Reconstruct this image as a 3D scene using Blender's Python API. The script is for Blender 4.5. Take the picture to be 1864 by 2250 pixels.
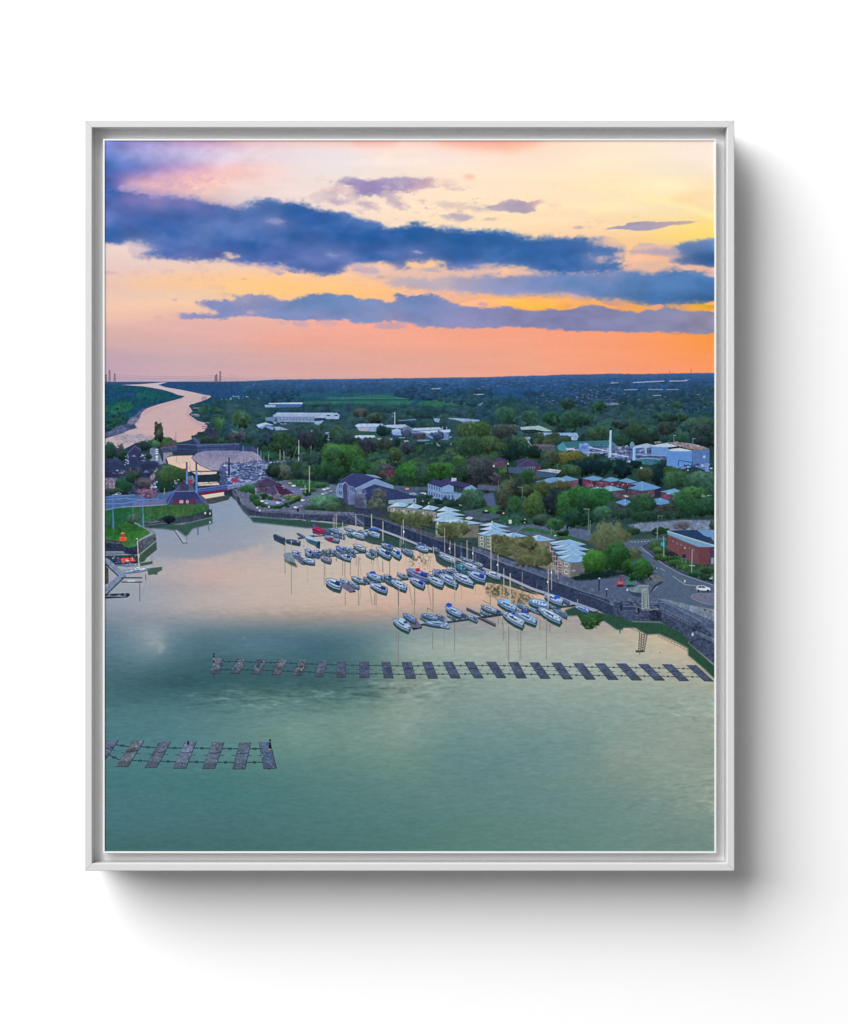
import bpy, bmesh, math
import numpy as np
from mathutils import Vector
# tuned values: ambient, key softbox (elevation, azimuth, distance, size, power), albedos
AMB = 0.20
KEY = (34, 135, 12.0, 11.5, 3280.0)
ALB_WALL, ALB_FRAME, ALB_BACK, ALB_EDGE, INK = 0.94, 0.60, 0.95, 0.75, 0.84

# ------------------------------------------------------------------ units
# one photograph pixel is 0.476 mm on the plane of the frame's front face
S = 0.000476
FCX, FCY = 900.25, 1088.75            # centre of the frame in the photograph
CZ = 1.5                              # its height on the wall
Y_FRONT, Y_CANVAS, Y_FLOOR = -0.070, -0.0675, -0.0510
DIST = 2.2                            # camera to front face

def wx(px, y=Y_FRONT): return (px - FCX)*S*(DIST + (y - Y_FRONT))/DIST
def wz(py, y=Y_FRONT): return CZ - (py - FCY)*S*(DIST + (y - Y_FRONT))/DIST

scene = bpy.context.scene
for o in list(bpy.data.objects): bpy.data.objects.remove(o)

# ------------------------------------------------------------------ camera
cam = bpy.data.cameras.new('camera'); camo = bpy.data.objects.new('camera', cam)
scene.collection.objects.link(camo); scene.camera = camo
camo.location = (0, Y_FRONT - DIST, CZ); camo.rotation_euler = (math.radians(90), 0, 0)
cam.sensor_fit = 'HORIZONTAL'; cam.sensor_width = 36; cam.lens = 36*DIST/(1864*S)
cam.shift_x = (932 - FCX)/1864; cam.shift_y = -(1125 - FCY)/1864
cam.clip_end = 100

# ------------------------------------------------------------------ light
world = bpy.data.worlds.new('World'); scene.world = world; world.use_nodes = True
bg = world.node_tree.nodes['Background']
bg.inputs['Color'].default_value = (1, 1, 1, 1); bg.inputs['Strength'].default_value = AMB
def softbox(name, el, az, dist, size, power):
    """square studio softbox; el = angle off the wall plane, az = direction seen from the front (90 = up, 180 = left)"""
    l = bpy.data.lights.new(name, 'AREA'); l.shape = 'SQUARE'; l.size = size; l.energy = power
    o = bpy.data.objects.new(name, l); scene.collection.objects.link(o)
    e, a = math.radians(el), math.radians(az)
    d = Vector((math.cos(e)*math.cos(a), -math.sin(e), math.cos(e)*math.sin(a)))
    o.location = Vector((0, 0, CZ)) + d*dist
    o.rotation_euler = (-d).to_track_quat('-Z', 'Y').to_euler()
    return o
softbox('softbox', *KEY)
scene.view_settings.view_transform = 'Standard'; scene.view_settings.look = 'None'
scene.view_settings.exposure = 0; scene.view_settings.gamma = 1; scene.view_settings.use_curve_mapping = False
scene.cycles.max_bounces = 6; scene.cycles.diffuse_bounces = 4
scene.cycles.use_denoising = True

# ------------------------------------------------------------------ materials
def material(name, col, rough=0.6, spec=0.2, bump=0.0, bscale=400.0, vary=0.0):
    m = bpy.data.materials.new(name); m.use_nodes = True
    nt = m.node_tree; b = nt.nodes['Principled BSDF']
    b.inputs['Roughness'].default_value = rough; b.inputs['Specular IOR Level'].default_value = spec
    b.inputs['Base Color'].default_value = (*col, 1)
    tc = nt.nodes.new('ShaderNodeTexCoord')
    nz = nt.nodes.new('ShaderNodeTexNoise'); nz.inputs['Scale'].default_value = bscale; nz.inputs['Detail'].default_value = 4
    nt.links.new(tc.outputs['Object'], nz.inputs['Vector'])
    if vary:
        r = nt.nodes.new('ShaderNodeMapRange'); r.inputs['To Min'].default_value = 1 - vary; r.inputs['To Max'].default_value = 1 + vary
        nt.links.new(nz.outputs['Fac'], r.inputs['Value'])
        mx = nt.nodes.new('ShaderNodeVectorMath'); mx.operation = 'SCALE'; mx.inputs[0].default_value = col
        nt.links.new(r.outputs['Result'], mx.inputs['Scale']); nt.links.new(mx.outputs['Vector'], b.inputs['Base Color'])
    if bump:
        bp = nt.nodes.new('ShaderNodeBump'); bp.inputs['Strength'].default_value = bump; bp.inputs['Distance'].default_value = 0.0003
        nt.links.new(nz.outputs['Fac'], bp.inputs['Height']); nt.links.new(bp.outputs['Normal'], b.inputs['Normal'])
    return m

M_WALL = material('white_wall_paint', (ALB_WALL,)*3, .9, .1, .15, 90)
M_FRAME = material('white_lacquered_wood', (ALB_FRAME,)*3, .5, .25, .12, 160, .012)
M_BACK = material('grey_white_backing', (ALB_BACK,)*3, .8, .1, .1, 260, .012)
M_CANVAS = material('primed_white_canvas', (ALB_EDGE,)*3, .8, .1, .2, 900)

def mesh_obj(name, verts, faces, mat, parent=None, smooth=False):
    me = bpy.data.meshes.new(name); me.from_pydata([tuple(v) for v in verts], [], faces); me.update()
    o = bpy.data.objects.new(name, me); scene.collection.objects.link(o); me.materials.append(mat)
    bm = bmesh.new(); bm.from_mesh(me); bmesh.ops.recalc_face_normals(bm, faces=bm.faces); bm.to_mesh(me); bm.free()
    if parent: o.parent = parent; o.matrix_parent_inverse = parent.matrix_world.inverted()
    return o

# ------------------------------------------------------------------ the wall
wall = mesh_obj('wall', [(-4, 0, -1.5), (4, 0, -1.5), (4, 0, 4.5), (-4, 0, 4.5), (-4, .15, -1.5), (4, .15, -1.5), (4, .15, 4.5), (-4, .15, 4.5)],
                [(0, 1, 2, 3), (5, 4, 7, 6), (4, 0, 3, 7), (1, 5, 6, 2), (3, 2, 6, 7), (4, 5, 1, 0)], M_WALL)
wall['kind'] = 'structure'
# ---------------------------------------------------------------- print painter (numpy)
PX0, PY0, PW, PH = 230.0, 308.0, 1341, 1563          # picture area, in print units
TILES = dict(A=(226,800,5.8),B=(500,810,5.8),C=(780,810,5.8),D=(1050,810,5.8),E=(1274,810,5.8),
  F=(226,960,5.8),G=(500,980,5.8),H=(780,980,5.8),I=(1050,980,5.8),J=(1274,980,5.8),
  K=(226,1130,5.8),L=(580,1130,5.8),M=(800,1130,5.8),N=(1040,1150,5.8),O=(1274,1150,5.8),
  P=(840,1260,5.8),Q=(1060,1250,5.8),R=(1274,1300,5.8),
  S1=(226,305,3.8326),S2=(670,305,3.8326),S3=(1120,305,3.8326),
  S4=(226,575,3.8326),S5=(670,575,3.8326),S6=(1120,575,3.8326),
  U1=(440,1420,5.8),U2=(700,1420,5.8),V=(226,1610,4.35),
  W1=(226,1300,2.5816),W2=(900,1300,2.5816),W3=(226,1080,3.6709),Z=(0,0,1.0))
RNG = np.random.default_rng(7)
IMG = np.zeros((PH, PW, 3), np.float32)

def hexc(c):
    if isinstance(c, str):
        return np.array([int(c[i:i+2], 16) for i in (0, 2, 4)], np.float32) / 255
    return np.asarray(c, np.float32)

def pts(s, tile=None):
    """'A 10,20 30,40 B 1,2' -> picture coordinates"""
    out = []
    for w in s.split():
        if ',' in w:
            u, v = w.split(',')
            ox, oy, sc = TILES[tile]
            out.append((ox + float(u)/sc - PX0, oy + float(v)/sc - PY0))
        else:
            tile = w
    return np.array(out, np.float32)

def grid_noise(cx, cy, seed, h=PH, w=PW):
    r = np.random.default_rng(seed)
    gh, gw = int(h/cy) + 3, int(w/cx) + 3
    g = r.random((gh, gw), dtype=np.float32)
    def ax(n, c):
        t = np.arange(n, dtype=np.float32)/c
        i = t.astype(int); f = t - i
        return i, f*f*(3 - 2*f)
    yi, yf = ax(h, cy); xi, xf = ax(w, cx)
    a = g[yi]*(1 - yf[:, None]) + g[yi+1]*yf[:, None]
    return a[:, xi]*(1 - xf) + a[:, xi+1]*xf

def fbm(cx, cy, octv, seed, gain=0.55):
    o = np.zeros((PH, PW), np.float32); amp = 1.0; tot = 0
    for k in range(octv):
        o += amp*(grid_noise(max(cx/2**k, 1.3), max(cy/2**k, 1.3), seed + 31*k) - 0.5); tot += amp; amp *= gain
    o /= tot
    return o/(o.std()*2.2)                       # roughly -1..1

def blur(a, s, sy=None):
    sy = s if sy is None else sy
    def box(a, r, axis):
        r = int(round(r))
        if r < 1: return a
        pad = [(0, 0)]*a.ndim; pad[axis] = (r + 1, r)
        c = np.cumsum(np.pad(a, pad, mode='edge'), axis=axis, dtype=np.float64)
        n = a.shape[axis]
        hi = np.take(c, np.arange(2*r + 1, 2*r + 1 + n), axis=axis)
        lo = np.take(c, np.arange(0, n), axis=axis)
        return ((hi - lo)/(2*r + 1)).astype(np.float32)
    for _ in range(3):
        a = box(a, s*0.95, 1); a = box(a, sy*0.95, 0)
    return a

def smooth(e0, e1, x):
    t = np.clip((x - e0)/(e1 - e0), 0, 1)
    return t*t*(3 - 2*t)

def wnoise(sigs, seed):
    r = np.random.default_rng(seed); o = 0
    for i, (s_, w_) in enumerate(sigs):
        g = blur(r.normal(0, 1, (PH, PW)).astype(np.float32), s_); o = o + w_*g/g.std()
    return (o/o.std()/2.2).astype(np.float32)
NF = wnoise([(0, .35), (1, 1), (2.2, .45)], 11); NM = wnoise([(1, .45), (2.2, .7), (4.2, 1)], 12); NL = fbm(22, 18, 3, 13); NX = fbm(70, 40, 3, 14)

def pmask(p, ss=3, pad=0):
    x0 = max(int(np.floor(p[:, 0].min())) - pad, 0); x1 = min(int(np.ceil(p[:, 0].max())) + 1 + pad, PW)
    y0 = max(int(np.floor(p[:, 1].min())) - pad, 0); y1 = min(int(np.ceil(p[:, 1].max())) + 1 + pad, PH)
    if x1 <= x0 or y1 <= y0: return None
    xs = (np.arange((x1-x0)*ss) + 0.5)/ss + x0
    ys = (np.arange((y1-y0)*ss) + 0.5)/ss + y0
    ins = np.zeros((len(ys), len(xs)), bool)
    q = np.roll(p, -1, 0)
    for (ax, ay), (bx, by) in zip(p, q):
        if ay == by: continue
        rows = np.nonzero((ys >= min(ay, by)) & (ys < max(ay, by)))[0]
        if len(rows) == 0: continue
        xc = ax + (ys[rows] - ay)*(bx - ax)/(by - ay)
        ins[rows] ^= xs[None, :] < xc[:, None]
    m = ins.reshape(y1-y0, ss, x1-x0, ss).mean((1, 3)).astype(np.float32)
    return slice(y0, y1), slice(x0, x1), m

def put(sy, sx, m, col):
    IMG[sy, sx] += (col - IMG[sy, sx])*m[..., None]

def poly(s, col, a=1.0, tex=0.0, soft=0, rough=0.0, n=None, grad=None, texn=None):
    """filled shape; soft = feather, rough = noisy outline, tex = tonal grain, grad = second colour at the bottom"""
    p = pts(s) if isinstance(s, str) else s
    big = (np.ptp(p[:, 0])*np.ptp(p[:, 1])) > 60000
    r = pmask(p, 1 if (big and soft) else 3, pad=int(2*soft + 2) if soft else 0)
    if r is None: return
    sy, sx, m = r
    if soft:
        m = blur(m, soft)
        if rough:
            nn = (NM if n is None else n)[sy, sx]
            m = smooth(0.5 - 0.22, 0.5 + 0.22, m + rough*nn*np.clip(4*m*(1 - m) + 0.15, 0, 1))
    c = hexc(col)
    if grad is not None:
        yy = (np.arange(sy.start, sy.stop) - p[:, 1].min())/max(np.ptp(p[:, 1]), 1)
        t = np.clip(yy, 0, 1)[:, None, None].astype(np.float32)
        c = c*(1 - t) + hexc(grad)*t
    if tex:
        c = c*(1 + tex*(NF if texn is None else texn)[sy, sx][..., None])
    put(sy, sx, m*a, c)

def line(s, col, w=1.0, a=1.0, soft=0.5):
    p = pts(s) if isinstance(s, str) else s
    c = hexc(col)
    for (ax, ay), (bx, by) in zip(p[:-1], p[1:]):
        k = w/2 + 1.5
        x0 = max(int(min(ax, bx) - k), 0); x1 = min(int(max(ax, bx) + k) + 2, PW)
        y0 = max(int(min(ay, by) - k), 0); y1 = min(int(max(ay, by) + k) + 2, PH)
        if x1 <= x0 or y1 <= y0: continue
        X, Y = np.meshgrid(np.arange(x0, x1) + 0.5, np.arange(y0, y1) + 0.5)
        dx, dy = bx - ax, by - ay
        t = np.clip(((X-ax)*dx + (Y-ay)*dy)/max(dx*dx + dy*dy, 1e-6), 0, 1)
        d = np.hypot(X - ax - t*dx, Y - ay - t*dy)
        m = np.clip(max(w, 1)/2 + soft - d, 0, 1)*min(w, 1)*a
        put(slice(y0, y1), slice(x0, x1), m.astype(np.float32), c)

def blob(x, y, rx, ry, col, a=1.0, soft=0.35):
    """soft ellipse at picture coordinates"""
    k = 1 + soft
    x0 = max(int(x - rx*k - 1), 0); x1 = min(int(x + rx*k + 2), PW)
    y0 = max(int(y - ry*k - 1), 0); y1 = min(int(y + ry*k + 2), PH)
    if x1 <= x0 or y1 <= y0: return
    X, Y = np.meshgrid((np.arange(x0, x1) + 0.5 - x)/rx, (np.arange(y0, y1) + 0.5 - y)/ry)
    m = smooth(1 + soft, max(1 - soft, 0), np.hypot(X, Y))*a
    put(slice(y0, y1), slice(x0, x1), m.astype(np.float32), hexc(col))

def tp(tile, u, v):
    ox, oy, sc = TILES[tile]
    return ox + u/sc - PX0, oy + v/sc - PY0

def tree_xy(x, y, rx, ry, col, light=0.42, tex=0.3, thin=0.0, a=1.0):
    """crown: ragged outline, many small lit clumps over a dark interior"""
    c = hexc(col)
    g = c.mean(); c = (c*.89 + g*.11)*.90                      # evening light: muted greens
    x0 = max(int(x - rx*1.35), 0); x1 = min(int(x + rx*1.35) + 2, PW)
    y0 = max(int(y - ry*1.35), 0); y1 = min(int(y + ry*1.35) + 2, PH)
    if x1 <= x0 or y1 <= y0: return
    X, Y = np.meshgrid((np.arange(x0, x1) + 0.5 - x)/rx, (np.arange(y0, y1) + 0.5 - y)/ry)
    S = (slice(y0, y1), slice(x0, x1))
    d = np.hypot(X, Y)
    nb = NM if rx > 9 else NF
    edge = .10 if rx > 9 else .22
    m = smooth(1.07 + edge*.4, 0.84 - edge*.5, d + 0.20*nb[S] + 0.16*NF[S])
    if thin: m = m*smooth(-0.6, 0.5, NF[S] - thin*d + (1 - d)*1.2)
    big = NL[S] if rx > 25 else NM[S]
    rim = smooth(.45, .95, d)*np.clip(-Y, 0, 1)*.22 - smooth(.5, 1, d)*np.clip(Y, 0, 1)*.12
    sh = 1 + 1.1*light*(-Y*0.62 - X*0.10 - 0.12 + rim) + tex*(.42*NF[S] + 0.16*big + .22*NM[S])
    sh = np.clip(sh, 0.42, 1.65)
    cc = c*sh[..., None]
    cc = cc + np.clip(sh - 1, 0, 1)[..., None]*np.array([0.05, 0.055, 0.01], np.float32)
    put(S[0], S[1], (m*a).astype(np.float32), cc)

def tree(tile, u, v, ru, rv, col, **k):
    sc = TILES[tile][2]; x, y = tp(tile, u, v)
    tree_xy(x, y, 1.1*ru/sc, 1.1*rv/sc, col, **k)

def field(rows, y0, y1, sm=10):
    """colour field from rows [(y, [(x, hex), ...])] in photo units, smoothed"""
    xs = np.arange(PW) + PX0
    ys = np.array([r[0] for r in rows], np.float32)
    L = []
    for y, kn in rows:
        kx = [k[0] for k in kn]; kc = np.array([hexc(k[1]) for k in kn])
        L.append(np.stack([np.interp(xs, kx, kc[:, i]) for i in range(3)], 1))
    L = np.array(L, np.float32)
    yy = np.arange(y0, y1)
    idx = np.clip(np.searchsorted(ys, yy, side='right') - 1, 0, len(ys) - 2)
    t = np.clip((yy - ys[idx])/(ys[idx+1] - ys[idx]), 0, 1)[:, None, None]
    f = (L[idx]*(1 - t) + L[idx+1]*t).astype(np.float32)
    return blur(f, sm*1.6, sm)

def idw(cps, sy, sx, pw=2.2, step=4):
    """inverse-distance colour field from 'tile u v hex' control points"""
    P, C = [], []
    for t, u, v, c in cps:
        P.append(tp(t, u, v)); C.append(hexc(c))
    P = np.array(P, np.float32); C = np.array(C, np.float32)
    xs = np.arange(sx.start, sx.stop + step, step); ys = np.arange(sy.start, sy.stop + step, step)
    X, Y = np.meshgrid(xs, ys)
    w = 1/(((X[..., None] - P[:, 0])/2.0)**2 + (Y[..., None] - P[:, 1])**2 + 60)**(pw/2)
    f = (w @ C)/w.sum(-1, keepdims=True)
    f = np.repeat(np.repeat(f, step, 0), step, 1)[:sy.stop - sy.start, :sx.stop - sx.start].astype(np.float32)
    return blur(f, step)

def cloud(s, cps, soft=7, rough=0.5, a=1.0, tone=0.05, wid=0.42, crisp=0.0, halo=None, mott=0.0):
    p = pts(s)
    p[:, 0] = np.where(p[:, 0] > PW - 3, PW + 60, np.where(p[:, 0] < 3, -60, p[:, 0]))
    sy, sx, m = pmask(p, 1, pad=int(5*soft) + 8)
    m0 = m
    nn = 0.8*CLN[sy, sx] + 0.55*CLF[sy, sx]
    f = idw(cps, sy, sx); g = f.mean(-1, keepdims=True); dk = smooth(.75, .35, g)
    f = (g + (f - g)*(1 - .03*dk))*(1 - .015*dk)
    f = f*(1 + tone*CLT[sy, sx][..., None] + 0.5*tone*CLN[sy, sx][..., None])
    if mott:
        k = mott*np.clip(0.6*CLN[sy, sx] + 0.7*CLT[sy, sx], 0, 1)[..., None]
        f = f + (hexc('8d97c6') - f)*k
        k = mott*np.clip(-0.6*CLN[sy, sx] - 0.5*CLT[sy, sx], 0, 1)[..., None]
        f = f*(1 - 0.25*k)
    if halo is not None:
        h = blur(m0, soft*3.2, soft*1.5)
        h = smooth(0.12, 0.85, h + 0.55*rough*nn*np.clip(4.2*h*(1 - h), 0, 1))
        put(sy, sx, h*a*0.75, 0.55*hexc(halo) + 0.45*f)
    m = blur(m, soft*2.4, soft*0.95)
    env = np.clip(4.2*m*(1 - m), 0, 1)
    m = smooth(0.5 - wid, 0.5 + wid, m + rough*nn*env)
    if crisp: m = m*(1 - crisp) + crisp*blur(m0, 1.2)
    put(sy, sx, m*a, f)

def anoise(sigs, seed):
    r = np.random.default_rng(seed); o = 0
    for sx_, sy_, w_ in sigs:
        g = blur(r.normal(0, 1, (PH, PW)).astype(np.float32), sx_, sy_); o = o + w_*g/g.std()
    return (o/o.std()/2.2).astype(np.float32)
CLN = anoise([(22, 9, 1), (10, 5, .8), (5, 3, .5)], 21); CLF = anoise([(4, 2.4, 1), (2, 1.4, .7), (1, 1, .35)], 23); CLT = anoise([(60, 13, 1), (25, 8, .5)], 22)
def kn(s):
    return [(float(w.split(':')[0]), w.split(':')[1]) for w in s.split()]

def paint_sky():
    rows = [
     (308, '230:6a74c0 300:9089c6 400:b59bca 470:cfa2c6 560:e7bcc4 660:f0c4be 750:f3c3b8 850:f8d4c8 960:f7c9b8 1120:f9bda0 1200:fcd9bf 1350:fde5cf 1571:fde8dc'),
     (330, '230:6f84ca 270:9096cf 330:b0a8d6 400:c2b6da 480:d6c4da 560:e6d3db 660:e9dcdf 750:ece0e0 850:fbe2d6 950:fbe3d8 1120:fcd6bd 1200:fde2cc 1350:feeacf 1571:fdeadb'),
     (348, '230:5f7fca 270:7a8ccd 330:9a9dd3 400:bcb4dc 450:d0c4de 560:e9d3da 660:e9dde0 750:eae0e1 850:fae6da 950:f6e3dc 1120:fde3d0 1350:feeacc 1571:fdeadb'),
     (365, '230:3f6dbb 270:5f79c0 300:6577bf 340:9588c4 400:b597c4 450:cda0bd 480:e3c3cc 560:f3cdc9 660:ecdcdc 750:ece2e0 950:fae3d5 1150:fde4cc 1350:feeac9 1571:fde9d6'),
     (383, '230:4a6ab6 270:7b76ba 330:b393c0 390:dbaabd 440:ecb9b9 500:f2c6c1 560:f5cbc5 660:eedcd9 750:eee1dc 950:fbe4d0 1150:fee6c9 1350:fee9c4 1571:fde8ce'),
     (402, '230:4463b0 262:7e72b5 280:c9a3bd 330:e5b6ba 370:d4abb4 420:efbfb6 470:f4c3b9 520:efd2cc 660:efdcd7 750:f0ded6 950:fbe1cb 1150:fee7c6 1350:fee9bd 1480:fef0c4 1571:fde2b9'),
     (425, '230:345fac 262:5e68b0 285:9f86b8 330:c5a0b8 380:ddb3b8 440:eac6bd 520:ead3cf 620:eed9d6 750:f4ddcf 950:fbe2c8 1150:fee5c5 1350:fee9c0 1480:fee9bc 1571:fddfb4'),
     (460, '230:345fac 300:6a6cb0 420:8a84b8 560:e8d3cf 660:f0dcd4 750:f6dfce 950:fde4c4 1150:fee4bd 1350:fee4bc 1480:fee4b6 1571:fde0aa'),
     (500, '230:4a66b0 700:f3dccc 950:fde2c0 1150:fddcb5 1300:fddab0 1420:feda9e 1500:fedf96 1571:fee084'),
     (528, '230:e8d1cc 700:f3dccc 950:fde2c0 1150:fdd5ac 1300:f7caa4 1450:fbd08c 1571:fcd67c'),
     (560, '230:e7d0c6 400:e9ccc0 600:eccbbd 900:fbcba0 1150:fbcba0 1350:fdc79f 1571:f4b8a0'),
     (590, '230:e3c4c0 330:e6c6bd 450:ecc8b3 600:f3c8ab 750:f6c6a8 900:fbc79c 1150:fbc49b 1571:f4b8a0'),
     (605, '230:e8c5b8 330:f0c7aa 450:f6c79c 600:fac794 750:f8c79c 900:f6c3a2 1150:f2bca2 1571:f4b8a0'),
     (622, '230:e8c1b2 330:f5c5a0 450:fdc895 600:fec885 750:fdc68a 850:fbc193 900:f1bfa5 1000:e3b9ab 1150:e0b2a8 1571:f4b8a0'),
     (645, '230:e5c3b4 330:e6c5ae 450:eac7ac 520:f6c994 600:fdc985 750:fdc47c 850:fdc080 900:f8bd92 1000:efb7a0 1150:fbb878 1571:fbb060'),
     (672, '230:f0c5ab 330:efc6a9 420:f5c7a2 500:efc6b0 600:ecc0aa 900:f0b89c 1150:fbb060 1571:fbb060'),
     (695, '230:ebc1ad 330:e8bcaa 400:e3b6a9 600:e6b1a6 750:efab9c 1150:f6a589 1571:fd9645'),
     (715, '230:ddb2ac 400:dfb0a9 600:e6ada1 750:f3a996 950:f4a68e 1150:f6a285 1350:fb9f78 1460:fc9b62 1571:fd9442'),
     (750, '230:cfaba8 400:d8aca8 520:e2aba4 600:eba796 750:eda895 950:f2a68c 1150:f5a487 1350:fb9f76 1460:fd9d62 1571:fd9744'),
     (785, '230:bfa2b0 400:c5a8ac 600:d4a8a6 750:dea79c 950:e6a796 1150:eea689 1350:fa9f78 1571:fb9a5c'),
     (815, '230:bda1b1 400:c4a5ad 600:d1a6a6 750:dba79e 950:e2a596 1150:eda48b 1350:f79f7c 1571:fd9a66'),
     (838, '230:caa6b0 400:d0abb0 600:dcadA9 750:e4aca0 950:eaa997 1150:f2a78d 1350:f9a07e 1571:fd9a68'),
    ]
    rows = [(y, kn(s)) for y, s in rows]
    f = field(rows, 308, 852, 5)
    wisp = fbm(160, 16, 4, 41, 0.5)[:f.shape[0]]
    IMG[:f.shape[0]] = f*(1 + 0.012*wisp[..., None])
    # top-left purples get finer structure
    S = slice(0, 190), slice(0, 420)
    k = np.clip(1 - np.arange(420)/420, 0, 1)[None, :]*np.clip(1 - np.arange(190)/190, 0, 1)[:, None]
    IMG[S] *= (1 + 0.10*(k**0.7*CLN[S]))[..., None]
    # red blush along the top edge, streaks of light
    def streak(s, c, a, soft): poly(s, c, a, soft=soft)
    streak('S2 380,5 800,5 760,45 560,60 420,45', 'f6b3a6', .75, 6)
    streak('S2 1060,0 1740,0 1740,75 1500,70 1200,45', 'f8b099', .8, 7)
    streak('S3 0,0 330,0 180,50 0,80', 'fab596', .8, 8)
    streak('S1 520,5 860,5 780,50 620,45', 'c99bc4', .6, 6)
    streak('S1 1000,5 1340,5 1300,30 1100,40', 'efb6b0', .6, 5)
    streak('S1 1020,240 1190,215 1200,260 1080,310 1020,300', 'f5c0b6', .6, 6)
    streak('S2 580,195 640,150 820,110 700,150', 'fdf0dc', .8, 3)
    streak('S2 880,190 1050,150 1050,200 950,210', 'feeed6', .7, 5)
    streak('S2 1320,315 1390,290 1450,320 1400,340', 'f7bfa4', .9, 3)
    streak('S2 1100,360 1210,340 1215,390 1150,410', 'fbd0bd', .8, 4)
    streak('S3 560,190 800,120 780,180 640,260', 'fef0cf', .6, 8)
    streak('S3 1040,390 1340,360 1500,400 1530,440 1300,430', 'fef2c6', .8, 6)
    streak('S3 1350,470 1700,440 1720,500 1500,530 1380,510', 'fdd9a4', .7, 7)
    streak('S3 960,470 1180,480 1500,550 1725,630 1725,690 1560,610 1300,540 1050,500', 'fef0ac', .85, 4)
    streak('S3 620,620 800,560 1000,525 980,560 760,620', 'feefb2', .8, 5)
    streak('S3 1100,790 1400,755 1725,700 1725,840 1500,850 1250,830', 'fede70', .5, 9)
    streak('S3 1320,500 1560,505 1600,520 1420,535', 'fdd7a0', .5, 3)
    wc = lambda s, c, a=.9, soft=3, rough=.55: cloud(s, [('S2', 600, 400, c)], soft*1.3, rough*.9, a, .04, wid=.5, halo=c)
    # small clouds above the bank
    cloud('S2 230,350 350,330 450,340 600,345 740,325 900,345 1080,325 1105,350 1050,390 950,430 800,440 700,440 640,475 480,475 400,450 440,410 330,385 240,390',
          [('S2',250,360,'c9b2c4'),('S2',380,350,'9689bb'),('S2',600,390,'9a8dbd'),('S2',850,370,'9488b9'),('S2',1000,360,'b09ab8'),('S2',1090,350,'f3c0ac'),('S2',500,460,'9b8dbb'),('S2',950,430,'f0c3b4')], 4.2, .5, wid=.5, halo='d9c3c6', mott=.3)
    wc('S2 150,420 300,390 440,430 350,460 220,450', 'dfc3c3', .8)
    wc('S2 180,530 250,500 400,510 380,540 250,555', 'c3aec0')
    wc('S2 420,535 520,500 600,560 670,605 560,600', 'c8b3bd')
    wc('S2 690,490 780,480 850,550 870,610 780,595 700,530', 'c8b4bc')
    wc('S2 960,500 1020,510 1010,540 970,535', 'dcb9b4', .8, 2)
    wc('S2 1060,625 1200,630 1400,650 1390,675 1150,665', 'b5a8b6')
    wc('S2 1090,510 1250,520 1350,560 1560,560 1620,600 1400,600 1100,590', 'ddc6bf', .7, 4)
    wc('S2 720,675 780,655 850,680', 'bfaeb8', .8, 1.6)
    wc('S2 1480,680 1600,655 1640,670 1560,690', 'cdb8b4', .7, 2)
    cloud('S2 1500,575 1620,560 1700,530 S3 0,510 120,520 180,530 220,500 300,520 220,560 190,620 130,635 0,610 S2 1680,595 1600,590',
          [('S2',1600,570,'b5a8b9'),('S3',100,550,'a89db5'),('S3',150,610,'b8a9bc'),('S3',250,520,'eebfaf')], 2.6, .6)
    wc('S3 350,580 380,530 420,540 400,600', 'fbd0b0', .8, 3)
    cloud('S3 790,765 880,732 960,728 1010,705 1130,694 1300,697 1610,687 1500,716 1350,724 1180,768 1080,772 950,757',
          [('S3',850,750,'b5a6b6'),('S3',1000,720,'a39bba'),('S3',1150,740,'aa9fb6'),('S3',1300,715,'bcaab2'),('S3',1550,695,'d3b8a6')], 1.6, .5)
    wc('S3 500,738 560,735 640,738 770,725 640,752 550,762', 'c0adb5', .9, 1.6)
    wc('S3 1020,655 1060,645 1110,652 1050,662', 'e8c39c', .8, 1.3)
    # right-hand blue cloud
    cloud('S3 960,930 1100,940 1250,915 1380,930 1390,895 1440,868 1540,875 1560,850 1725,842 1725,1073 1650,1066 1500,1050 1350,1030 1420,990 1500,1000 1510,972 1380,975 1100,978 1000,955',
          [('S3',1050,950,'b9a7b5'),('S3',1250,945,'a09cba'),('S3',1380,950,'8d94bd'),('S3',1450,900,'5d82ba'),('S3',1600,880,'6d8dbd'),('S3',1600,980,'3f72b2'),('S3',1700,1000,'3c70b2'),('S3',1450,1030,'6a86bc')], 4.2, .35, wid=.46, halo='c9aeb4', mott=.25)
    wc('S3 1050,880 1180,870 1280,880 1200,900 1100,895', 'd3b3b0', .8, 2)
    def wisps(s, c, a, lo=.15, hi=1.0, soft=14):
        p = pts(s); sy, sx, m = pmask(p, 1, pad=30); m = blur(m, soft*1.6, soft)
        n_ = .8*CLN[sy, sx] + .45*CLF[sy, sx]
        put(sy, sx, m*smooth(lo, hi, n_)*a, hexc(c))
    wisps('S2 60,360 1100,330 1400,480 1740,480 1740,640 1000,690 500,640 60,560', 'c9b5bf', .7)
    wisps('S2 600,430 1500,480 S3 300,560 S2 1300,660 700,620', 'c3b0b6', .6)
    wisps('S1 850,400 1740,420 1740,540 1250,520 900,500', 'd3c3cc', .7)
    wisps('S1 100,330 700,300 1100,260 1000,440 500,460 150,420', 'c39cb4', .5)
    wisps('S1 60,20 500,20 900,60 700,150 200,170 60,160', '8a8fcb', .5)
    wisps('S4 30,0 900,20 1740,60 1740,130 900,110 30,130', 'cfb0b0', .6)
    wisps('S4 500,230 1100,240 1500,260 1500,320 900,330 500,330', 'c3a9ae', .6)
    wisps('S5 300,20 1740,60 1740,140 700,170 300,130', 'c9adb0', .7)
    wisps('S5 1000,230 1740,250 1740,380 1300,370', 'd0a4a0', .6)
    wisps('S3 200,700 900,700 1300,800 900,850 200,800', 'e3c0b0', .5)
    # lilac veil over and round the bank
    veil = lambda s, c, a, soft=9: poly(s, c, a, soft=soft, rough=.35, n=CLN)
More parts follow.
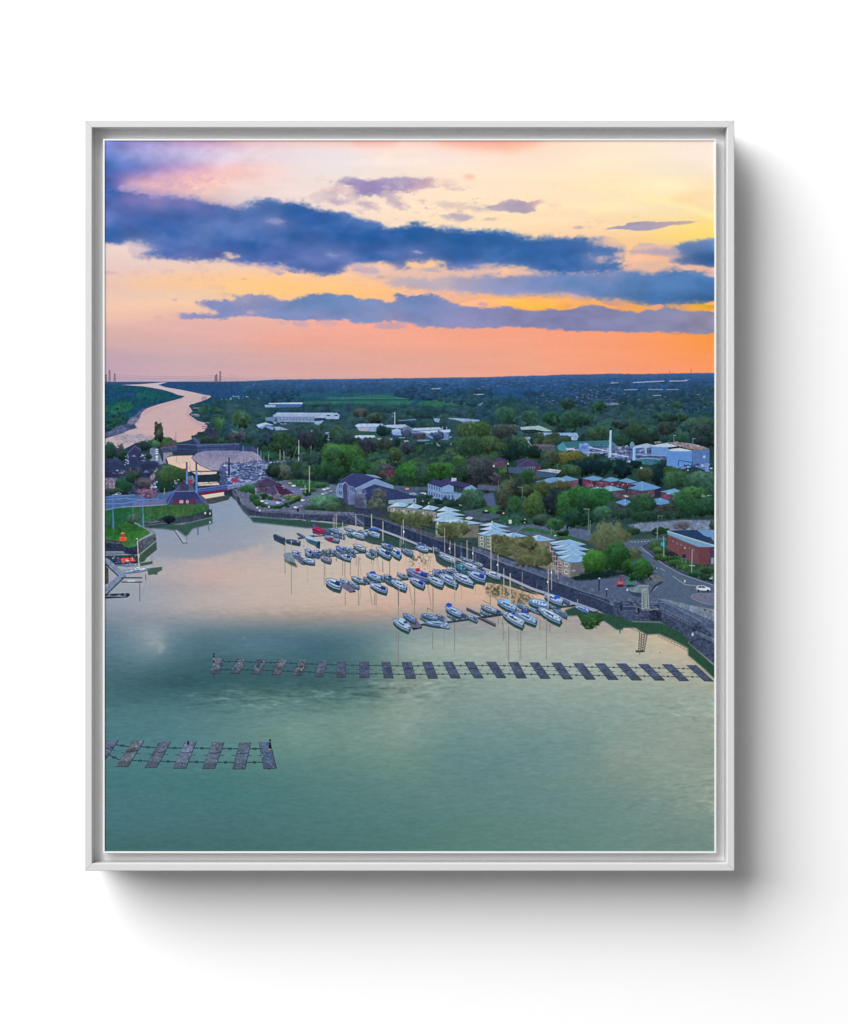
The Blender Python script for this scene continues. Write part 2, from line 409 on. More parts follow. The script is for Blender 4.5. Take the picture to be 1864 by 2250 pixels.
    veil('S1 120,380 350,420 700,470 950,510 1150,560 1260,600 1240,660 900,600 500,540 150,500', 'b39fc4', .75, 8)
    veil('S1 1100,560 1240,520 1300,470 1500,510 1740,540 S2 250,590 420,680 700,730 600,760 S1 1500,600 1250,640', 'b9b0cc', .55, 7)
    veil('S1 200,900 400,860 560,930 900,960 900,1030 500,1030 250,1025', 'bba8c0', .4, 7)
    veil('S1 900,1000 1300,1000 1740,1060 S4 1740,110 1400,60 1150,30', 'c3acbc', .6, 6)
    veil('S3 640,830 820,825 1000,900 1000,1010 850,1040 650,1010', 'b5aac0', .42, 8)
    veil('S3 1000,880 1400,860 1450,1000 1050,1000', 'd3b3b4', .6, 8)
    veil('S6 60,30 500,60 900,50 1100,60 1200,130 800,150 300,130 0,120', 'a39fbe', .7, 8)
    veil('S5 300,40 700,10 950,60 1300,60 1740,40 1740,110 1200,150 800,150 350,120', 'dbb9b4', .6, 8)
    # the blue bank
    cloud('''S6 0,110 S5 1740,100 1700,105 1560,120 1450,130 1300,130 1170,150 1000,150 860,140 650,158 750,210 900,235 1100,212 1300,240 1450,262 1600,272 1740,278
       S6 0,282 100,262 200,290 400,262 560,272 650,312 750,330 900,312 950,328 1050,352 1150,367 1270,352 1310,367 1400,377 1500,347 1725,347 1725,128 1640,112 1620,70 1500,68 1350,60 1250,100 1180,116 1100,100 1060,70 900,80 750,92 600,102 400,95 250,112 100,112''',
       [('S5',760,180,'c6b1b2'),('S5',1000,190,'b8abb9'),('S5',1150,180,'c4b0b8'),('S5',1350,190,'a69fba'),('S5',1600,190,'9197bd'),('S6',0,160,'8f94bd'),('S6',200,180,'6f88bd'),('S6',150,260,'8f92bd'),('S6',500,160,'5f83bb'),('S6',700,240,'5d82ba'),('S6',600,310,'9a95b6'),('S6',1000,180,'4f7db6'),('S6',1300,160,'4779b4'),('S6',1650,180,'4578b3'),('S6',1200,310,'4678b3'),('S6',1600,320,'4579b4'),('S6',850,100,'8b93bb'),('S6',1100,140,'5a80b8')], 7.5, .34, wid=.48, halo='c3aab6', mott=.2)
    cloud('''S1 17,400 130,440 250,450 330,470 420,495 560,490 700,500 850,512 960,532 1060,577 1180,602 1262,625 1236,560 1290,495 1400,520 1500,532 1650,522 1740,572
       S2 150,592 300,622 400,692 560,702 700,748 850,728 960,708 1050,720 1200,760 1400,775 1620,768 1700,788 1740,800
       S3 60,820 150,835 300,830 420,814 560,830 700,832 800,830 700,868 740,905 850,898 940,940 975,1005 880,990 800,982 700,978 650,1000 720,1030 900,1045 1060,1062
       S6 1060,35 900,62 600,92 400,88 250,78 100,40 0,32 S5 1660,30 1560,35 1400,42 1250,62 1180,84 1200,40 1140,5 S2 1100,1012 1000,1012 840,1035 S5 900,52 850,67 760,44 700,8
       S2 700,1040 500,1050 330,1065 S5 330,112 200,104 100,98 0,84 S4 1640,66 1540,22 1350,12 1170,2 S1 1560,1062 1400,1052 1280,1022 1180,1032 1090,1002 900,1022 700,1012 500,1004 260,1012 330,972 470,962 420,902 380,862 250,852 100,872 17,882''',
       [('S1',40,440,'3460ac'),('S1',250,500,'7f72b2'),('S1',450,520,'8f80b8'),('S1',700,540,'8078b4'),('S1',900,560,'5f74b4'),('S1',200,590,'5768ae'),('S1',100,680,'4a69b3'),('S1',60,790,'2f61aa'),
        ('S1',400,700,'2f60ab'),('S1',650,640,'3a65af'),('S1',600,800,'2b5da8'),('S1',300,900,'8f90bd'),('S1',600,920,'3d64ad'),('S1',850,770,'5b7ab6'),('S1',850,830,'5f7eb6'),('S1',1100,700,'4f73b3'),
        ('S1',1000,860,'2a5ca6'),('S1',1250,880,'20589f'),('S1',1300,580,'4f78b8'),('S1',1420,690,'7783ba'),('S1',1500,720,'5d76b4'),('S1',1620,620,'235ea8'),('S1',1600,800,'2a5da6'),('S1',1000,970,'6069ab'),('S1',700,970,'6e72b0'),('S1',1400,980,'4d66ac'),('S1',1690,950,'5a70b0'),
        ('S2',100,680,'2b61ab'),('S2',300,800,'1f589f'),('S2',550,820,'1a589e'),('S2',250,960,'6d7cb4'),('S2',100,1000,'5d72b0'),('S2',550,980,'3a62a9'),('S2',900,800,'1c5b9f'),('S2',1300,850,'1f5c9f'),('S2',1600,840,'2c65a8'),('S2',900,960,'5f78b4'),('S2',1300,970,'2a61a6'),('S2',1600,960,'3166a8'),
        ('S3',150,960,'2c64aa'),('S3',500,960,'3268ac'),('S3',750,930,'4470b2'),('S3',900,950,'4f74b2'),('S3',740,1005,'8d93ba'),('S3',400,1040,'2d63a9'),('S3',800,1050,'3368ab'),
        ('S6',400,50,'3365aa'),('S6',100,60,'5f7cb6'),('S5',200,50,'4d66ac'),('S5',50,60,'4f69ae'),('S5',850,40,'6a73ae'),('S5',1220,60,'7a7fb3'),('S5',1500,50,'6f81b6')], 6.6, .42, tone=.04, wid=.48, halo='b3a6c4', mott=.3)
    # breaks and wisps inside the bank
    wc('S1 990,968 1060,958 1140,978 1120,996 1020,996', 'e8c6bc', .8, 2.4, .8)
    wc('S1 1390,680 1440,660 1540,690 1530,730 1460,720', '9097c6', .6, 3)
    wc('S1 780,790 900,800 860,840 800,830', '7f93c0', .5, 4)
    wc('S2 900,945 980,940 1040,965 960,965', 'b3a9bb', .7, 2)
    wc('S2 170,975 240,960 300,985 220,1000', '9a9dc0', .6, 3)
    wc('S2 330,1070 500,1050 700,1045 780,1075 S5 620,100 420,110 350,70', 'f0c4ae', .85, 4)
    wc('S5 350,40 500,20 640,60 600,95 450,95 380,70', 'bfa9b8', .8, 3)
    wc('S5 600,120 660,115 690,135 640,140', 'c5acac', .8, 1.6)
    wc('S5 980,60 1100,45 1180,70 1120,85 1000,80', 'b9aab2', .8, 2)
    wc('S2 1390,1065 1560,1045 1630,1035 1620,1060 1560,1075', 'c9b0b4', .7, 2)
    wc('S3 1010,1000 1100,965 1200,985 1330,990 1320,1020 1150,1050 1030,1045', 'fcc39d', .95, 2.4)
    wc('S6 1000,5 1250,0 1330,20 1250,60 1180,80 1090,50', 'e0baa6', .85, 4)
    wc('S6 1400,45 1600,30 1605,60 1480,65', 'f0bfa8', .9, 2)
    wc('S6 1640,95 1725,80 1725,128 1650,115', 'dcb4ae', .9, 2)
    wc('S6 1680,30 1725,25 1725,50', 'eabda8', .9, 2)
    wc('S6 0,55 80,60 230,90 180,108 0,105', 'e8bda6', .9, 2.4)
    # lower violet band
    cloud('''S4 620,430 700,442 780,432 950,442 965,420 900,385 820,370 740,300 770,298 830,330 900,315 980,325 1060,320 1130,330 1090,265 1180,295 1250,280 1300,262 1400,275 1440,302 1500,325 1620,320 1680,290 1740,280
       S5 80,275 180,263 250,290 320,292 370,283 440,325 540,320 640,325 720,352 800,340 790,310 735,268 780,253 840,280 890,297 900,270 1000,275 1060,268 1180,320 1290,377 1400,382 1580,390 1650,370 1740,365
       S6 80,392 150,407 250,407 330,387 430,402 500,392 590,375 700,352 800,372 900,387 960,402 1080,427 1150,397 1250,407 1330,370 1400,402 1500,412 1725,407 1725,607 1600,597 1500,602 1220,585 1050,602 800,592 500,587 430,565 300,567 200,557 130,567 60,552 0,547
       S5 1740,542 1450,552 1250,557 1040,552 950,537 850,515 700,498 560,500 470,507 330,482 200,487 0,482 S4 1500,480 1400,455 1250,450 1100,465 1000,482 880,487 700,477 640,467''',
       [('S4',650,450,'9c93bb'),('S4',800,455,'8a8ab9'),('S4',780,320,'b3a3bb'),('S4',900,345,'7583ba'),('S4',1050,390,'7384b9'),('S4',1180,320,'a39db8'),('S4',1180,420,'8d8fba'),('S4',1350,320,'7b8abb'),('S4',1550,400,'6d85ba'),('S4',1380,290,'a5a1b8'),
        ('S4',1650,450,'7f8cbc'),('S5',0,340,'6284b7'),('S5',200,330,'5f85b7'),('S5',350,340,'6a88b9'),('S5',100,440,'8a8fbb'),('S5',400,470,'7d8dbd'),('S5',560,400,'8190bb'),('S5',800,290,'7285b8'),('S5',950,330,'6c86b8'),('S5',900,420,'7a8bbc'),('S5',750,480,'9c94b9'),('S5',1200,400,'858cba'),('S5',1300,490,'948fb9'),('S5',1600,450,'8b8cba'),
        ('S6',100,480,'8c8bb6'),('S6',400,450,'8488b6'),('S6',700,420,'8e8eb8'),('S6',900,500,'8b8db6'),('S6',1250,480,'8c8fb3'),('S6',1400,550,'908fb2'),('S6',1650,450,'9893af'),('S6',1650,560,'9893b0')], 2.8, .62, tone=.03, wid=.42, crisp=0, halo='c3a5b4', mott=.25)
    # gold under the bank
    wc('S6 400,258 470,258 640,310 620,335 540,310', 'd9a9a6', .8, 2.4)
    cloud('S5 1560,300 1660,305 1740,305 S6 0,310 60,320 180,290 400,325 590,362 500,395 430,402 330,388 250,408 150,408 80,392 0,370 S5 1640,365 1580,385 1400,370 1300,360 1400,330',
          [('S5',1450,360,'f3b49c'),('S5',1600,340,'fbb67f'),('S5',1700,330,'fec065'),('S6',100,350,'fec646'),('S6',250,360,'fec244'),('S6',420,365,'fdb752'),('S6',560,365,'f3ab7c'),('S6',200,300,'fba878')], 1.8, .4)
    cloud('S6 740,335 880,335 880,300 925,300 930,330 1050,355 1150,375 1290,355 1300,375 1250,405 1150,395 1090,427 1040,410 960,390 850,370',
          [('S6',780,345,'cc9fa6'),('S6',900,320,'d0a0a4'),('S6',960,365,'fdae62'),('S6',1080,400,'fdb040'),('S6',1200,375,'f0a880'),('S6',1270,365,'e3a48f')], 1.6, .4)
    cloud('S6 1400,390 1450,355 1580,355 1725,350 1725,405 1600,408 1480,410', [('S6',1430,380,'c99aa2'),('S6',1520,380,'fdb04c'),('S6',1620,375,'fec02c'),('S6',1700,380,'fdb83c')], 1.8, .4)
    wc('S4 1160,380 1230,400 1300,440 1230,435', 'd3adb4', .75, 2)
    wc('S5 600,550 620,520 760,515 860,530 880,555 700,565', 'bf9fb2', .7, 2)
    wc('S5 80,500 200,490 300,520 350,545 200,545', 'cfa3ac', .6, 2.5)
    wc('S4 1440,490 1520,500 1580,530 1480,520', 'd0a8ae', .7, 2)
    wc('S4 1580,510 1680,500 1740,520 1740,545 1640,545', 'c3a3b4', .7, 2)
    wc('S4 20,75 80,70 160,95 90,105 20,102', 'cfb0b2', .8, 1.8)
    wc('S4 560,318 620,305 660,318 610,328', 'c3aab2', .8, 1.5)
    wc('S4 1150,145 1190,135 1225,145 1190,153', 'cca69a', .9, 1.2)
    wc('S4 1440,95 1500,80 1540,100 1500,110', 'b0a0b2', .8, 1.8)
    wc('S4 1540,60 1600,55 1700,80 1650,95 1580,85', '7f86b8', .85, 2)
    wc('S4 415,462 470,450 520,470 460,475', 'd3aca8', .7, 1.5)
    wc('S5 1460,345 1510,340 1550,370 1500,372', 'cfa3a2', .9, 1.5)

def paint_water():
    rows = [
     (1060, '230:8595b0 470:8093b2 560:8699b2 750:95a2b2 1571:95a2b2'),
     (1130, '230:8595b0 400:7f93b2 480:8197b4 560:8a9cb2 750:99a4b2 900:b3aeb0 1571:b3aeb0'),
     (1170, '230:8595b0 400:8796b0 500:8c98ad 560:8f9bae 620:a2a8b0 750:b3adae 900:c9b5a8 1571:d0b4a0'),
     (1210, '230:8a98ac 350:9199ac 450:9299ab 560:a3a4ae 620:b5adae 700:bfb3ac 900:d3b8a6 1050:e0b79c 1571:e0b79c'),
     (1235, '230:929cac 350:a3a3ae 450:b5a7aa 560:c4ada8 700:c6b5a9 900:d7b8a4 1050:e2b599 1571:e2b599'),
     (1260, '230:97a0ad 350:b0a5ab 430:c5aaa7 460:cfa9a3 560:c8b0a6 700:cab5a5 900:dbb59d 1050:e4b294 1571:e4b294'),
     (1290, '230:90a0ae 280:939fad 360:a09ea8 450:b4a4a5 520:c0ada6 700:cab6a6 900:dbb49c 1030:e0ae92 1571:e0b495'),
     (1320, '230:8d9aab 330:9ba2ab 430:b6aba9 560:c3b0a6 700:cab2a2 850:d6ae9a 1000:d9ad95 1150:d8b296 1571:e0bd9a'),
     (1342, '230:8792a4 400:a5a2a6 560:bba69d 700:bda395 850:c7a491 950:b7a095 1000:a99b98 1150:bba496 1300:b0a49c 1571:dab994'),
     (1358, '230:7b8a9d 400:8f939c 560:96938f 700:958e89 850:a09591 920:8f9296 1000:8f9498 1100:a59b96 1180:ab9f98 1300:a59c9b 1400:c0ada0 1571:d6b795'),
     (1375, '230:6c8498 330:8492a0 400:76899a 560:74858e 700:75868c 850:848f92 920:85949a 1000:8a9499 1100:979a98 1200:9c9b9b 1300:a39f9c 1400:bdb09f 1500:d5b998 1571:d8b794'),
     (1392, '230:5a7a92 310:7e929e 345:8c9ca4 380:66829400 450:557888 600:4f7486 750:567888 830:68868e 900:7f979a 1000:8fa09f 1150:9ba39e 1300:a9a59b 1420:c5b59c 1500:dabd9b 1571:d8b794'),
     (1420, '230:55788e 300:6d8a99 345:899ba3 375:5c7d8e 450:466f82 560:507a8d 650:44708390 700:3b677c 770:47717f 820:5f8489 900:96a9a4 1000:a2afa6 1150:abb2a6 1300:abb3a7 1400:b9b59f 1450:c6b89d 1540:d3b898 1571:d3b898'),
     (1460, '230:4d7789 300:537d8e 450:3a6977 600:3d6b7a 750:42707b 820:577d7e 870:78938b 950:8ca399 1150:a0aea6 1350:a6b1a7 1500:b3b09e 1571:c0b090'),
     (1500, '230:45737f 400:2f626d 550:37686f 700:3a6a70 800:4d7677 850:728d85 900:86998f 1000:819b93 1150:92a89e 1350:9bab9f 1571:a5ad98'),
     (1530, '230:3f7079 400:3f7079 500:4d7b7d 600:587f7c 700:4f7a79 800:587f7b 860:739086 900:849a92 1000:7f9b94 1150:88a19a 1350:8fa69c 1571:9caa9c'),
     (1570, '230:47777f 400:4a7a82 600:608986 800:6f9188 850:7c988a 890:869e92 1000:769692 1200:7d9a97 1400:8aa199 1571:98a898'),
     (1610, '230:457680 400:4c7c84 560:5f8783 600:688d86 660:72948a 720:6b8e85 800:72938a 880:7d9890 1000:6b8e8b 1200:70918f 1300:75948f 1360:829a92 1450:8c9d93 1571:949f93'),
     (1660, '230:46777f 400:4c7b84 600:58857f 750:63877f 880:6d8e82 1000:5f8585 1200:678a8b 1300:718f8a 1350:84988f 1450:8b9a90 1571:8a9a8f'),
     (1710, '230:3f7478 500:437777 700:517e7b 900:5f8680 1050:5e8484 1200:668a87 1400:7d9488 1500:8a9c90 1571:909f92'),
     (1760, '230:427279 500:417577 700:4b7a79 900:567f7d 1100:5e8583 1300:668985 1450:75918a 1520:869a8e 1571:8c9d90'),
     (1810, '230:417079 500:437074 700:487676 900:4f7b77 1000:557f78 1200:5f8580 1400:6a8b84 1571:768f86'),
     (1872, '230:3b6967 500:3d6a69 700:44706f 900:4b7872 1000:547d75 1200:5a827b 1400:678980 1571:6c8981'),
    ]
    rows = [(y, [(x, c[:6]) for x, c in kn(s)]) for y, s in rows]
    f = field(rows, 1060, 1872, 7)
    h = f.shape[0]; o = 1060 - 308
    IMG[o:o+h] = f[:PH-o]
    yy = np.arange(PH)[:, None] + 308.0
    S = slice(o, PH)
    rip = anoise([(7, 1.3, 1), (3.2, 1, 1), (1, 0, .3)], 51)[S]; rip2 = anoise([(16, 2, 1), (7, 1.2, .8), (30, 4, .6)], 52)[S]; sw = fbm(190, 40, 3, 53)[S]
    Y = yy[S]; X = (np.arange(PW) + 230.0)[None, :]
    amp = 0.016 + 0.024*smooth(1320, 1500, Y) - 0.008*smooth(1600, 1870, Y)
    # the breeze-ruffled belt
    def belt(xc, yc, rx, ry): return np.exp(-((X - xc)/rx)**2 - ((Y - yc)/ry)**2)
    mid = 1520 + 14*np.sin((X - 300)/150)
    b = np.exp(-((Y - mid)/26)**2)*smooth(330, 520, X)*smooth(980, 820, X)
    ruff = b*1.0 + .6*belt(930, 1510, 110, 26) + .35*belt(1130, 1365, 160, 22) + .3*belt(640, 1345, 260, 16) + .35*belt(1530, 1745, 110, 45) + .25*belt(1500, 1560, 100, 30)
    lum = 1 + .03*smooth(1500, 1650, Y) + amp*rip + (0.010*smooth(1250, 1450, Y) - .006*smooth(1600, 1700, Y))*rip2 + ruff*(0.07*rip + 0.07*rip2) + 0.004*sw
    IMG[S] *= lum[..., None]
    # glitter on the ruffled belt
    g = smooth(.55, 1.1, rip2 + .5*rip)*np.clip(ruff, 0, 1)
    IMG[S] += (hexc('9fb5a2') - IMG[S])*(0.28*g)[..., None]
    g = smooth(.5, 1.1, -rip2 - .5*rip)*np.clip(ruff, 0, 1)
    IMG[S] += (hexc('2c5a62') - IMG[S])*(0.24*g*smooth(1400, 1460, Y))[..., None]
    g = smooth(.7, 1.3, rip2 + .7*rip)*np.clip(belt(1540, 1745, 70, 22) + .7*belt(1480, 1562, 80, 22) + .6*belt(1120, 1362, 90, 14), 0, 1)
    IMG[S] += (hexc('c9c3a4') - IMG[S])*(0.5*g)[..., None]
    Lw = IMG[S].mean(-1, keepdims=True); sat = (.82 + .06*smooth(1480, 1650, Y))[..., None]
    sat = sat - (.12*smooth(1360, 1300, Y)*smooth(480, 700, X))[..., None]
    dkp = np.exp(-((Y - 1490)/45)**2)*smooth(860, 700, X)
    IMG[S] *= (1 - .10*dkp)[..., None]
    IMG[S] = Lw + (IMG[S] - Lw)*sat
    poly('W3 330,1090 420,1160 480,1220 500,1290 440,1330 390,1250 350,1180', '9ba6aa', .5, soft=11, rough=.25, n=NL)
    # mirrored cloud edge in the inner basin
    poly('W3 520,545 800,545 1000,510 1150,450 1330,420 1330,470 1200,520 1000,570 700,600 540,580', 'c8b0a8', .45, soft=8, rough=.3, n=NL)
    poly('W3 400,430 700,420 1000,420 1200,390 1330,330 1250,420 1080,470 880,520 600,545 450,520', '8c95a8', .55, soft=7, rough=.35, n=NL)
HORIZON = [(230,838),(360,837.6),(500,838.2),(530,837.5),(565,836),(600,834),(690,832.8),(800,832),(900,830.5),(1080,828),(1130,826.2),(1170,825),(1200,824.8),(1220,823),(1290,822),(1350,820.8),(1400,821.6),(1460,820.4),(1571,818.8)]

def forest(area, n, pal, r0, r1, haze, seed, y0, y1, light=.4, tex=.3, excl=(), a=1.0):
    """scatter of crowns, far to near, inside an outline"""
    r = np.random.default_rng(seed)
    p = pts(area); sy, sx, m = pmask(p, 1)
    for e in excl:
        q = pmask(pts(e), 1)
        if q is None: continue
        ey, ex, em = q
        a0, a1 = max(ey.start, sy.start), min(ey.stop, sy.stop); b0, b1 = max(ex.start, sx.start), min(ex.stop, sx.stop)
        if a1 > a0 and b1 > b0:
            m[a0-sy.start:a1-sy.start, b0-sx.start:b1-sx.start] *= (em[a0-ey.start:a1-ey.start, b0-ex.start:b1-ex.start] < .5)
    ys, xs = np.nonzero(m > .5)
    if len(ys) == 0: return
    k = r.integers(0, len(ys), n); k = k[np.argsort(ys[k])]
    cols = [hexc(c) for c in pal]
    for i in k:
        x, y = xs[i] + sx.start, ys[i] + sy.start
        t = np.clip((y + 308 - y0)/(y1 - y0), 0, 1)
        rad = (r0 + (r1 - r0)*t)*(0.65 + 0.7*r.random())
        q = int(np.clip((NX[min(y, PH-1), min(x, PW-1)]*.5 + .5)*len(cols) + r.normal()*.9, 0, len(cols) - 1))
        c = cols[q]*(0.85 + .3*r.random())
        h = haze*(1 - t)
        c = c*(1 - h) + hexc('2d5a86')*h
        tree_xy(x, y, rad*1.15, rad*.85, c, light=light*(.25 + .75*t), tex=tex*.9, a=a)

def roofs(lst, col, edge=None, **k):
    for s in lst:
        poly(s, col, **k)
        if edge:
            p = pts(s); line(np.vstack([p, p[:1]]), edge, .9, .6)

def specks(area, n, cols, w, h, seed, a=.9, jit=.5):
    r = np.random.default_rng(seed)
    p = pts(area); sy, sx, m = pmask(p, 1); ys, xs = np.nonzero(m > .5)
    for i in r.integers(0, len(ys), n):
        x, y = xs[i] + sx.start + r.random(), ys[i] + sy.start + r.random()
        ww, hh = w*(1 + jit*(r.random()*2 - 1)), h*(1 + jit*(r.random()*2 - 1))
        blob(x, y, ww*.72, hh*.8, cols[r.integers(len(cols))], a*(.4 + .6*r.random()), .3)

def car(tile, u, v, col, w=26, h=13):
    x, y = tp(tile, u, v); sc = TILES[tile][2]
    blob(x + 1, y + h/sc*.55, w/sc*1.05, h/sc*.7, '242c40', .8, .3)
    blob(x, y, w/sc, h/sc*.85, col, 1, .25)
    blob(x - w/sc*.1, y - h/sc*.35, w/sc*.55, h/sc*.4, np.clip(hexc(col)*1.05, 0, .95), .9, .3)
    if w/sc > 7: line(np.array([(x - w/sc*.55, y - h/sc*.05), (x + w/sc*.4, y - h/sc*.05)], np.float32), '3c4866', max(.8, h/sc*.3), .7)
    else: blob(x + w/sc*.25, y - h/sc*.2, w/sc*.3, h/sc*.28, '4a5674', .7, .3)

def lamp(tile, u, v0, v1, arm=0, col='8f9a98'):
    line(f'{tile} {u},{v0} {u},{v1}', col, 1.5, .9)
    if arm: line(f'{tile} {u},{v0} {u+arm},{v0-6}', col, 1.4, .9)

def paint_land():
    # ---- land base with haze towards the horizon
    hx = np.array([h[0] for h in HORIZON]); hy = np.array([h[1] for h in HORIZON])
    X = np.arange(PW) + PX0
    hz = np.interp(X, hx, hy) + np.interp(X, np.arange(230, 1580, 9), RNG.normal(0, .3, 150))*np.clip((X - 500)/120, .1, 1)
    rows = [(815, kn('230:34588a 500:38598c 800:41629a 1100:3f629a 1350:3a5c92 1571:345a90')),
            (845, kn('230:255a84 500:2f5a86 800:35608f 1100:2f5b8c 1571:305a8b')),
            (865, kn('230:1c5068 500:264f72 800:254f74 1100:28527a 1571:2c5578')),
            (890, kn('230:1d4c5c 500:22505c 800:245860 1100:26505e 1571:2a4f62')),
            (930, kn('230:22484c 500:274a52 800:264a50 1100:284a50 1571:2b4a4e')),
            (1000, kn('230:2c4650 500:2a4648 800:2b4a44 1100:2b4740 1571:2a4640')),
            (1100, kn('230:36504a 500:3c4c5c 800:38483f 1100:2c4a3c 1571:30483f')),
            (1330, kn('230:36504a 500:3c4c5c 800:4a5468 1100:4c566c 1571:4f5a72'))]
    f = field(rows, 808, 1330, 4)
    f = f*(1 + .10*NM[500:500+522, :, None]*smooth(830, 900, np.arange(808, 1330))[:, None, None] + .05*NF[500:1022, :, None])
    coast = pts('Z 230,1180 F 1395,1020 1340,860 1310,790 1545,745 1650,700 1740,760 G 290,885 420,895 620,915 830,925 1280,960 1450,985 L 1300,170 M 0,170 250,215 650,385 830,440 1160,585 1400,670 1560,730 N 0,500 160,560 380,650 560,750 760,840 950,910 1250,1000 1500,1080 Q 1680,600 R 440,340 1040,390 1390,640 1740,960 Z 1600,800 200,800')
    sy, sx, cm = pmask(coast, 1)
    M = np.zeros((PH, PW), np.float32); M[sy, sx] = cm
    yy = np.arange(808, 1330)
    top = np.clip(yy[:, None] + .5 - hz[None, :], 0, 1)
    m = (M[500:1022]*top).astype(np.float32)
    IMG[500:1022] += (f - IMG[500:1022])*m[..., None]
    # thin dark line on the horizon
    for i in range(0, PW - 6, 6):
        line(np.array([(i, hz[i] - 308), (i + 6, hz[i+6] - 308)], np.float32), '3a4a78', .9, .55*min(1, max(0, (i - 250)/60)))
    # ---- far hills and hedges
    far = ['2a5378', '2d5a7c', '27506e', '33607e']
    forest('B 0,180 1740,150 C 1740,130 D 1740,80 E 1720,75 1720,180 D 1740,220 C 1740,240 600,260 0,300 B 1740,300 0,300', 1500, far, 2.2, 4.2, .85, 3, 828, 865, light=.12, tex=.10, a=.4)
    st = fbm(34, 3.2, 3, 66)
    yy2 = slice(512, 572); IMG[yy2] *= (1 + .07*st[yy2]*(M[yy2]*smooth(826, 842, np.arange(820, 880))[:, None]))[..., None]
    for s, c in (('B 830,315 1740,305 1740,335 C 0,330 420,300 520,345 0,345 B 900,375', '2c6068'), ('B 1270,365 1740,355 1740,385 1250,388', '3a7270'),
                 ('C 0,345 450,335 740,388 0,390', '33705f'), ('B 960,412 1740,402 1740,445 1400,450 980,456', '2d7060'), ('C 0,405 765,400 700,455 560,468 250,465 0,430', '2e6e5c'),
                 ('C 800,430 1000,397 1290,402 1490,430 1420,470 1000,490 760,470', '34704f'), ('C 1050,385 1250,345 1500,345 1640,360 1500,395 1200,395', '2c6258'),
                 ('B 0,225 180,215 330,250 0,290', '225c70'), ('B 170,325 400,322 560,345 280,375', '275a62')):
        poly(s, c, .9, tex=.08, soft=1.5)
    line('C 0,397 760,393', '1e4a5a', 1.6, .8); line('B 960,405 1740,395', '1d4c58', 1.8, .8)
    forest('B 250,300 850,290 1000,380 900,420 560,420 250,390', 60, ['1d4a60', '265668'], 3, 6, .4, 5, 855, 885)
    forest('C 480,330 700,200 1040,190 1060,380 1000,390 720,390 560,350', 110, ['234a6c', '284f6e', '1f4a66'], 3.5, 5.5, .5, 6, 840, 880, tex=.2)
    forest('C 1080,330 1300,270 1740,250 1740,330 1500,335 1250,345', 70, ['234a66', '285264', '1f4a60'], 3.5, 6, .4, 8, 850, 880, tex=.2)
    # ---- left bank, river
    poly('A 20,225 240,228 820,222 640,240 460,255 240,263 20,262', '2c567f', 1, tex=.05)
    line('A 250,240 780,226', '5d5a80', 1.4, .8)
    poly('A 760,240 860,228 1740,222 1740,400 1480,430 1375,415 1300,388 1150,352 1000,322 800,290 710,262', '27507a', 1, tex=.06, soft=.8)
    poly('A 20,258 240,266 500,279 620,298 760,323 880,358 950,388 1045,407 1000,432 850,472 700,512 560,562 490,612 470,682 400,762 430,802 270,862 150,902 20,948', '1e5166', 1, tex=.10, soft=.7)
    for s, c, a in (('A 20,300 300,290 560,310 760,350 900,385 1000,405 850,440 560,500 300,540 20,480', '1c565c', .8), ('A 20,340 500,350 640,380 400,430 20,450', '1d4a70', .8),
                    ('A 420,345 640,350 800,390 700,420 430,430', '20605c', .9), ('A 60,520 260,480 420,500 350,580 150,640 30,640', '2a6a4c', .9), ('A 30,690 200,650 330,680 250,760 40,820', '2a5548', .9)):
        poly(s, c, a, tex=.14, soft=4, rough=.3)
    specks('A 30,350 640,340 700,420 400,480 30,520', 40, ['2f6486', '16405c', '3a7088'], 5, 1, 71, .6)
    forest('A 30,560 300,520 330,700 200,800 30,880', 40, ['22504a', '2b5c46', '1c4448', '356a44'], 3, 6, .2, 9, 900, 945)
    # river
    sy, sx, m = pmask(pts('''A 235,262 460,255 640,240 830,223 800,235 705,262 800,292 1000,325 1150,355 1300,390 1370,400 1380,412 1320,450 1180,495 1130,520 1120,560 1140,600 1095,640 1150,680 1205,720 1300,745 1335,790 1310,840 1230,880 1200,900 1145,950 1090,970 1000,990 940,998 880,982 830,945 770,920 650,955 560,985
        430,1000 330,1050 260,1085 150,1092 20,1050 20,950 150,902 270,862 430,802 400,762 470,682 490,612 560,562 700,512 850,472 1000,432 1045,407 950,388 880,358 760,323 620,298 500,279'''), 3)
    fr = idw([('A',300,260,'e3c8c4'),('A',700,250,'e0c2bd'),('A',900,330,'dcb8b2'),('A',1200,400,'d9b4ac'),('A',900,480,'d8b0aa'),('A',700,600,'d9ada6'),('A',900,750,'dcaea6'),('A',1100,850,'e3ada0'),('A',600,850,'e0b0a6'),('A',300,900,'c9b0ae'),('A',100,1000,'cdb4ae'),('A',400,960,'c0a9ac')], sy, sx)
    put(sy, sx, m, fr*(1 + .012*fbm(20, 3, 2, 60)[sy, sx][..., None]))
    for s, c, a in (('A 1045,407 1000,440 850,490 700,530 560,580 520,625 500,680 540,640 600,590 720,545 880,495 1010,450', 'b08f96', .5), ('A 1150,355 1370,402 1320,440 1180,485 1260,440 1300,410', 'b9a0a6', .45), ('A 500,282 760,328 900,375 1000,405 880,362', 'a890a0', .4), ('A 1130,520 1100,640 1210,730 1330,790 1250,790 1120,710 1060,640 1100,540', 'b4959a', .5)):
        poly(s, c, a, soft=2.5)
    # mud flats with runnels
    poly('A 490,612 560,562 700,512 850,472 960,440 860,462 600,530 500,570 430,640 330,690 300,760 180,800 60,860 30,900 30,945 150,902 270,862 430,802 400,762 470,682', '64678a', .9, tex=.2, soft=1.2, rough=.3)
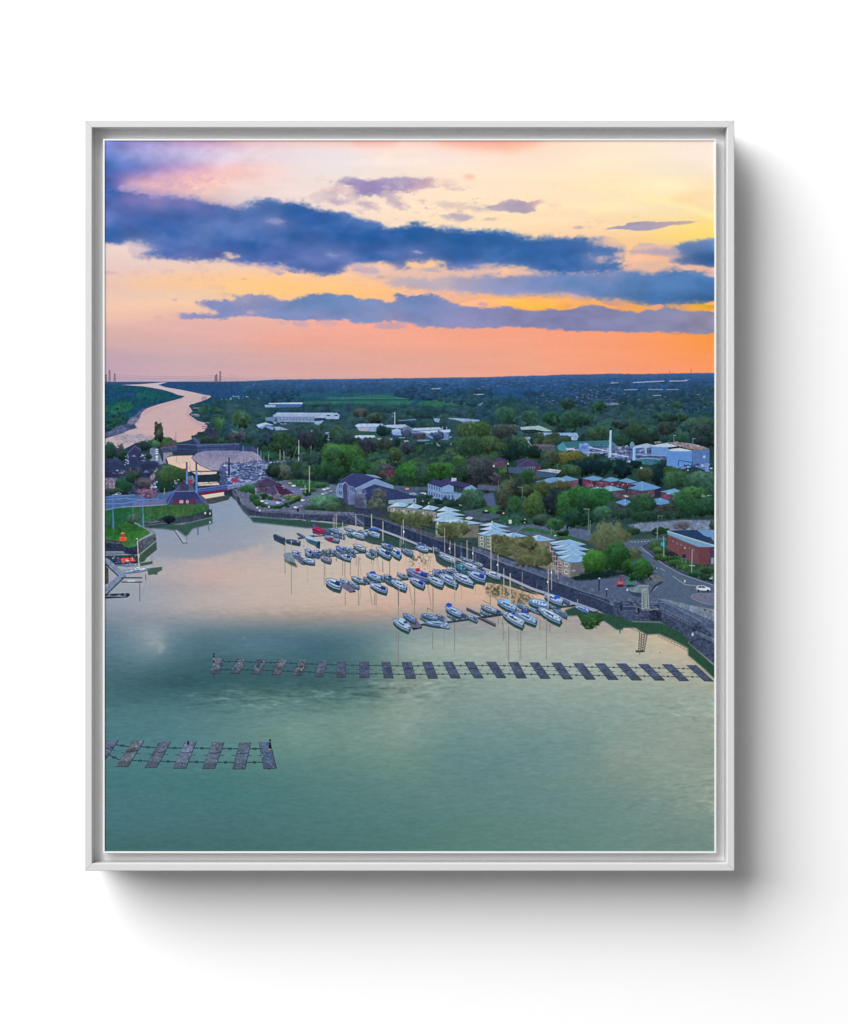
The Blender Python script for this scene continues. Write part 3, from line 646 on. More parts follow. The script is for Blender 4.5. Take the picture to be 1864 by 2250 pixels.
    for s, c in (('A 330,705 400,690 490,672 430,700 470,712 380,718', 'a49aa6'), ('A 300,735 470,730 440,748 330,760', '8d879b'), ('A 30,900 150,860 420,800 440,808 260,850 40,935', '5c5f80'),
                 ('A 260,780 400,790 440,812 330,830', '454d6c')):
        poly(s, c, .85, tex=.2, soft=.8)
    for i in range(26):
        u = 150 + RNG.random()*470; v = 895 + RNG.random()*110
        line(f'A {u},{v} {u+30+RNG.random()*60},{v-6+RNG.random()*10}', '8a8298', 1.2, .6)
    poly('A 150,905 300,890 640,905 640,945 430,990 300,1000 120,985', '9a90a0', .45, tex=.2, soft=4, rough=.5)
    line('A 25,938 150,905 270,868', '4b4f70', 2.2, .8)
    for k in range(26):
        v = 500 + RNG.random()*320; u = 1120 + (v > 690)*110 + RNG.random()*60 + (v - 600)*.15
        line(f'A {u},{v} {u+40+RNG.random()*60},{v+RNG.random()*8-2}', ['4a4f72', 'c9a8aa', '393f60'][k % 3], 1.3, .8)
    # right bank
    forest('A 1140,520 1320,455 1480,430 1740,430 1740,900 1480,860 1440,740 1300,720 1160,640', 70, ['22505a', '2a5a4c', '2f5a52', '36603f', '24484e'], 4.5, 10, .25, 15, 880, 940)
    forest('A 1210,900 1330,850 1480,840 1740,820 1740,1010 1260,1010 1160,960', 60, ['2b4a42', '34503f', '3a4a48', '2f4e44', '445848'], 6, 10, .1, 18, 940, 985)
    poly('A 1300,830 1440,828 1450,900 1400,920 1305,905', '3c3a58', 1, tex=.15)
    tree('A', 1525, 770, 85, 90, '3c6e4a')
    for i in range(5): line(f'A {1265+i*14},{415-(i%2)*8} {1265+i*14},{462}', '4a4a70', 1, .7)
    specks('A 1480,440 1740,390 1740,470 1500,480', 22, ['8fa3c8', 'c3cde0', '5d7fa8'], 3, 1.1, 31)
    specks('B 0,340 260,330 300,400 40,400', 16, ['8fa3c8', 'c3cde0'], 3, 1.1, 32)
    # pylons and wires
    for t, u, v0, v1 in (('A',85,75,345),('A',150,120,340),('A',38,130,340),('A',1450,128,400),('A',1436,140,330),('A',1496,90,300)):
        vm = 225
        for s in (-1, 1):
            line(f'{t} {u+s*3},{v0} {u+s*9},{vm}', '6a5868', 1.2, .9)
            line(f'{t} {u+s*9},{vm} {u+s*22},{v1}', '2f4a74', 1.1, .8)
        for q in range(5):
            v = v0 + 12 + q*24
            line(f'{t} {u-12},{v} {u+12},{v}', '6d5c6c', 1.1, .8)
        for q in range(3): line(f'{t} {u-12-q*4},{vm+20+q*30} {u+12+q*4},{vm+40+q*30}', '2f4a74', .8, .7)
    line('A 150,130 500,150 1000,158 1435,142', '977f93', .8, .55); line('A 150,160 600,185 1000,182 1435,168', '977f93', .8, .55)
    line('A 1500,110 1740,150', '977f93', .7, .5); line('B 0,80 300,150', '977f93', .7, .5); line('A 1500,150 1740,200', '977f93', .7, .5)
    for u, v0, v1 in ((1425, 0, 50), (1152, 25, 60)): line(f'E {u},{v0} {u},{v1}', '8a5a6a', 1.2, .8)
    for u in (1055, 1120): line(f'C {u},140 {u},230', '3d5c86', 1, .7)
    for u in (665, 715, 1265): line(f'D {u},95 {u},160', '31568a', 1, .6)
    # ---- the wooded plain
    pal = ['224a58', '2a5050', '2c5848', '335c40', '2a4e4a', '3a5e44', '365650', '2f5842', '34504e']
    excl = ['B 480,560 1430,560 1430,680 480,680', 'B 370,690 660,690 660,780 400,780', 'B 470,425 970,425 970,495 470,495', 'C 0,345 760,335 760,460 0,460', 'C 800,400 1490,400 1490,470 800,470', 'C 0,700 400,700 400,800 0,800', 'C 400,710 1220,740 1220,890 700,860 400,760', 'D 540,725 960,725 960,800 540,780', 'D 760,810 1290,815 1290,910 800,870', 'E 0,910 1720,930 1720,1160 0,1160', 'D 1010,920 1740,920 1740,1160 1010,1160', 'D 750,290 1740,270 1740,460 750,460']
    forest('B 0,380 1740,430 C 0,460 1740,470 D 1740,440 E 1720,220 1720,940 D 1740,930 1000,930 540,1040 C 1740,1000 1000,1000 0,1000 B 1740,1160 600,1160 480,900 0,880', 1500, pal, 5.5, 19, .55, 16, 868, 1010, tex=.3, excl=excl, a=.9)
    for t_, u, v, ru, rv, c in (('B',1150,440,160,40,'2a5058'),('C',300,520,220,50,'2a5050'),('C',900,560,260,60,'284c4c'),('D',250,420,260,80,'2c5850'),('D',500,520,240,80,'2c544c'),('D',1300,560,260,70,'2e564a'),('E',1200,500,260,80,'2f5648'),('E',500,620,260,80,'2c524c'),('E',1500,620,200,90,'345c48')): tree(t_, u, v, ru, rv, c, tex=.3, a=.55)
    forest('E 0,380 1720,380 1720,900 900,930 0,900 D 1740,620 1000,800 0,700 0,420 700,440', 520, pal, 5, 15, .5, 17, 868, 975, tex=.36, excl=excl[-3:])
    for s_, c_ in (('B 1270,365 1740,355 1740,385 1250,388', '3f7a74'), ('C 0,345 450,335 740,388 0,390', '3a7466'), ('B 960,412 1740,402 1740,442 1400,446 980,454', '35766a'), ('C 0,405 765,400 700,450 560,462 250,460 0,430', '367464'), ('C 800,430 1000,397 1290,402 1490,430 1420,460 1000,475 780,465', '3a7256'), ('C 1050,385 1250,345 1500,345 1640,360 1500,395 1200,395', '32685e')):
        poly(s_, c_, .7, tex=.06, soft=1.2)
    line('C 0,397 760,393', '22505c', 1.4, .8); line('B 960,405 1740,395', '22505a', 1.5, .8); line('C 0,372 700,380', '5c9080', 1, .5)
    # distant town
    forest('D 560,250 1740,230 1740,470 700,470', 230, ['2a4c68', '2c5064', '33506a', '2e4a5c'], 3.4, 5.4, .4, 19, 850, 895, light=.2, tex=.16, a=.55)
    forest('E 0,180 1720,170 1720,420 0,440', 420, ['2a4c66', '2c5060', '30526a', '2c4c58', '33585c'], 3.4, 6.5, .4, 20, 845, 890, light=.2, tex=.16, a=.5)
    forest('C 900,300 1740,300 1740,480 1500,480 1100,400', 90, ['25506a', '2a5460', '2c5868'], 4, 6, .3, 24, 855, 890, light=.25, tex=.2)
    specks('D 740,300 1740,270 1740,460 1200,470 750,440', 230, ['5f719c', '7f8cb0', '52649a', '9aa2bf', '33486f', '2a4262'], 2.8, .9, 33, .75)
    specks('E 0,250 620,250 500,460 0,460', 130, ['5f719c', '7f8cb0', '9aa2bf', '33486f', '2a4262', '4c5a8c'], 3, 1, 34, .75)
    specks('E 540,330 1720,320 1720,520 540,520', 70, ['7f93b4', 'a3aec4', '2a4a5a', '22425a'], 3, 1.0, 35, .7)
    specks('B 0,150 1740,150 1740,290 0,290', 34, ['5a7fae', '7f9cc4'], 3, .8, 36, .6); specks('C 0,140 1740,140 1740,280', 46, ['5a7fae', '86a0c8'], 4, .8, 37, .6)
    specks('D 0,120 1740,90 1740,280 0,280', 60, ['5a7fae', '86a0c8'], 4, .8, 38, .6)
    for s, w in (('E 690,174 870,165 1080,155', 2.4), ('E 1150,156 1260,154 1372,151', 2.4), ('E 1340,140 1410,136', 1), ('E 412,178 495,176', 1.8), ('E 570,267 740,263', 1.4), ('E 880,263 1060,264', 1.5), ('E 1112,263 1260,263', 1.3), ('E 945,340 1040,338', 1.6), ('C 985,254 1090,250', 2), ('D 0,328 80,322', 1.4), ('D 1700,182 1740,178', 1.6), ('C 1520,326 1640,322', 1.3)):
        line(s, 'b9bccf', w, .9)
    poly('E 285,415 340,440 420,430 500,435 490,460 380,465 320,460', '8d98b0', .8, tex=.3)
    poly('D 0,470 30,440 70,425 78,435 40,470', '7790ac', .8); 
    for u, v, r_ in ((1150, 450, 90), (1520, 500, 80), (1200, 650, 150), (680, 620, 110), (930, 630, 110), (350, 600, 140)):
        tree('D', u, v, r_, r_*.75, ['2f5a45', '2e5648', '356350', '2d5548', '2e5249', '2b4f4e'][u % 6], tex=.4)
    for u, v, r_, c in ((1240, 460, 60, '3a6448'), (1450, 680, 90, '3f6450'), (1300, 610, 80, '3a6048'), (250, 470, 90, '2c5a40'), (80, 640, 110, '2f5a4a'), (1600, 700, 120, '3d5a4a'), (1550, 790, 140, '384f4c'), (250, 830, 140, '3c5c42'), (700, 800, 160, '34503f'), (1100, 620, 110, '2c4f42'), (900, 860, 140, '2d4640'), (1100, 760, 130, '3a4d48'), (520, 700, 100, '38504e')):
        tree('E', u, v, r_, r_*.62, c, tex=.4)
    # ---- sheds and works
    poly('B 620,450 960,448 935,484 800,488 620,496', '456ca4', 1, tex=.04); poly('B 525,436 700,432 960,427 958,448 525,449', 'c9cee2'); poly('B 475,460 615,458 615,490 480,488', 'aec3e0', 1, tex=.15)
    line('B 480,474 615,474', '52719c', 1.2, .8)
    poly('B 480,622 612,608 605,660 488,668', '7088b0', 1, tex=.06); poly('B 610,612 1112,612 1112,682 640,672', '8a99ba', 1, tex=.08)
    poly('B 572,604 632,556 1400,560 1432,590 1420,640 1112,640 1112,618 610,612', 'a3b5d2', 1, tex=.06); poly('B 1112,628 1250,625 1250,660 1112,665', '2d3f60')
    line('B 580,585 1430,590', '8fa4c4', 1.4, .7); line('B 610,606 1110,610', '7f95ba', 1.6, .8)
    for q in range(12): line(f'B {625+q*42},625 {645+q*42},625', '46587c', 1.6, .8); line(f'B {625+q*42},648 {645+q*42},648', '46587c', 1.6, .8)
    for q in (1265, 1365): poly(f'B {q},590 {q+45},586 {q+40},602 {q-2},604', '3b4c66')
    poly('B 365,715 480,680 600,718 480,716 400,752', 'adc4dc', 1, tex=.05); poly('B 400,752 480,716 520,705 590,735 585,775 440,775', '7f9cc8', 1, tex=.05); line('B 480,716 600,740', '3c5680', 1.4)
    poly('B 590,740 660,735 780,775 620,785', '92a8c6', 1, tex=.06); specks('B 560,660 780,660 760,710 600,715', 16, ['b9c6dd', '5d6f98', '8f9fc0'], 4, 1.6, 39)
    poly('B 870,790 950,770 1110,788 1100,800 940,782', 'b4b29e', .9); poly('B 1110,670 1230,655 1200,690 1160,715 1110,700', '90a8cc', 1, tex=.1)
    specks('B 20,760 220,760 220,850 40,850', 18, ['8a9ac0', 'b9c3d8', '5f5f84'], 3, 1.6, 40)
    for v in (810, 835, 860, 900, 930, 970): poly(f'B 1245,{v} 1300,{v-6} 1312,{v+14} 1250,{v+18}', '8fa6cc', .9, tex=.1)
    poly('C 0,722 50,697 350,697 405,735 30,747', 'b6c7de', 1, tex=.06); poly('C 25,748 400,738 260,802 60,792', '8ea4c6', 1, tex=.08); poly('C 40,770 120,748 190,745 150,785 60,788', 'c0aab0', .9)
    for q in range(4): line(f'C {80+q*70},705 {100+q*70},740', '8fa4c6', 1.4, .7)
    poly('C 395,715 640,708 690,738 560,757 400,748', 'afbfd9', 1, tex=.06); poly('C 690,738 750,758 720,795 560,757', '7f95c0'); 
    poly('C 715,782 760,755 1080,743 1125,772 800,792', 'aec2d8', 1, tex=.05); poly('C 800,795 1220,772 1218,808 950,826', 'b9c8dc', 1, tex=.05)
    poly('C 720,795 820,800 950,828 1200,815 1195,905 1040,900 950,880 900,845 720,855', '6d89b8', 1, tex=.10); line('C 720,790 1120,773', '7088ae', 1, .7)
    poly('C 0,852 60,845 252,847 272,878 0,884', 'bccadd', 1, tex=.05); poly('C 20,884 272,880 250,922 70,932', '6f89b6', 1, tex=.06); poly('C 272,885 490,878 525,905 290,914', '8aa0c6', 1, tex=.06)
    poly('C 465,805 530,770 600,795 600,848 490,848', '86a0cc', 1, tex=.1); poly('C 465,780 540,760 600,785 580,800 480,806', 'a6b9d8')
    poly('C 775,960 1040,938 1095,984 790,998', '9ab6ac', 1, tex=.08)
    for q in range(6): line(f'C {800+q*44},965 {828+q*44},990', '5f827c', 1.4, .7)
    poly('C 590,915 680,910 700,945 620,950', 'a8a8b8', .8, tex=.2); poly('C 790,905 950,900 960,915 800,930', '8f93b0', .8, tex=.1)
    poly('C 560,870 640,872 640,885 560,885', '99a6c4', .8); poly('C 480,880 700,890 700,910 480,905', '2c3550', .8)
    poly('C 1000,632 1090,632 1072,685 1020,672', '92a6c8', 1, tex=.08); poly('C 1170,628 1290,625 1590,650 1592,668 1370,676 1300,655', '92a8c8', 1, tex=.08); poly('C 1370,676 1590,668 1560,700 1380,715', '5f7ea8', 1, tex=.1); line('C 560,660 780,645', '8da2c4', 2, .8)
    line('C 510,555 510,745', 'b3bccb', 2, 1); line('C 485,568 512,562', '9aa6b8', 1.6, .8); blob(*tp('C', 478, 601), 1.5, 1, '8fe0c0')
    for u in (1120, 1172): line(f'C {u},740 {u},775', 'a6b6cf', 1.6)
    line('C 563,425 563,475', '6f9a88', 1.2, .6)
    specks('C 1200,850 1280,850 1280,1000 1200,1000', 20, ['8fa0b8', '5d7398', 'b9c3cc'], 2.4, 1.5, 42)
    poly('D 540,742 790,724 960,795 860,797 720,772 560,778', 'a3bcba', 1, tex=.05); poly('D 200,722 480,712 540,735 440,740 240,745', '6f7f92', .8, tex=.1)
    poly('D 770,812 1270,815 1290,862 1268,912 1180,912 1150,852 980,850 820,872', '8db0d6', 1, tex=.12); line('D 820,868 980,848 1150,852', '4d6a94', 1.5, .8)
    forest('D 650,860 980,860 1150,860 1170,910 980,960 660,950', 22, ['3c5440', '46583c', '34503f'], 7, 11, .1, 43, 950, 980)
    poly('D 585,875 640,865 680,870 650,935 590,950', '8296c2', 1, tex=.15)
    poly('D 515,968 740,960 940,962 1010,992 820,998 560,1000', '6f6572', 1, tex=.1); poly('D 700,1000 1010,995 1010,1050 820,1060', '515a62', 1, tex=.15)
    for s in ('D 535,1045 650,925', 'D 575,1030 652,925', 'D 640,1015 652,925', 'D 655,1015 652,925', 'D 700,1005 652,925'): line(s, 'b3b3b6', 1.7, .95)
    # the plant with its tanks and stacks
    poly('D 1030,1050 1015,985 1090,930 1480,918 E 400,910 475,972 480,990 0,1010 D 1200,1010 1140,1050', '4a8088', 1, tex=.05); poly('D 1090,930 1140,1005 1140,1055 1030,1052 1015,985', '4f93a4', 1)
    poly('D 1090,930 1480,918 1500,1000 1140,1003', '3f7480', 1, tex=.04)
    for q in range(6): line(f'E {165+q*38},928 {200+q*38},970', '2e5f66', 2.2, .8)
    poly('E 0,985 640,985 900,960 1130,1000 1130,1160 0,1160', '4f6490', 1, tex=.25); poly('J 0,0 720,0 1120,30 1100,150 720,150 600,200 0,120', '4f6490', 1, tex=.25)
    specks('E 0,980 720,980 1120,1080 1120,1160 0,1160', 130, ['8296c0', 'aebdd6', '33406c', '5a6aa0', '3c3f68', '8a8596', 'c3ccda'], 4.5, 2.0, 44)
    specks('J 0,0 1110,0 1110,150 720,160 0,110', 120, ['8296c0', 'aebdd6', '33406c', '5a6aa0', '3c3f68', '8a8596', 'c3ccda'], 4.5, 1.8, 45)
    poly('E 0,950 100,945 160,1000 100,1060 0,1060', '6f8fc8', 1, tex=.2); poly('D 1220,1025 1300,1015 1300,1090 1230,1085', '8fa9d6', 1, tex=.06); poly('D 1125,1012 1240,1008 1230,1035 1140,1040', 'b9c0d0', 1)
    poly('J 80,115 220,110 215,160 150,190 90,180', '8ab0c4', 1, tex=.12); poly('J 420,165 660,185 640,210 440,210', '9ab8c0', 1, tex=.1)
    poly('J 720,160 870,150 1030,165 1030,220 900,240 720,220', '3f7488', 1, tex=.08); line('J 720,165 870,152 1030,168', '8fc0c4', 2, .8)
    for s, c, w in (('E 120,1000 380,1050', 'c3cbe0', 2.4), ('E 400,1082 620,1120', 'c9d0e4', 2.4), ('E 0,1072 300,1068', 'aab9d6', 1.8), ('J 720,105 1110,125', '93a6cc', 2), ('J 720,130 1000,135', '3a4674', 2), ('J 420,110 620,160', '8f9cc4', 2)): line(s, c, w, .9)
    specks('E 430,1000 620,1000 620,1060 430,1060', 26, ['8f8c9c', 'b3a8ac', '6a6680', '4a4a70'], 3.5, 2, 46)
    poly('E 700,985 860,948 960,975 960,1000 700,1010', 'a6b6ca', 1, tex=.08)
    poly('E 918,990 1135,985 1135,1110 918,1100', '6d97cf', 1, tex=.04); poly('E 915,985 1000,960 1110,945 1265,985 1180,998 1000,996', 'c3cfdc', 1, tex=.06)
    poly('E 1100,940 1240,928 1480,960 1660,1018 1500,1035 1340,1005 1265,985', '97888c', 1, tex=.3); poly('E 1340,990 1500,985 1660,1015 1500,1032 1380,1022', 'a08478', 1, tex=.15)
    poly('E 950,930 1020,920 1060,940 960,958', '8a9078', .9, tex=.2)
    poly('J 1445,45 1662,40 1655,330 1560,290 1445,250', '5a7bb0', 1, tex=.06); poly('J 1125,48 1442,60 1438,268 1280,290 1112,245', '6394d4', 1, tex=.03)
    for q in range(3): line(f'J 1120,{100+q*50} 1440,{112+q*50}', '5683c4', .9, .6)
    poly('J 1125,48 1190,32 1280,22 1442,55 1380,66 1200,64', 'ccd2d8', 1, tex=.03); poly('J 1575,120 1610,118 1608,150 1578,152', 'a9bcd8')
    line('J 1260,250 1270,180 1440,208 1430,260', '2f4a8c', 1.8, .9); specks('J 1270,230 1720,220 1720,360 1300,310', 46, ['2f3a6a', '8aa0cc', 'c9d3e4', '4a5a90', '222a50'], 4, 2.2, 47)
    poly('J 1600,215 1650,210 1648,320 1602,310', '7390c4', 1, tex=.05)
    poly('E 388,775 412,775 J 404,168 368,168', 'b3cade', 1, tex=.03); poly('E 386,755 415,755 413,782 387,782', '1e2c3c'); line('E 388,790 E 375,1150', '8aa9c8', 1.2, .7)
    poly('E 682,1000 716,1000 J 716,205 678,212', '8fb8e4', 1, tex=.03); line('E 690,1000 J 686,200', 'bcd6ee', 1.6, .8); poly('E 640,965 660,930 685,930 705,965 700,990 650,990', '6f98a4', 1)
    poly('E 832,1010 858,1010 862,1085 836,1085', '9cb0d0')
    for u, v in ((1205, 850), (1447, 890)): line(f'E {u},{v} {u},{v+90}', '7f93a8', 1.4, .9); line(f'E {u-8},{v} {u+28},{v}', '9fb0b8', 1.3, .9)
    # ---- middle woods in front of the works
    near = ['2a4c3e', '33583a', '2a4638', '3c6238', '2c4a44', '426040', '24443e', '385444']
    forest('C 0,930 1100,1000 1740,930 D 0,840 600,900 560,1060 1000,1080 I 1740,200 1740,250 1000,330 I 0,420 H 1740,560 1500,500 1300,400 500,480 300,420 0,330 G 1600,340 1000,420 600,300 560,0', 520, near, 11, 21, .12, 48, 975, 1060, tex=.42,
           excl=['I 180,140 810,140 810,300 720,340 400,340 380,270 180,270', 'H 920,400 1560,400 1560,720 920,720', 'H 490,500 930,480 930,640 490,600', 'I 740,285 1060,285 1060,350 780,400', 'I 360,210 460,210 460,400 360,400', 'C 720,740 1220,740 1220,890 720,870', 'I 0,480 270,480 270,800 0,800'])
    forest('G 560,0 600,180 400,150 330,60 340,0', 14, ['2c5a44', '2f6244', '255044'], 8, 10, .1, 49, 980, 1010)
    forest('B 480,790 1240,790 1240,1000 1000,1060 400,1000 300,870', 60, ['3a4a4a', '2c4a46', '2f5640', '33404c', '2a4448'], 10, 15, .2, 50, 940, 990, tex=.4)
    for u, v, ru, rv, c in ((690, 920, 150, 130, '33583c'), (1020, 900, 130, 120, '363f4c'), (480, 890, 80, 80, '2b4a54'), (1180, 880, 80, 140, '2c4844'), (1400, 830, 100, 100, '3c5a48'), (1350, 1080, 140, 120, '45783a'), (1600, 1060, 170, 130, '3f6438'), (1500, 900, 140, 80, '30504a'), (180, 640, 130, 100, '40684a'), (130, 860, 120, 60, '4a4f58')):
        tree('B', u, v, ru, rv, c, tex=.45)
    line('B 160,880 140,970', '1d3444', 4, .7)
    for t, u, v, ru, rv, c in (('C',370,790,100,65,'1e4448'),('C',820,860,100,40,'4c4a58'),('C',1050,850,80,60,'44587e'),('C',660,800,60,70,'5a6a8c'),('C',520,960,60,60,'17343c'),('C',1450,780,170,100,'4a6640'),('C',1640,850,140,110,'42663e'),('C',1480,1000,200,140,'37583f'),('C',180,980,110,80,'38404e'),('C',400,960,110,80,'3f524a'),('C',660,1010,100,80,'3a4450'),('C',520,1090,90,80,'44603e'),('C',260,620,110,60,'40574a'),('C',80,560,100,60,'4a564e'),
                               ('D',60,770,120,90,'44663c'),('D',330,800,170,90,'424f4a'),('D',160,960,130,100,'44613c'),('D',420,980,120,120,'2a463c'),('D',440,1060,120,100,'1d3a38'),('D',680,1060,130,80,'1f3c36'),('D',300,1000,80,60,'3e5a3a')):
        tree(t, u, v, ru, rv, c, tex=.42)
    tree('I', 1170, 150, 200, 80, '6c6c34', tex=.35); tree('I', 930, 140, 100, 90, '4a5a48', tex=.4)
    for u, v, ru, rv in ((1330, 270, 110, 90), (1570, 270, 140, 90), (1230, 230, 80, 60)): tree('I', u, v, ru, rv, '1c3a38', tex=.35)
    for u, v, ru, rv in ((60, 270, 110, 90), (190, 260, 130, 90), (540, 290, 120, 100), (360, 250, 60, 70), (720, 230, 70, 50), (1010, 360, 90, 150)): tree('J', u, v, ru, rv, '17343a', tex=.3)
    for t, u, v, ru, rv, c in (('J',840,350,110,90,'45563e'),('J',1190,320,110,60,'3c6238'),('J',1260,430,190,110,'3d6a48'),('J',1560,430,170,110,'44705a'),('J',1640,560,120,110,'34604a'),('I',1190,310,130,80,'3f6244'),('I',640,390,110,90,'2c5438'),('I',330,320,70,80,'456a3a'),('I',90,350,120,200,'4a4f52'),('I',230,420,70,90,'56505a')):
        tree(t, u, v, ru, rv, c, tex=.42)
    paint_town()
    for i in range(26):                                        # masts of the laid-up boats
        u = -60 + RNG.random()*560; v = 210 + RNG.random()*120; h_ = 50 + RNG.random()*90
        line(f'G {u},{v} {u},{v-h_}', ['7f86a0', '9aa0b4', '565c80'][i % 3], .9, .7)
    # overall evening grade of the land
    L = IMG.mean(-1, keepdims=True); k = M[..., None]*smooth(822, 834, np.arange(PH) + 308.0)[:, None, None]
    lum = np.clip(.95 - .03*smooth(.1, .35, L), .8, 1.1)
    IMG[:] = IMG + ((L + (IMG - L)*.87)*lum*np.array([.955, .99, 1.045], np.float32) - IMG)*k
    IMG[:] += np.clip((IMG - .36)*.10, -.028, .03)*k
    hz_y = (np.arange(PH) + 308.0)[:, None] - hz[None, :]
    k2 = np.where(hz_y > 0, np.exp(-np.clip(hz_y, 0, 200)/16), 0)*M*np.clip((X - 420)/200, .25, 1)[None, :]*.42
    IMG[:] += (hexc('4a6c9c') - IMG)*k2[..., None].astype(np.float32)

def paint_town():
    # ---- old houses by the outer basin (left)
    poly('F 20,250 300,230 620,190 760,140 800,340 700,520 700,700 400,760 20,760', '3a4458', 1, tex=.25, soft=1)
    poly('F 600,140 690,130 770,340 690,360 600,300', '77809a', 1, tex=.12)
    poly('F 770,200 880,190 900,235 820,250 800,300 810,340 770,330', '8f8898', 1, tex=.12)
    tree('F', 740, 70, 200, 60, '3a6a44'); tree('F', 85, 170, 75, 95, '2c5248'); tree('F', 225, 170, 45, 80, '4a4a50'); tree('F', 260, 230, 80, 60, '274a3c'); tree('F', 530, 110, 70, 60, '2c4a48')
    tree('F', 680, 90, 55, 50, '4a7c58')
    for u, v, ru, rv in ((690, -95, 30, 90), (735, -90, 32, 110), (712, -20, 52, 90)): tree('F', u, v, ru, rv, '39463a', tex=.5, light=.2)
    poly('F 830,0 870,10 940,70 930,110 820,130 740,140 760,100', '5a4a52', 1, tex=.15); poly('F 760,20 830,0 880,40 850,90 780,90', '3c6a40', .9, tex=.2, soft=1)
    poly('F 310,205 340,150 410,75 470,110 490,165 490,265 430,300 330,305 310,260', '3b3e60', 1, tex=.12); line('F 315,205 410,115 480,165', '7f86ac', 1.2, .8); line('F 320,240 330,300', '555a80', 1); poly('F 365,250 395,225 425,250', '8c90a8')
    poly('F 25,322 270,300 330,328 430,268 520,312 650,305 715,335 705,365 640,400 400,378 350,420 25,425', '33405f', 1, tex=.12); poly('F 560,385 600,352 650,382', '5c6484'); poly('F 480,350 700,350 650,400 520,420', '2b3550', 1, tex=.1)
    poly('F 25,440 165,440 212,500 205,515 25,516', '2f3856', 1, tex=.1); poly('F 25,516 165,520 170,648 60,672 25,660', '7c6b80', 1, tex=.15); poly('F 60,570 110,528 160,570 160,650 70,660', '8a7486', 1, tex=.12); line('F 60,570 110,528 165,575', '9aa0bc', 1.3, .8)
    for u, v in ((30, 530), (35, 580), (85, 590), (130, 590), (85, 630), (140, 628)): poly(f'F {u},{v} {u+16},{v} {u+16},{v+22} {u},{v+22}', 'b3aabf', .8)
    poly('F 440,515 460,450 550,412 645,440 610,515', '2d3a58', 1, tex=.1); poly('F 440,516 605,516 625,580 450,575', '5c4f5c', 1, tex=.15); poly('F 510,455 550,415 600,455', '6a7090'); poly('F 600,500 690,390 700,410 640,560 610,560', '9a8c90', .8, tex=.3)
    poly('F 345,390 358,385 358,455 345,460', '9a5c58'); specks('F 30,420 330,420 330,470 60,470', 18, ['8a7f96', '5d6384', 'a99cab'], 3, 1.6, 61)
    specks('F 270,200 330,230 330,360 280,360', 16, ['aeb9d8', '7f95cc', 'd3d8e6'], 2.6, 1.6, 62); specks('F 480,210 590,200 590,300 490,310', 22, ['c3cbe0', '8a99bf', 'e3e6ee', '3a4a60'], 3.4, 1.6, 63)
    for v in (160, 185, 210, 245, 265, 290): car('F', 690, v, 'd5dbe8', 20, 12)
    tree('F', 580, 245, 40, 35, '274c3c')
    tree('F', 265, 615, 105, 110, '285a42'); tree('F', 400, 480, 80, 50, '38483f'); tree('F', 540, 600, 100, 60, '5a525c', tex=.4); tree('F', 360, 520, 60, 60, '2f4a40')
    tree('F', 800, 630, 110, 90, '234a3a'); tree('F', 860, 470, 195, 115, '446a40'); tree('F', 150, 690, 100, 40, '44584c')
    specks('F 610,580 700,560 700,700 620,700', 24, ['c9cfe0', '8f9cc0', '4a5274', 'b39a9c'], 4, 2.4, 64); specks('F 900,540 1000,540 1000,600 900,640', 10, ['c9cfe0', '8f9cc0', '4a5274'], 3, 1.6, 65)
    # ---- outer basin, mud and the lock
    poly('F 720,140 945,110 945,185 760,192', '4a5370', 1, tex=.14); line('F 735,140 940,112', '767c94', 1.4, .7)
    poly('F 1185,85 1740,80 1740,178 1300,176 1200,185', '46527a', 1, tex=.14); line('F 1190,105 1740,85', '7480a4', 1.5, .7); line('F 1190,140 1740,120', '2f3c60', 2, .8)
    poly('G 0,0 340,0 480,180 560,200 560,280 480,230 330,70 0,62', '3c4a6c', 1, tex=.15)
    poly('F 810,262 900,238 1150,232 1130,268 1180,320 1250,365 1400,432 1100,445 1060,432 1000,400 900,362 835,342', 'e9c4a8', 1, grad='f0c6a4', tex=.03)
    poly('F 1130,265 1200,202 1300,176 1740,172 1740,430 1390,425 1250,365', '948ba6', 1, tex=.06, grad='a297a6'); poly('G 0,62 330,68 410,120 460,200 400,220 0,220', '8f88a6', 1, tex=.08, grad='a096a6')
    line('F 1130,265 1180,320 1250,365 1390,425', '6f6c8a', 1.8, .8); poly('F 1250,205 1500,180 1740,200 1740,260 1400,270', '7f7f9e', .6, tex=.1, soft=3)
    poly('F 850,240 960,190 1180,185 1150,228 1000,232', '34405c', .9, soft=1); poly('F 940,88 1040,75 1150,45 1182,90 1188,190 955,195', '33415f', 1, tex=.12); line('F 940,92 1180,98', '6f7ea4', 1.6, .8); line('F 945,150 1185,160', '4a5a84', 1.2, .8)
    poly('F 1145,0 1180,0 1240,50 1230,90 1180,80 1145,40', '44507c', 1, tex=.1); line('F 1150,5 1225,75', '7c88b0', 1.3, .8)
    line('F 930,-60 930,70', '7a6a80', 1, .7); line('F 938,240 938,320', '9a8488', 1.2, .7); line('F 912,-10 912,55', '7a6a80', 1, .7)
    poly('F 1100,440 1450,436 1490,470 1560,600 1600,620 1210,625 1130,500', '26343f', 1, tex=.14); poly('F 1130,446 1455,440 1450,468 1330,480 1190,482', 'e6c6b2'); line('F 1120,440 1450,432', '2f3c50', 1.6, .9)
    line('F 1190,485 1490,478', '42505c', 1.3, .8); poly('F 1205,578 1465,570 1492,612 1215,622', 'e3c7b2'); line('F 1210,605 1480,580', '4a5058', 1.2, .8); line('F 1380,600 1340,575', '4a5058', 1)
    poly('F 1480,470 1520,475 1610,600 1570,615', '5a6480', 1, tex=.15)
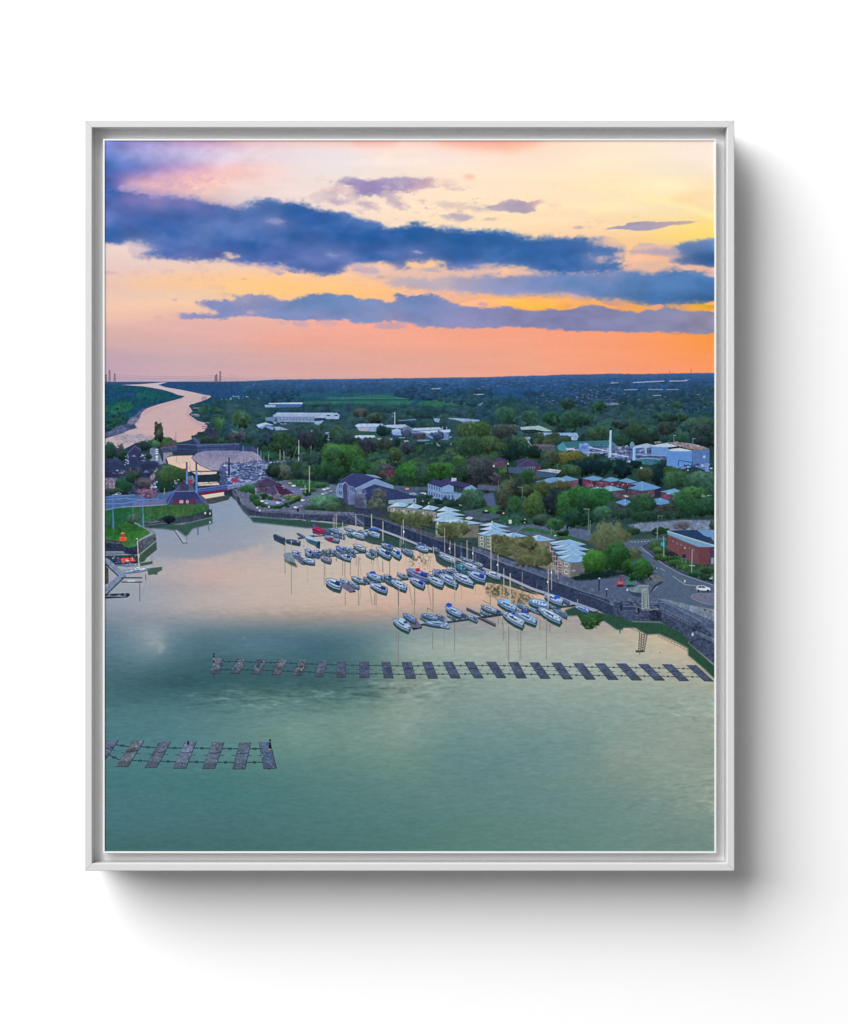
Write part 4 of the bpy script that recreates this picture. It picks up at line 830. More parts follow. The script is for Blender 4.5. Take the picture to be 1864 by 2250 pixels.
    # boats laid up behind the bridge
    poly('F 1540,330 1740,330 1740,610 1600,610 1500,480', '4d5a84', .85, tex=.25, soft=2, rough=.4); poly('G -100,230 100,215 300,190 480,195 560,215 600,330 560,440 380,470 0,520 -100,520', '525f88', .85, tex=.25, soft=2.5, rough=.5)
    specks('F 1550,350 1740,340 1740,600 1620,600', 70, ['aebbe0', 'dfe6f4', '3a4a80', '5f74b0', '2a3766', 'c3cbe2'], 5, 1.9, 66); specks('G 0,215 560,200 600,300 440,440 0,470', 420, ['8f9cc0', 'b4bed4', '2f3c6c', '4f60a0', '222c54', '99a6c4', '4a5a8c', 'c6cede'], 4.6, 1.4, 67)
    for u, v, w in ((100, 275, 60), (200, 330, 70), (180, 375, 60), (320, 225, 70), (380, 300, 80), (300, 350, 60), (530, 225, 65), (430, 250, 60), (90, 380, 55), (390, 400, 50), (500, 350, 60)):
        boat('G', (u - w*.8, v - 8), (u + w*.8, v + 8), 20, 'b9c4d8', refl=0)
    specks('G 580,190 760,180 760,215 600,225', 22, ['c9ced8', 'd9c8a0', '8f9ab0'], 4, 1.6, 68); specks('G 750,200 980,200 980,290 760,290', 34, ['b9c6dd', 'e0e6f0', '5a74a4', '3c5480'], 4.6, 1.7, 69); poly('G 560,180 900,175 980,210 980,290 760,300', '4a6488', .5)
    poly('F 1640,540 1660,525 1720,530 1720,570 1660,575', 'b0374e'); poly('G 55,420 80,408 130,410 135,455 70,460', 'b0374e'); poly('G 0,548 55,543 55,580 0,600', '7a1e3c')
    poly('G 12,145 28,145 32,370 5,375', '26306a'); 
    for u, v0, v1, w, c in ((385, 20, 195, 2.6, 'b3b6c4'), (200, 0, 65, 2, 'a3a6b8'), (525, 105, 190, 2.2, 'a8acb4'), (670, 50, 180, 2.6, 'b0b4a4'), (720, 60, 180, 2.4, 'a8aea8'), (910, 0, 185, 3, 'c0c2b4'), (1045, 250, 580, 3, 'b9b8a6'), (1065, 0, 85, 2.2, 'a3aa9c'), (1012, 280, 430, 1.4, '8a9498'), (905, 340, 470, 1.6, 'a3a89c'), (425, 60, 160, 1.6, '8d94a4'), (205, 120, 220, 1.2, '6a6f8c'), (150, 160, 220, 1.2, '6a6f8c'), (125, 100, 220, 1, '7a7d96'), (255, 160, 230, 1, '7a7d96')):
        line(f'G {u},{v0} {u},{v1}', c, w*.62, .9)
    line('G 885,10 830,175', '8f9a88', 1.2, .7); line('B 910,910 905,1160', 'b8baa8', 1.8, .9)
    # road, keeper's house, bridge
    poly('F 25,775 120,735 420,735 700,715 880,690 990,640 1000,780 860,800 800,868 540,885 280,897 130,915 25,938', '4d6c9c', 1, tex=.08); poly('F 400,820 700,800 860,790 800,862 540,882 400,885', '77769c', .8, tex=.08, soft=2)
    for s in ('F 25,800 300,780 520,800', 'F 25,850 250,850 500,800 700,790', 'F 25,765 400,735'): line(s, '7f95c8', 1.6, .8)
    line('F 35,932 130,908 280,888 540,878 820,862', 'b0aebf', 1.6, .8)
    specks('F 120,715 240,705 240,745 130,750', 12, ['c3c9dd', '6f7a9c'], 4, 2, 70)
    poly('F 420,700 470,655 560,655 690,700 690,760 600,785 480,760', '70526c', .9, tex=.3, soft=1); specks('F 420,660 690,670 690,770 480,780', 90, ['a8788c', '9a5a70', 'c3a0ac', '4a3a5a', '8a4a68', '5a6a9c'], 3, 1.2, 73)
    line('F 785,650 785,730', 'b9a878', 1.6, .9)
    poly('F 1000,600 1080,580 1150,620 1170,690 920,700 940,640', '56587c', 1, tex=.2); poly('F 1090,500 1150,490 1180,560 1140,600 1090,590', '7a7f9c', .9, tex=.2); poly('F 1090,548 1140,545 1142,590 1095,592', 'a83a48'); poly('F 1010,405 1060,400 1060,432 1020,430', '9a3c44')
    poly('F 1030,548 1105,620 1095,685 985,685 978,622', '45455f', 1, tex=.06); line('F 1030,550 1105,625', '7a7a94', 1.2, .8); line('F 978,622 920,690', '6a6f95', 1.3, .8)
    poly('F 800,800 915,695 1185,690 1290,840 1340,870 1250,860 820,865', '444c80', 1, tex=.05); poly('F 912,697 1182,692 1232,792 862,797', '3a4070', 1, tex=.05); line('F 915,695 1182,690', '8f95bc', 1.5, .8); line('F 820,858 915,697', '7c84b0', 1.5, .8); line('F 1185,692 1290,840', '7c84b0', 1.5, .8)
    poly('F 900,797 1178,797 1178,862 880,862', '6e2f48', 1, tex=.12)
    for u in (977, 1062): poly(f'F {u},805 {u+48 if u < 1000 else u+33},805 {u+48 if u < 1000 else u+33},845 {u},845', 'b9b0c4'); line(f'F {u+20},805 {u+20},845', '6e5a70', 1, .8)
    poly('F 1232,740 1280,740 1360,880 1340,930 1290,850', '5a6070', 1, tex=.1)
    poly('F 1205,662 1500,620 1740,588 1740,642 1640,662 1215,712', '3c4f90', 1, tex=.08); line('F 1205,665 1740,592', '7086c4', 1.8, .9); line('F 1210,690 1640,635', '6d7fb4', 1.4, .8); poly('F 1215,716 1640,660 1642,690 1250,738', '8e1d3c', 1)
    poly('F 1255,742 1545,700 1545,746 1310,788', 'e8d0b8'); poly('F 1545,695 1650,660 1740,640 1740,760 1650,760 1560,750', '2c3648', 1, tex=.2); poly('F 1310,790 1545,748 1640,745 1600,800 1400,850 1340,850', '3d4346', .95, tex=.15)
    poly('G 0,500 370,440 370,470 160,520 0,560', '7484a6', 1, tex=.1); line('G 0,505 370,440', 'a8b6cc', 1.3, .8)
    for u in (1060, 1182):
        poly(f'F {u},{315 if u < 1100 else 322} {u+18},{315 if u < 1100 else 322} {u+20},440 {u},440', '5a4468'); poly(f'F {u-1},430 {u+24},430 {u+24},{600 if u < 1100 else 715} {u},{600 if u < 1100 else 715}', '5f8cd0', 1, tex=.04)
    line('F 1080,380 1170,470', '6a5a70', .9, .7); line('F 1200,400 1260,465', '6a5a70', .9, .7); line('F 1110,300 1110,430', '6a5a70', .9, .6)
    # ---- lawns and quays on the left
    poly('F 25,938 130,915 280,895 540,885 820,865 1270,850 1330,880 1345,930 1100,1005 920,1025 850,1005 760,1035 600,1075 520,1105 K 540,150 620,200 600,245 440,335 430,402 330,428 262,402 240,350 25,325', '3a6c40', 1, tex=.14)
    for s, c in (('F 30,950 300,900 420,960 350,1050 200,1160 30,1160', '24603e'), ('F 540,900 1250,865 1320,900 1050,990 800,980 560,990', '42683a'), ('F 850,960 1150,930 1180,960 950,1010', '4c6c38'), ('K 60,150 400,120 560,200 420,320 250,330 60,290', '2e682c'), ('K 150,100 420,90 450,160 250,200', '386a36')): poly(s, c, .75, tex=.14, soft=5, rough=.3)
    tree('F', 385, 1040, 85, 60, '56685c', tex=.4, a=.8); tree('F', 60, 1100, 50, 60, '4a6a66', a=.5)
    poly('F 850,1008 920,1028 1100,1008 1390,918 1398,1010 1392,1022 1080,1094 920,1112 870,1092 545,1132 545,1102 760,1042', '3c4852', 1, tex=.22); line('F 540,1128 870,1088 920,1108 1080,1092 1395,1018', '8a8f96', 1.2, .8); tree('F', 830, 1050, 80, 45, '22303c', tex=.3)
    poly('F 540,1090 700,1060 740,1080 600,1105', '6a7080', .8, tex=.2)
    poly('K 395,90 540,165 620,175 675,235 660,270 560,200 510,175 400,115', '7d8590', 1, tex=.12)
    poly('K 545,152 860,126 1000,128 1395,38 1397,118 1150,182 1120,212 1085,262 1052,278 975,218 930,202 880,203 800,188 650,180', '34524c', 1, tex=.06, soft=.6)
    line('K 1345,150 1352,200', '4a5a68', 2, .7); line('K 1212,165 1212,258', '3f607c', 3, .8); blob(*tp('K', 1365, 100), 1.8, 2.6, 'aeb9b0'); blob(*tp('F', 1305, 970), 2.4, 2.6, 'c9cfc4'); blob(*tp('F', 1365, 975), 1.8, 2.6, 'c0c8c0')
    poly('K 440,345 670,238 682,330 470,512 400,480', '4c5560', 1, tex=.25); line('K 445,345 672,240', '8d9694', 1.6, .8); line('K 470,508 680,338', '8f979a', 2, .8)
    poly('K 25,320 240,350 262,402 330,428 450,400 460,505 380,515 280,505 260,472 25,472', '273248', 1, tex=.25); poly('K 25,330 240,355 255,380 100,370 25,370', '4a5a58', .8, tex=.2)
    poly('K 25,478 270,485 280,510 25,530', '647286', 1, tex=.1)
    poly('K 470,520 684,342 687,452 560,552 530,600 470,615', '384f42', 1, tex=.08, soft=.5); poly('K 25,530 430,515 470,560 460,660 25,660', '2c3c48', 1, tex=.15)
    poly('K 915,205 945,200 1077,350 1072,362 1020,364', '9aa2b2', 1, tex=.05); line('K 915,208 1018,366 1075,364', '2c3446', 1.6, .9); line('K 1070,285 1070,340', '5a6470', 1.4, .8)
    poly('K 205,290 305,288 302,335 215,338', 'd4513c', 1, tex=.2); poly('K 228,238 278,236 270,292 238,292', 'b04e34', 1, tex=.2); blob(*tp('K', 252, 240), 4.5, 1.5, 'd99a80')
    for t, u, v0, v1 in (('F', 128, 740, 1160), ('F', 510, 760, 1160), ('F', 385, 860, 1060)): line(f'{t} {u},{v0} {u},{v1}', '5f86c0', 2.2 if u != 385 else 1.4, .8)
    line('K 135,0 140,215', '5a82b0', 2, .7); line('K 515,0 520,160', '5f8acc', 2.6, .8); line('F 1057,860 1060,990', '3c4c50', 1.4, .8)
    for u in (590, 602): line(f'F {u},820 {u},960', '4a6a70', 1, .5)
    # pontoons and boats on the left
    boat('K', (110, 600), (430, 620), 40, '23304a', refl=0); poly('K 228,558 330,552 330,606 236,612', 'e0482e'); poly('K 335,566 372,540 410,575 415,600 340,602', 'c84a3a'); specks('K 100,540 420,530 420,600 100,600', 22, ['c9d3e0', '7f95a8', '2a3a50'], 3, 1.6, 74)
    boat('K', (250, 650), (460, 640), 36, '9aa6b4', refl=0); line('K 150,650 450,632', '93a0b4', 1.6, .8); line('K 170,695 470,655', '8d9ab2', 2.4, .9); line('K 200,720 330,705', '7f8ca4', 2, .9)
    poly('K 470,622 632,595 632,632 480,662', '3a544a', .95); poly('K 560,690 755,668 755,712 700,740 690,772 640,765 580,778', '3c564c', .95, tex=.06)
    boat('K', (585, 700), (270, 735), 42, 'b9c8d4', refl=0); specks('K 390,670 600,665 600,700 400,700', 16, ['e3e9ee', '8fa3b4'], 3, 1.4, 75)
    poly('K 22,545 90,580 275,755 292,778 210,790 60,640 22,610', '76839f', 1, tex=.12); poly('K 292,778 230,830 25,1020 22,930 200,775', '74819c', 1, tex=.12); line('K 285,790 40,1025', '242c3c', 3, .8); line('K 60,660 190,780', '242c3c', 3, .8)
    for v in (800, 855): line(f'K 250,{v} 495,{v}', '8f98ac', 2, .9); line(f'K 240,{v+9} 495,{v+9}', '202634', 2.2, .9)
    poly('K 310,838 410,835 410,860 312,862', 'b9bfc6'); poly('K 22,650 70,690 72,880 22,900', '4a4a44', 1, tex=.25)
    poly('K 25,1015 330,1005 348,1028 312,1060 25,1075', '20283a', 1, tex=.2); specks('K 40,1010 320,1005 320,1040 40,1045', 20, ['9aa6b8', '4a5670', '6f7f98'], 4, 1.3, 76); line('K 25,1045 300,1045', 'a8b0bc', 1.4, .8)
    line('K 440,345 458,655', 'c3bfae', 2, 1); blob(*tp('K', 436, 312), 2.2, 1.6, 'b9c3b0')
    line('K 468,860 470,1108', '48566a', 1.6, .8); line('K 570,790 485,1070', '7a8294', 1, .6); line('K 612,510 615,590', '6a7480', 1.2, .7); line('K 637,500 640,680', '6a7480', 1, .6); line('K 545,765 545,832', '44525c', 1.8, .8)
    # ---- pub, car park and the quay round to the marina
    forest('G 560,240 1000,200 1100,300 1400,400 1300,450 800,440 560,330', 40, ['2c4a40', '34503c', '283c3c', '2f4e38'], 9, 14, .05, 77, 1015, 1050)
    tree('G', 720, 320, 90, 100, '56665c', tex=.45); tree('G', 610, 310, 60, 70, '33483e'); tree('G', 970, 130, 60, 60, '3a5a54'); tree('G', 900, 370, 70, 60, '2a4440')
    for u, v, ru, rv, c in ((1300, 280, 230, 110, '2c5a38'), (1480, 120, 220, 130, '3f7038'), (1350, 100, 120, 90, '36623c'), (1690, 250, 100, 110, '34683a'), (1200, 320, 120, 110, '2a5238'), (1100, 160, 90, 90, '30504a')): tree('G', u, v, ru, rv, c, tex=.42)
    poly('G 1000,390 1400,400 1410,470 1100,440', '182c34', .7, soft=3)
    poly('G 60,560 180,520 370,480 760,430 1000,430 1290,480 1400,500 1400,640 1250,800 900,800 500,800 380,780 290,700 200,600', '667084', 1, tex=.08)
    poly('G 780,430 1000,430 1280,460 1280,520 1000,560 880,520', '3a6444', 1, tex=.2, soft=1.5); poly('G 690,490 830,530 960,580 900,620 780,590', '6f7596', 1, tex=.06)
    tree('G', 270, 545, 110, 50, '356e3c'); tree('G', 330, 570, 60, 40, '2c5a38'); tree('G', 340, 660, 70, 50, '33603a'); tree('G', 400, 720, 80, 45, '376638')
    for u, v in ((470, 760), (540, 775), (600, 775), (660, 770), (720, 745), (780, 725), (840, 705), (890, 675), (480, 650), (540, 665), (450, 620)): tree('G', u, v, 48, 26, '2f5534', tex=.4)
    for u, v in ((790, 650), (850, 660), (760, 670), (900, 650)): tree('G', u, v, 50, 26, '5f7a44', tex=.5)
    poly('G 355,480 420,500 560,520 460,590 400,600 360,560', '5a5060', 1, tex=.3); poly('G 365,475 510,398 640,462 690,505 600,505 560,525 420,500', '4d4260', 1, tex=.08); poly('G 450,592 595,500 665,625', '5a4c6e', 1, tex=.08); poly('G 597,500 700,510 820,590 850,600 668,628', '4c3048', 1, tex=.1)
    poly('G 640,462 690,490 720,520 660,500', '3c2438', 1); line('G 595,500 665,625', '8a7f9c', 1.5, .8); line('G 365,475 510,398 640,462', '7d7696', 1.3, .7); specks('G 520,610 800,610 800,640 540,640', 22, ['a8927c', '5a4a50', 'c3a880', '3a3040'], 3, 1.6, 78); poly('G 350,530 375,530 375,610 352,610', 'a8a4b0', .7)
    specks('G 690,480 860,580 840,600 700,520', 16, ['8a86a4', '5a4a60', 'b3b0c4'], 3, 1.6, 79)
    poly('G 420,690 520,690 640,690 740,700 700,745 560,755 450,720', '7b86aa', 1, tex=.06, soft=.8)
    for u, v, c in ((445, 700, 'd9dfea'), (500, 727, 'b3b9cc'), (605, 676, 'b0384a'), (660, 686, '4a4f78'), (717, 686, '9a95a4'), (645, 722, 'dde3ec'), (765, 765, '2c3040'), (870, 780, 'e3e7ee'), (960, 690, 'dfe4ee'), (1235, 552, 'd3d8e4'), (1280, 540, 'b9bfd0'), (1220, 610, 'c9cedb'), (1260, 595, '8f98b4'), (1180, 648, 'c9cedb'), (845, 505, 'dfe4ee'), (940, 765, '8f8ca4'), (990, 745, '6f6c88'), (1320, 575, '8f98b4'), (1095, 700, '9a9ab4'), (950, 548, '9aa0b4'), (800, 472, 'c3a060')): car('G', u, v, c, 27, 15)
    tree('G', 1230, 720, 195, 95, '4f8064', tex=.5); tree('G', 1080, 780, 90, 40, '3a6248'); tree('G', 1340, 770, 90, 50, '4a7050'); tree('G', 1010, 610, 50, 26, '2c5a3c'); tree('G', 1060, 560, 70, 24, '3a6a40'); tree('G', 1180, 500, 90, 30, '3c6a44')
    line('G 990,500 992,590', 'a6aa98', 1.8, .9); line('G 970,545 1015,542', 'a6aa98', 1.6, .9); line('G 1045,255 1045,580', 'b9b8a6', 2, .9)
    # quay wall, upper stretch
    poly('G 60,562 130,600 200,690 290,760 420,805 700,815 900,812 1300,835 1740,850 1740,1010 1400,975 1280,962 830,928 620,918 420,898 285,888 210,800 140,690 60,622', '404960', 1, tex=.2)
    poly('G 100,552 190,600 290,702 380,782 500,803 900,803 1300,832 1560,842 1740,852 1740,880 1300,868 900,858 700,838 420,828 300,798 190,728 120,618', '6c7086', 1, tex=.12); line('G 60,570 190,735 300,805 420,835 900,862 1560,885', '8d90a2', 1.3, .7); line('G 280,885 620,915 830,925 1280,960', '7d8490', 1.2, .6)
    for i in range(26):
        u = 320 + i*52; v = 850 + i*3.2
        line(f'G {u},{v} {u},{v+50}', '343c50', 1.3, .5)
    poly('G 60,625 140,690 210,800 285,888 275,905 200,830 110,690 60,660', '1f2c3c', .9, soft=.6); poly('G 115,640 150,650 170,740 140,750', '2a3444', .8)
    poly('G 275,902 420,905 620,920 840,938 1290,985 1480,985 1560,1010 1330,1055 1000,1045 900,1032 720,1012 500,988 330,972', '2e4c48', 1, tex=.05, soft=.8); line('G 830,930 1300,978', '8f949c', 2, .8)
    line('G 830,940 1300,988', '202c34', 1.4, .7)
    for u in (900, 1010, 1120, 1230): line(f'G {u},945 {u+50},948', '1c2830', 2, .8)
    for u, v in ((410, 820), (380, 785), (530, 775)): blob(*tp('G', u, v), 2, 2, 'd0d2d6')
    poly('G 880,800 910,800 910,835 888,835', '232a38')
    # ---- halls
    poly('G 1410,478 1490,462 1545,495 1640,530 1740,480 1740,750 1540,745 1530,660 1385,640 1378,560', '6a76a0', 1, tex=.08); poly('G 1408,480 1488,465 1492,668 1400,650 1385,620 1380,560', '7d93b6', 1, tex=.05); poly('G 1545,500 1640,532 1740,482 1740,640 1620,600 1560,640', '7588ac', 1, tex=.05)
    for u, v in ((1425, 490), (1450, 485), (1425, 570), (1445, 575), (1565, 520), (1590, 528), (1612, 535)): poly(f'G {u},{v} {u+14},{v} {u+14},{v+45} {u},{v+45}', '4c5a88')
    poly('G 1470,490 1500,458 1526,492 1532,735 1478,715', '4a4c68', 1, tex=.1); line('G 1465,500 1500,455 1530,490', 'a9b6d6', 1.4, .9)
    poly('G 1405,472 1450,430 1610,345 1720,350 H 120,360 262,404 0,535 G 1640,532 1545,492 1500,452 1470,470', '3c4674', 1, tex=.05); poly('H 110,355 260,370 350,410 262,404', '8a98b8', 1); line('G 1450,430 1612,345', '6a76b0', 1.2, .8)
    poly('H 0,532 262,408 497,500 497,548 380,520 250,488 75,562 0,562', '7f98bc', 1, tex=.05); line('H 0,528 262,404 495,496', '272f5c', 1.8, .9)
    poly('H 75,562 250,486 480,560 792,655 430,682 150,657', '38426e', 1, tex=.05); poly('H 430,685 785,662 782,728 640,738 430,735', '90a4ba', 1, tex=.06); line('H 150,660 430,684 790,658', '222a50', 1.5, .9); poly('H 750,680 768,678 766,720 750,720', '4a5a7c')
    poly('H 0,565 75,562 150,657 150,800 0,780', '5c648a', 1, tex=.15)
    tree('H', 60, 660, 110, 130, '6a7092', tex=.4, thin=.4); tree('H', 310, 640, 120, 110, '5c6660', tex=.4, thin=.3); tree('H', 270, 760, 140, 90, '5a6660', tex=.4, thin=.3); poly('H 0,780 400,820 400,880 0,860', '39425c', .9, tex=.2)
    tree('H', 370, 350, 60, 40, '5a4a4c'); poly('H 380,300 420,240 500,260 520,330 510,400 400,410', '583846', .85, tex=.3, soft=1); poly('H 300,225 400,225 510,265 500,285 380,260 300,245', '50505c', .8)
    poly('H 490,500 760,520 930,520 930,640 800,640 640,600 500,555', '525e7a', 1, tex=.1); car('H', 670, 545, 'e0a08c', 26, 16); car('H', 875, 605, 'dfe4ee', 36, 18); poly('H 690,600 750,588 800,605 770,625 700,620', '8fa3b8', .9); poly('H 800,560 930,555 930,590 810,590', '3a5a54', .9, tex=.2)
    for u, v, ru, rv, c in ((690, 330, 150, 135, '3a7534'), (600, 420, 90, 70, '2c5434'), (850, 330, 80, 120, '34584a'), (1130, 320, 190, 100, '387034'), (1050, 270, 100, 60, '3c6a34'), (1330, 190, 80, 70, '44703a'), (1560, 320, 190, 180, '3f484e'), (1360, 340, 110, 130, '2e4a38'), (900, 400, 70, 80, '2a5236')): tree('H', u, v, ru, rv, c, tex=.42)
    poly('H 500,400 900,420 900,480 540,480', '22343c', .45, soft=3)
    poly('H 930,475 1110,522 1200,488 1262,510 1262,582 1392,602 1392,532 1490,495 1565,545 1390,695 1200,705 1000,672 930,622', '7c95b8', 1, tex=.05); poly('H 1390,532 1490,495 1565,545 1400,690 1370,690', '7f9cc0', 1, tex=.04)
    poly('H 928,466 1010,424 1095,440 1160,406 1300,440 1492,486 1402,532 1262,510 1200,486 1110,522', '43426c', 1, tex=.06); poly('H 1232,402 1297,404 1297,442 1230,452', 'b3b9d2'); line('H 928,468 1110,524 1200,488 1400,534', '241f44', 1.4, .8)
    poly('H 1112,522 1200,488 1260,512 1258,582 1112,586', '82a3c4', 1); line('H 1112,590 1390,604', '4d7fa0', 2, .8)
    for r_, v0 in enumerate((488, 575)):
        for q in range(9): poly(f'H {945+q*32},{v0+q*9} {957+q*32},{v0+q*9+2} {957+q*32},{v0+q*9+48} {945+q*32},{v0+q*9+46}', '3f4f80', .0 if (r_ == 0 and q > 4) else .85)
    for u in (1290, 1330): poly(f'H {u},540 {u+20},542 {u+20},585 {u},583', '3c4878')
    for u in (1150, 1195, 1240): poly(f'H {u},625 {u+16},628 {u+16},685 {u},682', '3f4f80')
    specks('H 820,640 1000,660 1200,720 1380,700 1380,760 900,740', 40, ['2a4a44', '4a6a6c', '8aa0a8', '1f3a3a'], 5, 3, 80)
    forest('H 800,650 950,640 1000,690 1380,710 1380,770 850,740', 26, ['2a4a44', '33564c', '22403c'], 6, 8, 0, 81, 1090, 1110)
    for u, v in ((868, 702), (942, 724), (1340, 750), (1484, 742), (1523, 743)): blob(*tp('H', u, v), 1.4, 1.2, 'e8e4c8')
    tree('H', 1505, 670, 150, 125, '3c6450', tex=.42); tree('H', 1440, 640, 80, 90, '446c50')
    # ---- estate roads, cars, lawns behind the apartments
    poly('H 1380,830 1740,780 I 270,860 300,900 60,960 560,1010 740,990 880,1030 620,1100 420,1110 0,960 H 1740,1000 1450,900', '525f74', 1, tex=.08)
    poly('H 1490,850 1740,760 I 280,780 250,870 60,850', '3c6840', 1, tex=.15, soft=1.5); poly('I 80,790 280,770 290,860 120,850', '44743c', .9, tex=.15, soft=2); poly('I 60,620 200,590 250,780 130,760', '5c6690', .9, tex=.06, soft=1); poly('I 0,490 260,500 260,570 0,560', '616a84', .9, tex=.1, soft=1)
    poly('I 290,900 480,870 720,960 560,1010 400,1020 260,960', '34604a', 1, tex=.15, soft=1.5)
    for t, u, v, c in (('I', 105, 838, '2a2c3a'), ('I', 280, 845, '23262f'), ('H', 1460, 918, 'dfe3ea'), ('I', 590, 962, '202830')): car(t, u, v, c, 46, 20)
    blob(*tp('I', 110, 825), 4, 1.5, 'c9bca8'); blob(*tp('I', 330, 855), 2.4, 1.6, 'e0d068'); blob(*tp('I', 187, 962), 2, 1.4, 'f0d0a0'); blob(*tp('I', 605, 930), 1.8, 1.2, 'e0c868'); blob(*tp('I', 600, 975), 1.8, 1.2, 'e0c868')
    poly('I 395,940 435,938 438,985 400,992', 'c9d0c8'); line('I 60,925 290,960', '8d90a8', 1, .5)
    poly('I 420,1050 560,1012 740,992 1100,1010 1420,1090 1500,1160 1740,1160 N 1500,240 1200,150 1040,215 700,150 450,90', '5a6a80', 1, tex=.06); poly('N 560,90 700,50 930,90 1040,110 1220,160 1440,250 1440,290 1220,205 1000,160 840,115', '3a6a40', 1, tex=.14, soft=1)
    line('I 500,1090 580,1030', '9aa0b8', 1.2, .7)
    # houses of brick in the trees
    poly('I 178,192 385,190 372,272 190,275', '5c4a58', 1, tex=.15); poly('I 175,190 282,140 395,192', '474266', 1, tex=.08); poly('I 198,240 218,240 218,265 198,265', 'c3c8cc'); poly('I 375,212 398,212 395,330 380,330', '242c38'); poly('I 378,212 400,212 400,235 378,235', 'b9bfb4')
    poly('I 505,250 805,240 805,300 735,335 510,275', '5c4050', 1, tex=.18); poly('I 488,188 590,150 655,172 700,165 812,242 680,262 510,258 500,215', '484466', 1, tex=.08); line('I 510,250 655,172 690,205', '726e92', 1, .7)
    for q in range(6): poly(f'I {590+q*26},262 {604+q*26},262 {604+q*26},282 {590+q*26},282', 'a39aa8', .7)
    poly('I 388,268 640,264 722,300 722,345 600,345 400,345', '4c5f78', 1, tex=.08); poly('I 740,322 1025,348 1000,385 780,402 740,360', '435a80', 1, tex=.06); poly('I 740,312 910,290 1062,318 1030,348', 'a9b2ba', 1, tex=.12); line('I 910,292 1060,312', 'd3d6d6', 2, .9)
    poly('I 360,330 450,345 440,400 380,405 360,385', '2c2a38', .9)
    tree('I', 650, 390, 105, 80, '2f5838'); tree('I', 760, 420, 60, 50, '4a5648')
    # ---- brick blocks with pale blue roofs
    wall, roof, edge = '6c3c52', '6c9cc2', '3a5a80'
    poly('J 40,425 170,440 390,455 640,472 700,500 600,545 470,505 300,520 100,535 45,505', wall, 1, tex=.25); specks('J 50,440 640,480 560,530 100,520', 50, ['a58a98', '4a2c44', '8a5468', 'b09aa4'], 2.6, 1.6, 82)
    roofs(['J 25,412 180,375 312,408 245,440 170,442', 'J 270,432 400,392 512,420 480,450 390,456', 'J 480,442 605,405 748,456 640,474'], roof, edge, tex=.03)
    poly('J 620,555 975,560 965,640 840,650 700,690 600,640', '66505e', 1, tex=.2); poly('J 960,545 1050,530 1040,640 960,650', '31304a', 1, tex=.1)
    roofs(['J 612,540 700,505 640,485 800,447 1048,527 970,552 800,570'], '6899c6', edge, tex=.03); poly('J 640,485 730,495 690,515', '23304c', .9); line('J 800,450 800,568', 'a3c6e0', 1.2, .8)
    poly('J 390,580 585,560 600,640 560,680 450,650', '5c4c5c', 1, tex=.2); roofs(['J 105,545 230,515 300,530 390,502 588,556 390,577 200,572'], '7db0c4', edge, tex=.03); line('J 400,505 400,572', 'c3dce4', 1.2, .8); line('J 232,518 235,565', 'c3dce4', 1.2, .8)
    poly('J 555,625 600,622 630,645 590,655', 'c9b8b8', .9)
    poly('J 1045,600 1115,610 1240,640 1225,705 1050,655', '7d4058', 1, tex=.2); roofs(['J 1020,580 1215,539 1298,572 1240,632 1110,612 1115,596'], '76a4cc', edge, tex=.03); line('J 1110,605 1290,580', 'b6d0e0', 1.3, .7)
    poly('J 470,755 670,750 650,830 480,850', '4a3c4c', 1, tex=.25); roofs(['J 450,716 580,672 692,716 660,748 580,762'], '6499cc', edge); line('J 585,675 585,740', 'b0d0e8', 1.2, .8)
    poly('J 960,750 1200,722 1190,790 970,830', '4c4450', 1, tex=.25); roofs(['J 955,672 1040,657 1205,716 1060,748 955,745'], '6499cc', edge); line('J 1032,665 1032,720', 'b0d0e8', 1.2, .8)
    poly('I 1045,462 1290,432 1285,530 1200,545 1050,505', '6c4c5e', 1, tex=.22); roofs(['I 728,456 960,394 1060,402 1130,374 1308,426 1060,462 840,476'], '6d9cc2', edge, tex=.03); line('I 890,410 875,470', 'a9c8dc', 1.2, .8); line('I 1020,400 1135,445', 'b3ccdc', 1.2, .8)
    poly('I 1285,420 1340,415 1335,520 1290,520', '1c2034', .9)
    # ---- near trees
    T = tree
    for t, u, v, ru, rv, c in (('I',420,560,130,150,'4a5a3e'),('I',540,520,80,120,'33463e'),('I',330,640,90,150,'4f5a48'),('I',480,760,100,110,'34613a'),('I',850,540,160,90,'4c5c36'),('I',1080,500,120,60,'5a5a40'),('I',700,740,140,170,'4a6a3a'),('I',960,700,110,170,'26363a'),('I',620,560,80,70,'46583c'),
                               ('I',1140,770,140,190,'38703a'),('I',1300,640,130,130,'347036'),('I',1500,720,210,160,'2c6436'),('I',1200,920,130,110,'234a3a'),('I',1400,900,150,110,'24503c'),('I',820,940,110,70,'3c5a48'),('I',990,1000,120,75,'3a6c40'),('I',1100,1105,70,35,'2a4c34'),
                               ('J',200,680,230,130,'2e6a38'),('J',60,760,120,100,'265034'),('J',420,800,90,90,'34504a'),('J',300,850,130,80,'437456'),('J',800,760,170,140,'2e583c'),('J',560,860,140,70,'2f4e40'),('J',840,900,170,70,'2a4e3c'),('J',1430,720,240,170,'2f6640'),('J',1450,600,170,80,'447c44'),('J',1640,760,120,110,'2c5a40'),('J',1130,830,120,90,'3a4440'),('J',1180,880,150,50,'2c4c3e')):
        T(t, u, v, ru, rv, c, tex=.42)
    poly('J 540,975 1000,940 1300,920 1715,925 1715,960 1000,970 620,1005', '23443a', .7, soft=2.5)
    specks('J 1530,620 1690,620 1690,650 1560,660', 12, ['8fae90', 'a9c0a0'], 4, 1.4, 83, .7)
    poly('J 615,1005 800,975 1000,965 1300,938 1710,942 1710,1065 1500,1080 1150,1085 900,1085 740,1090 680,1040', '7c889c', 1, tex=.14, soft=.8)
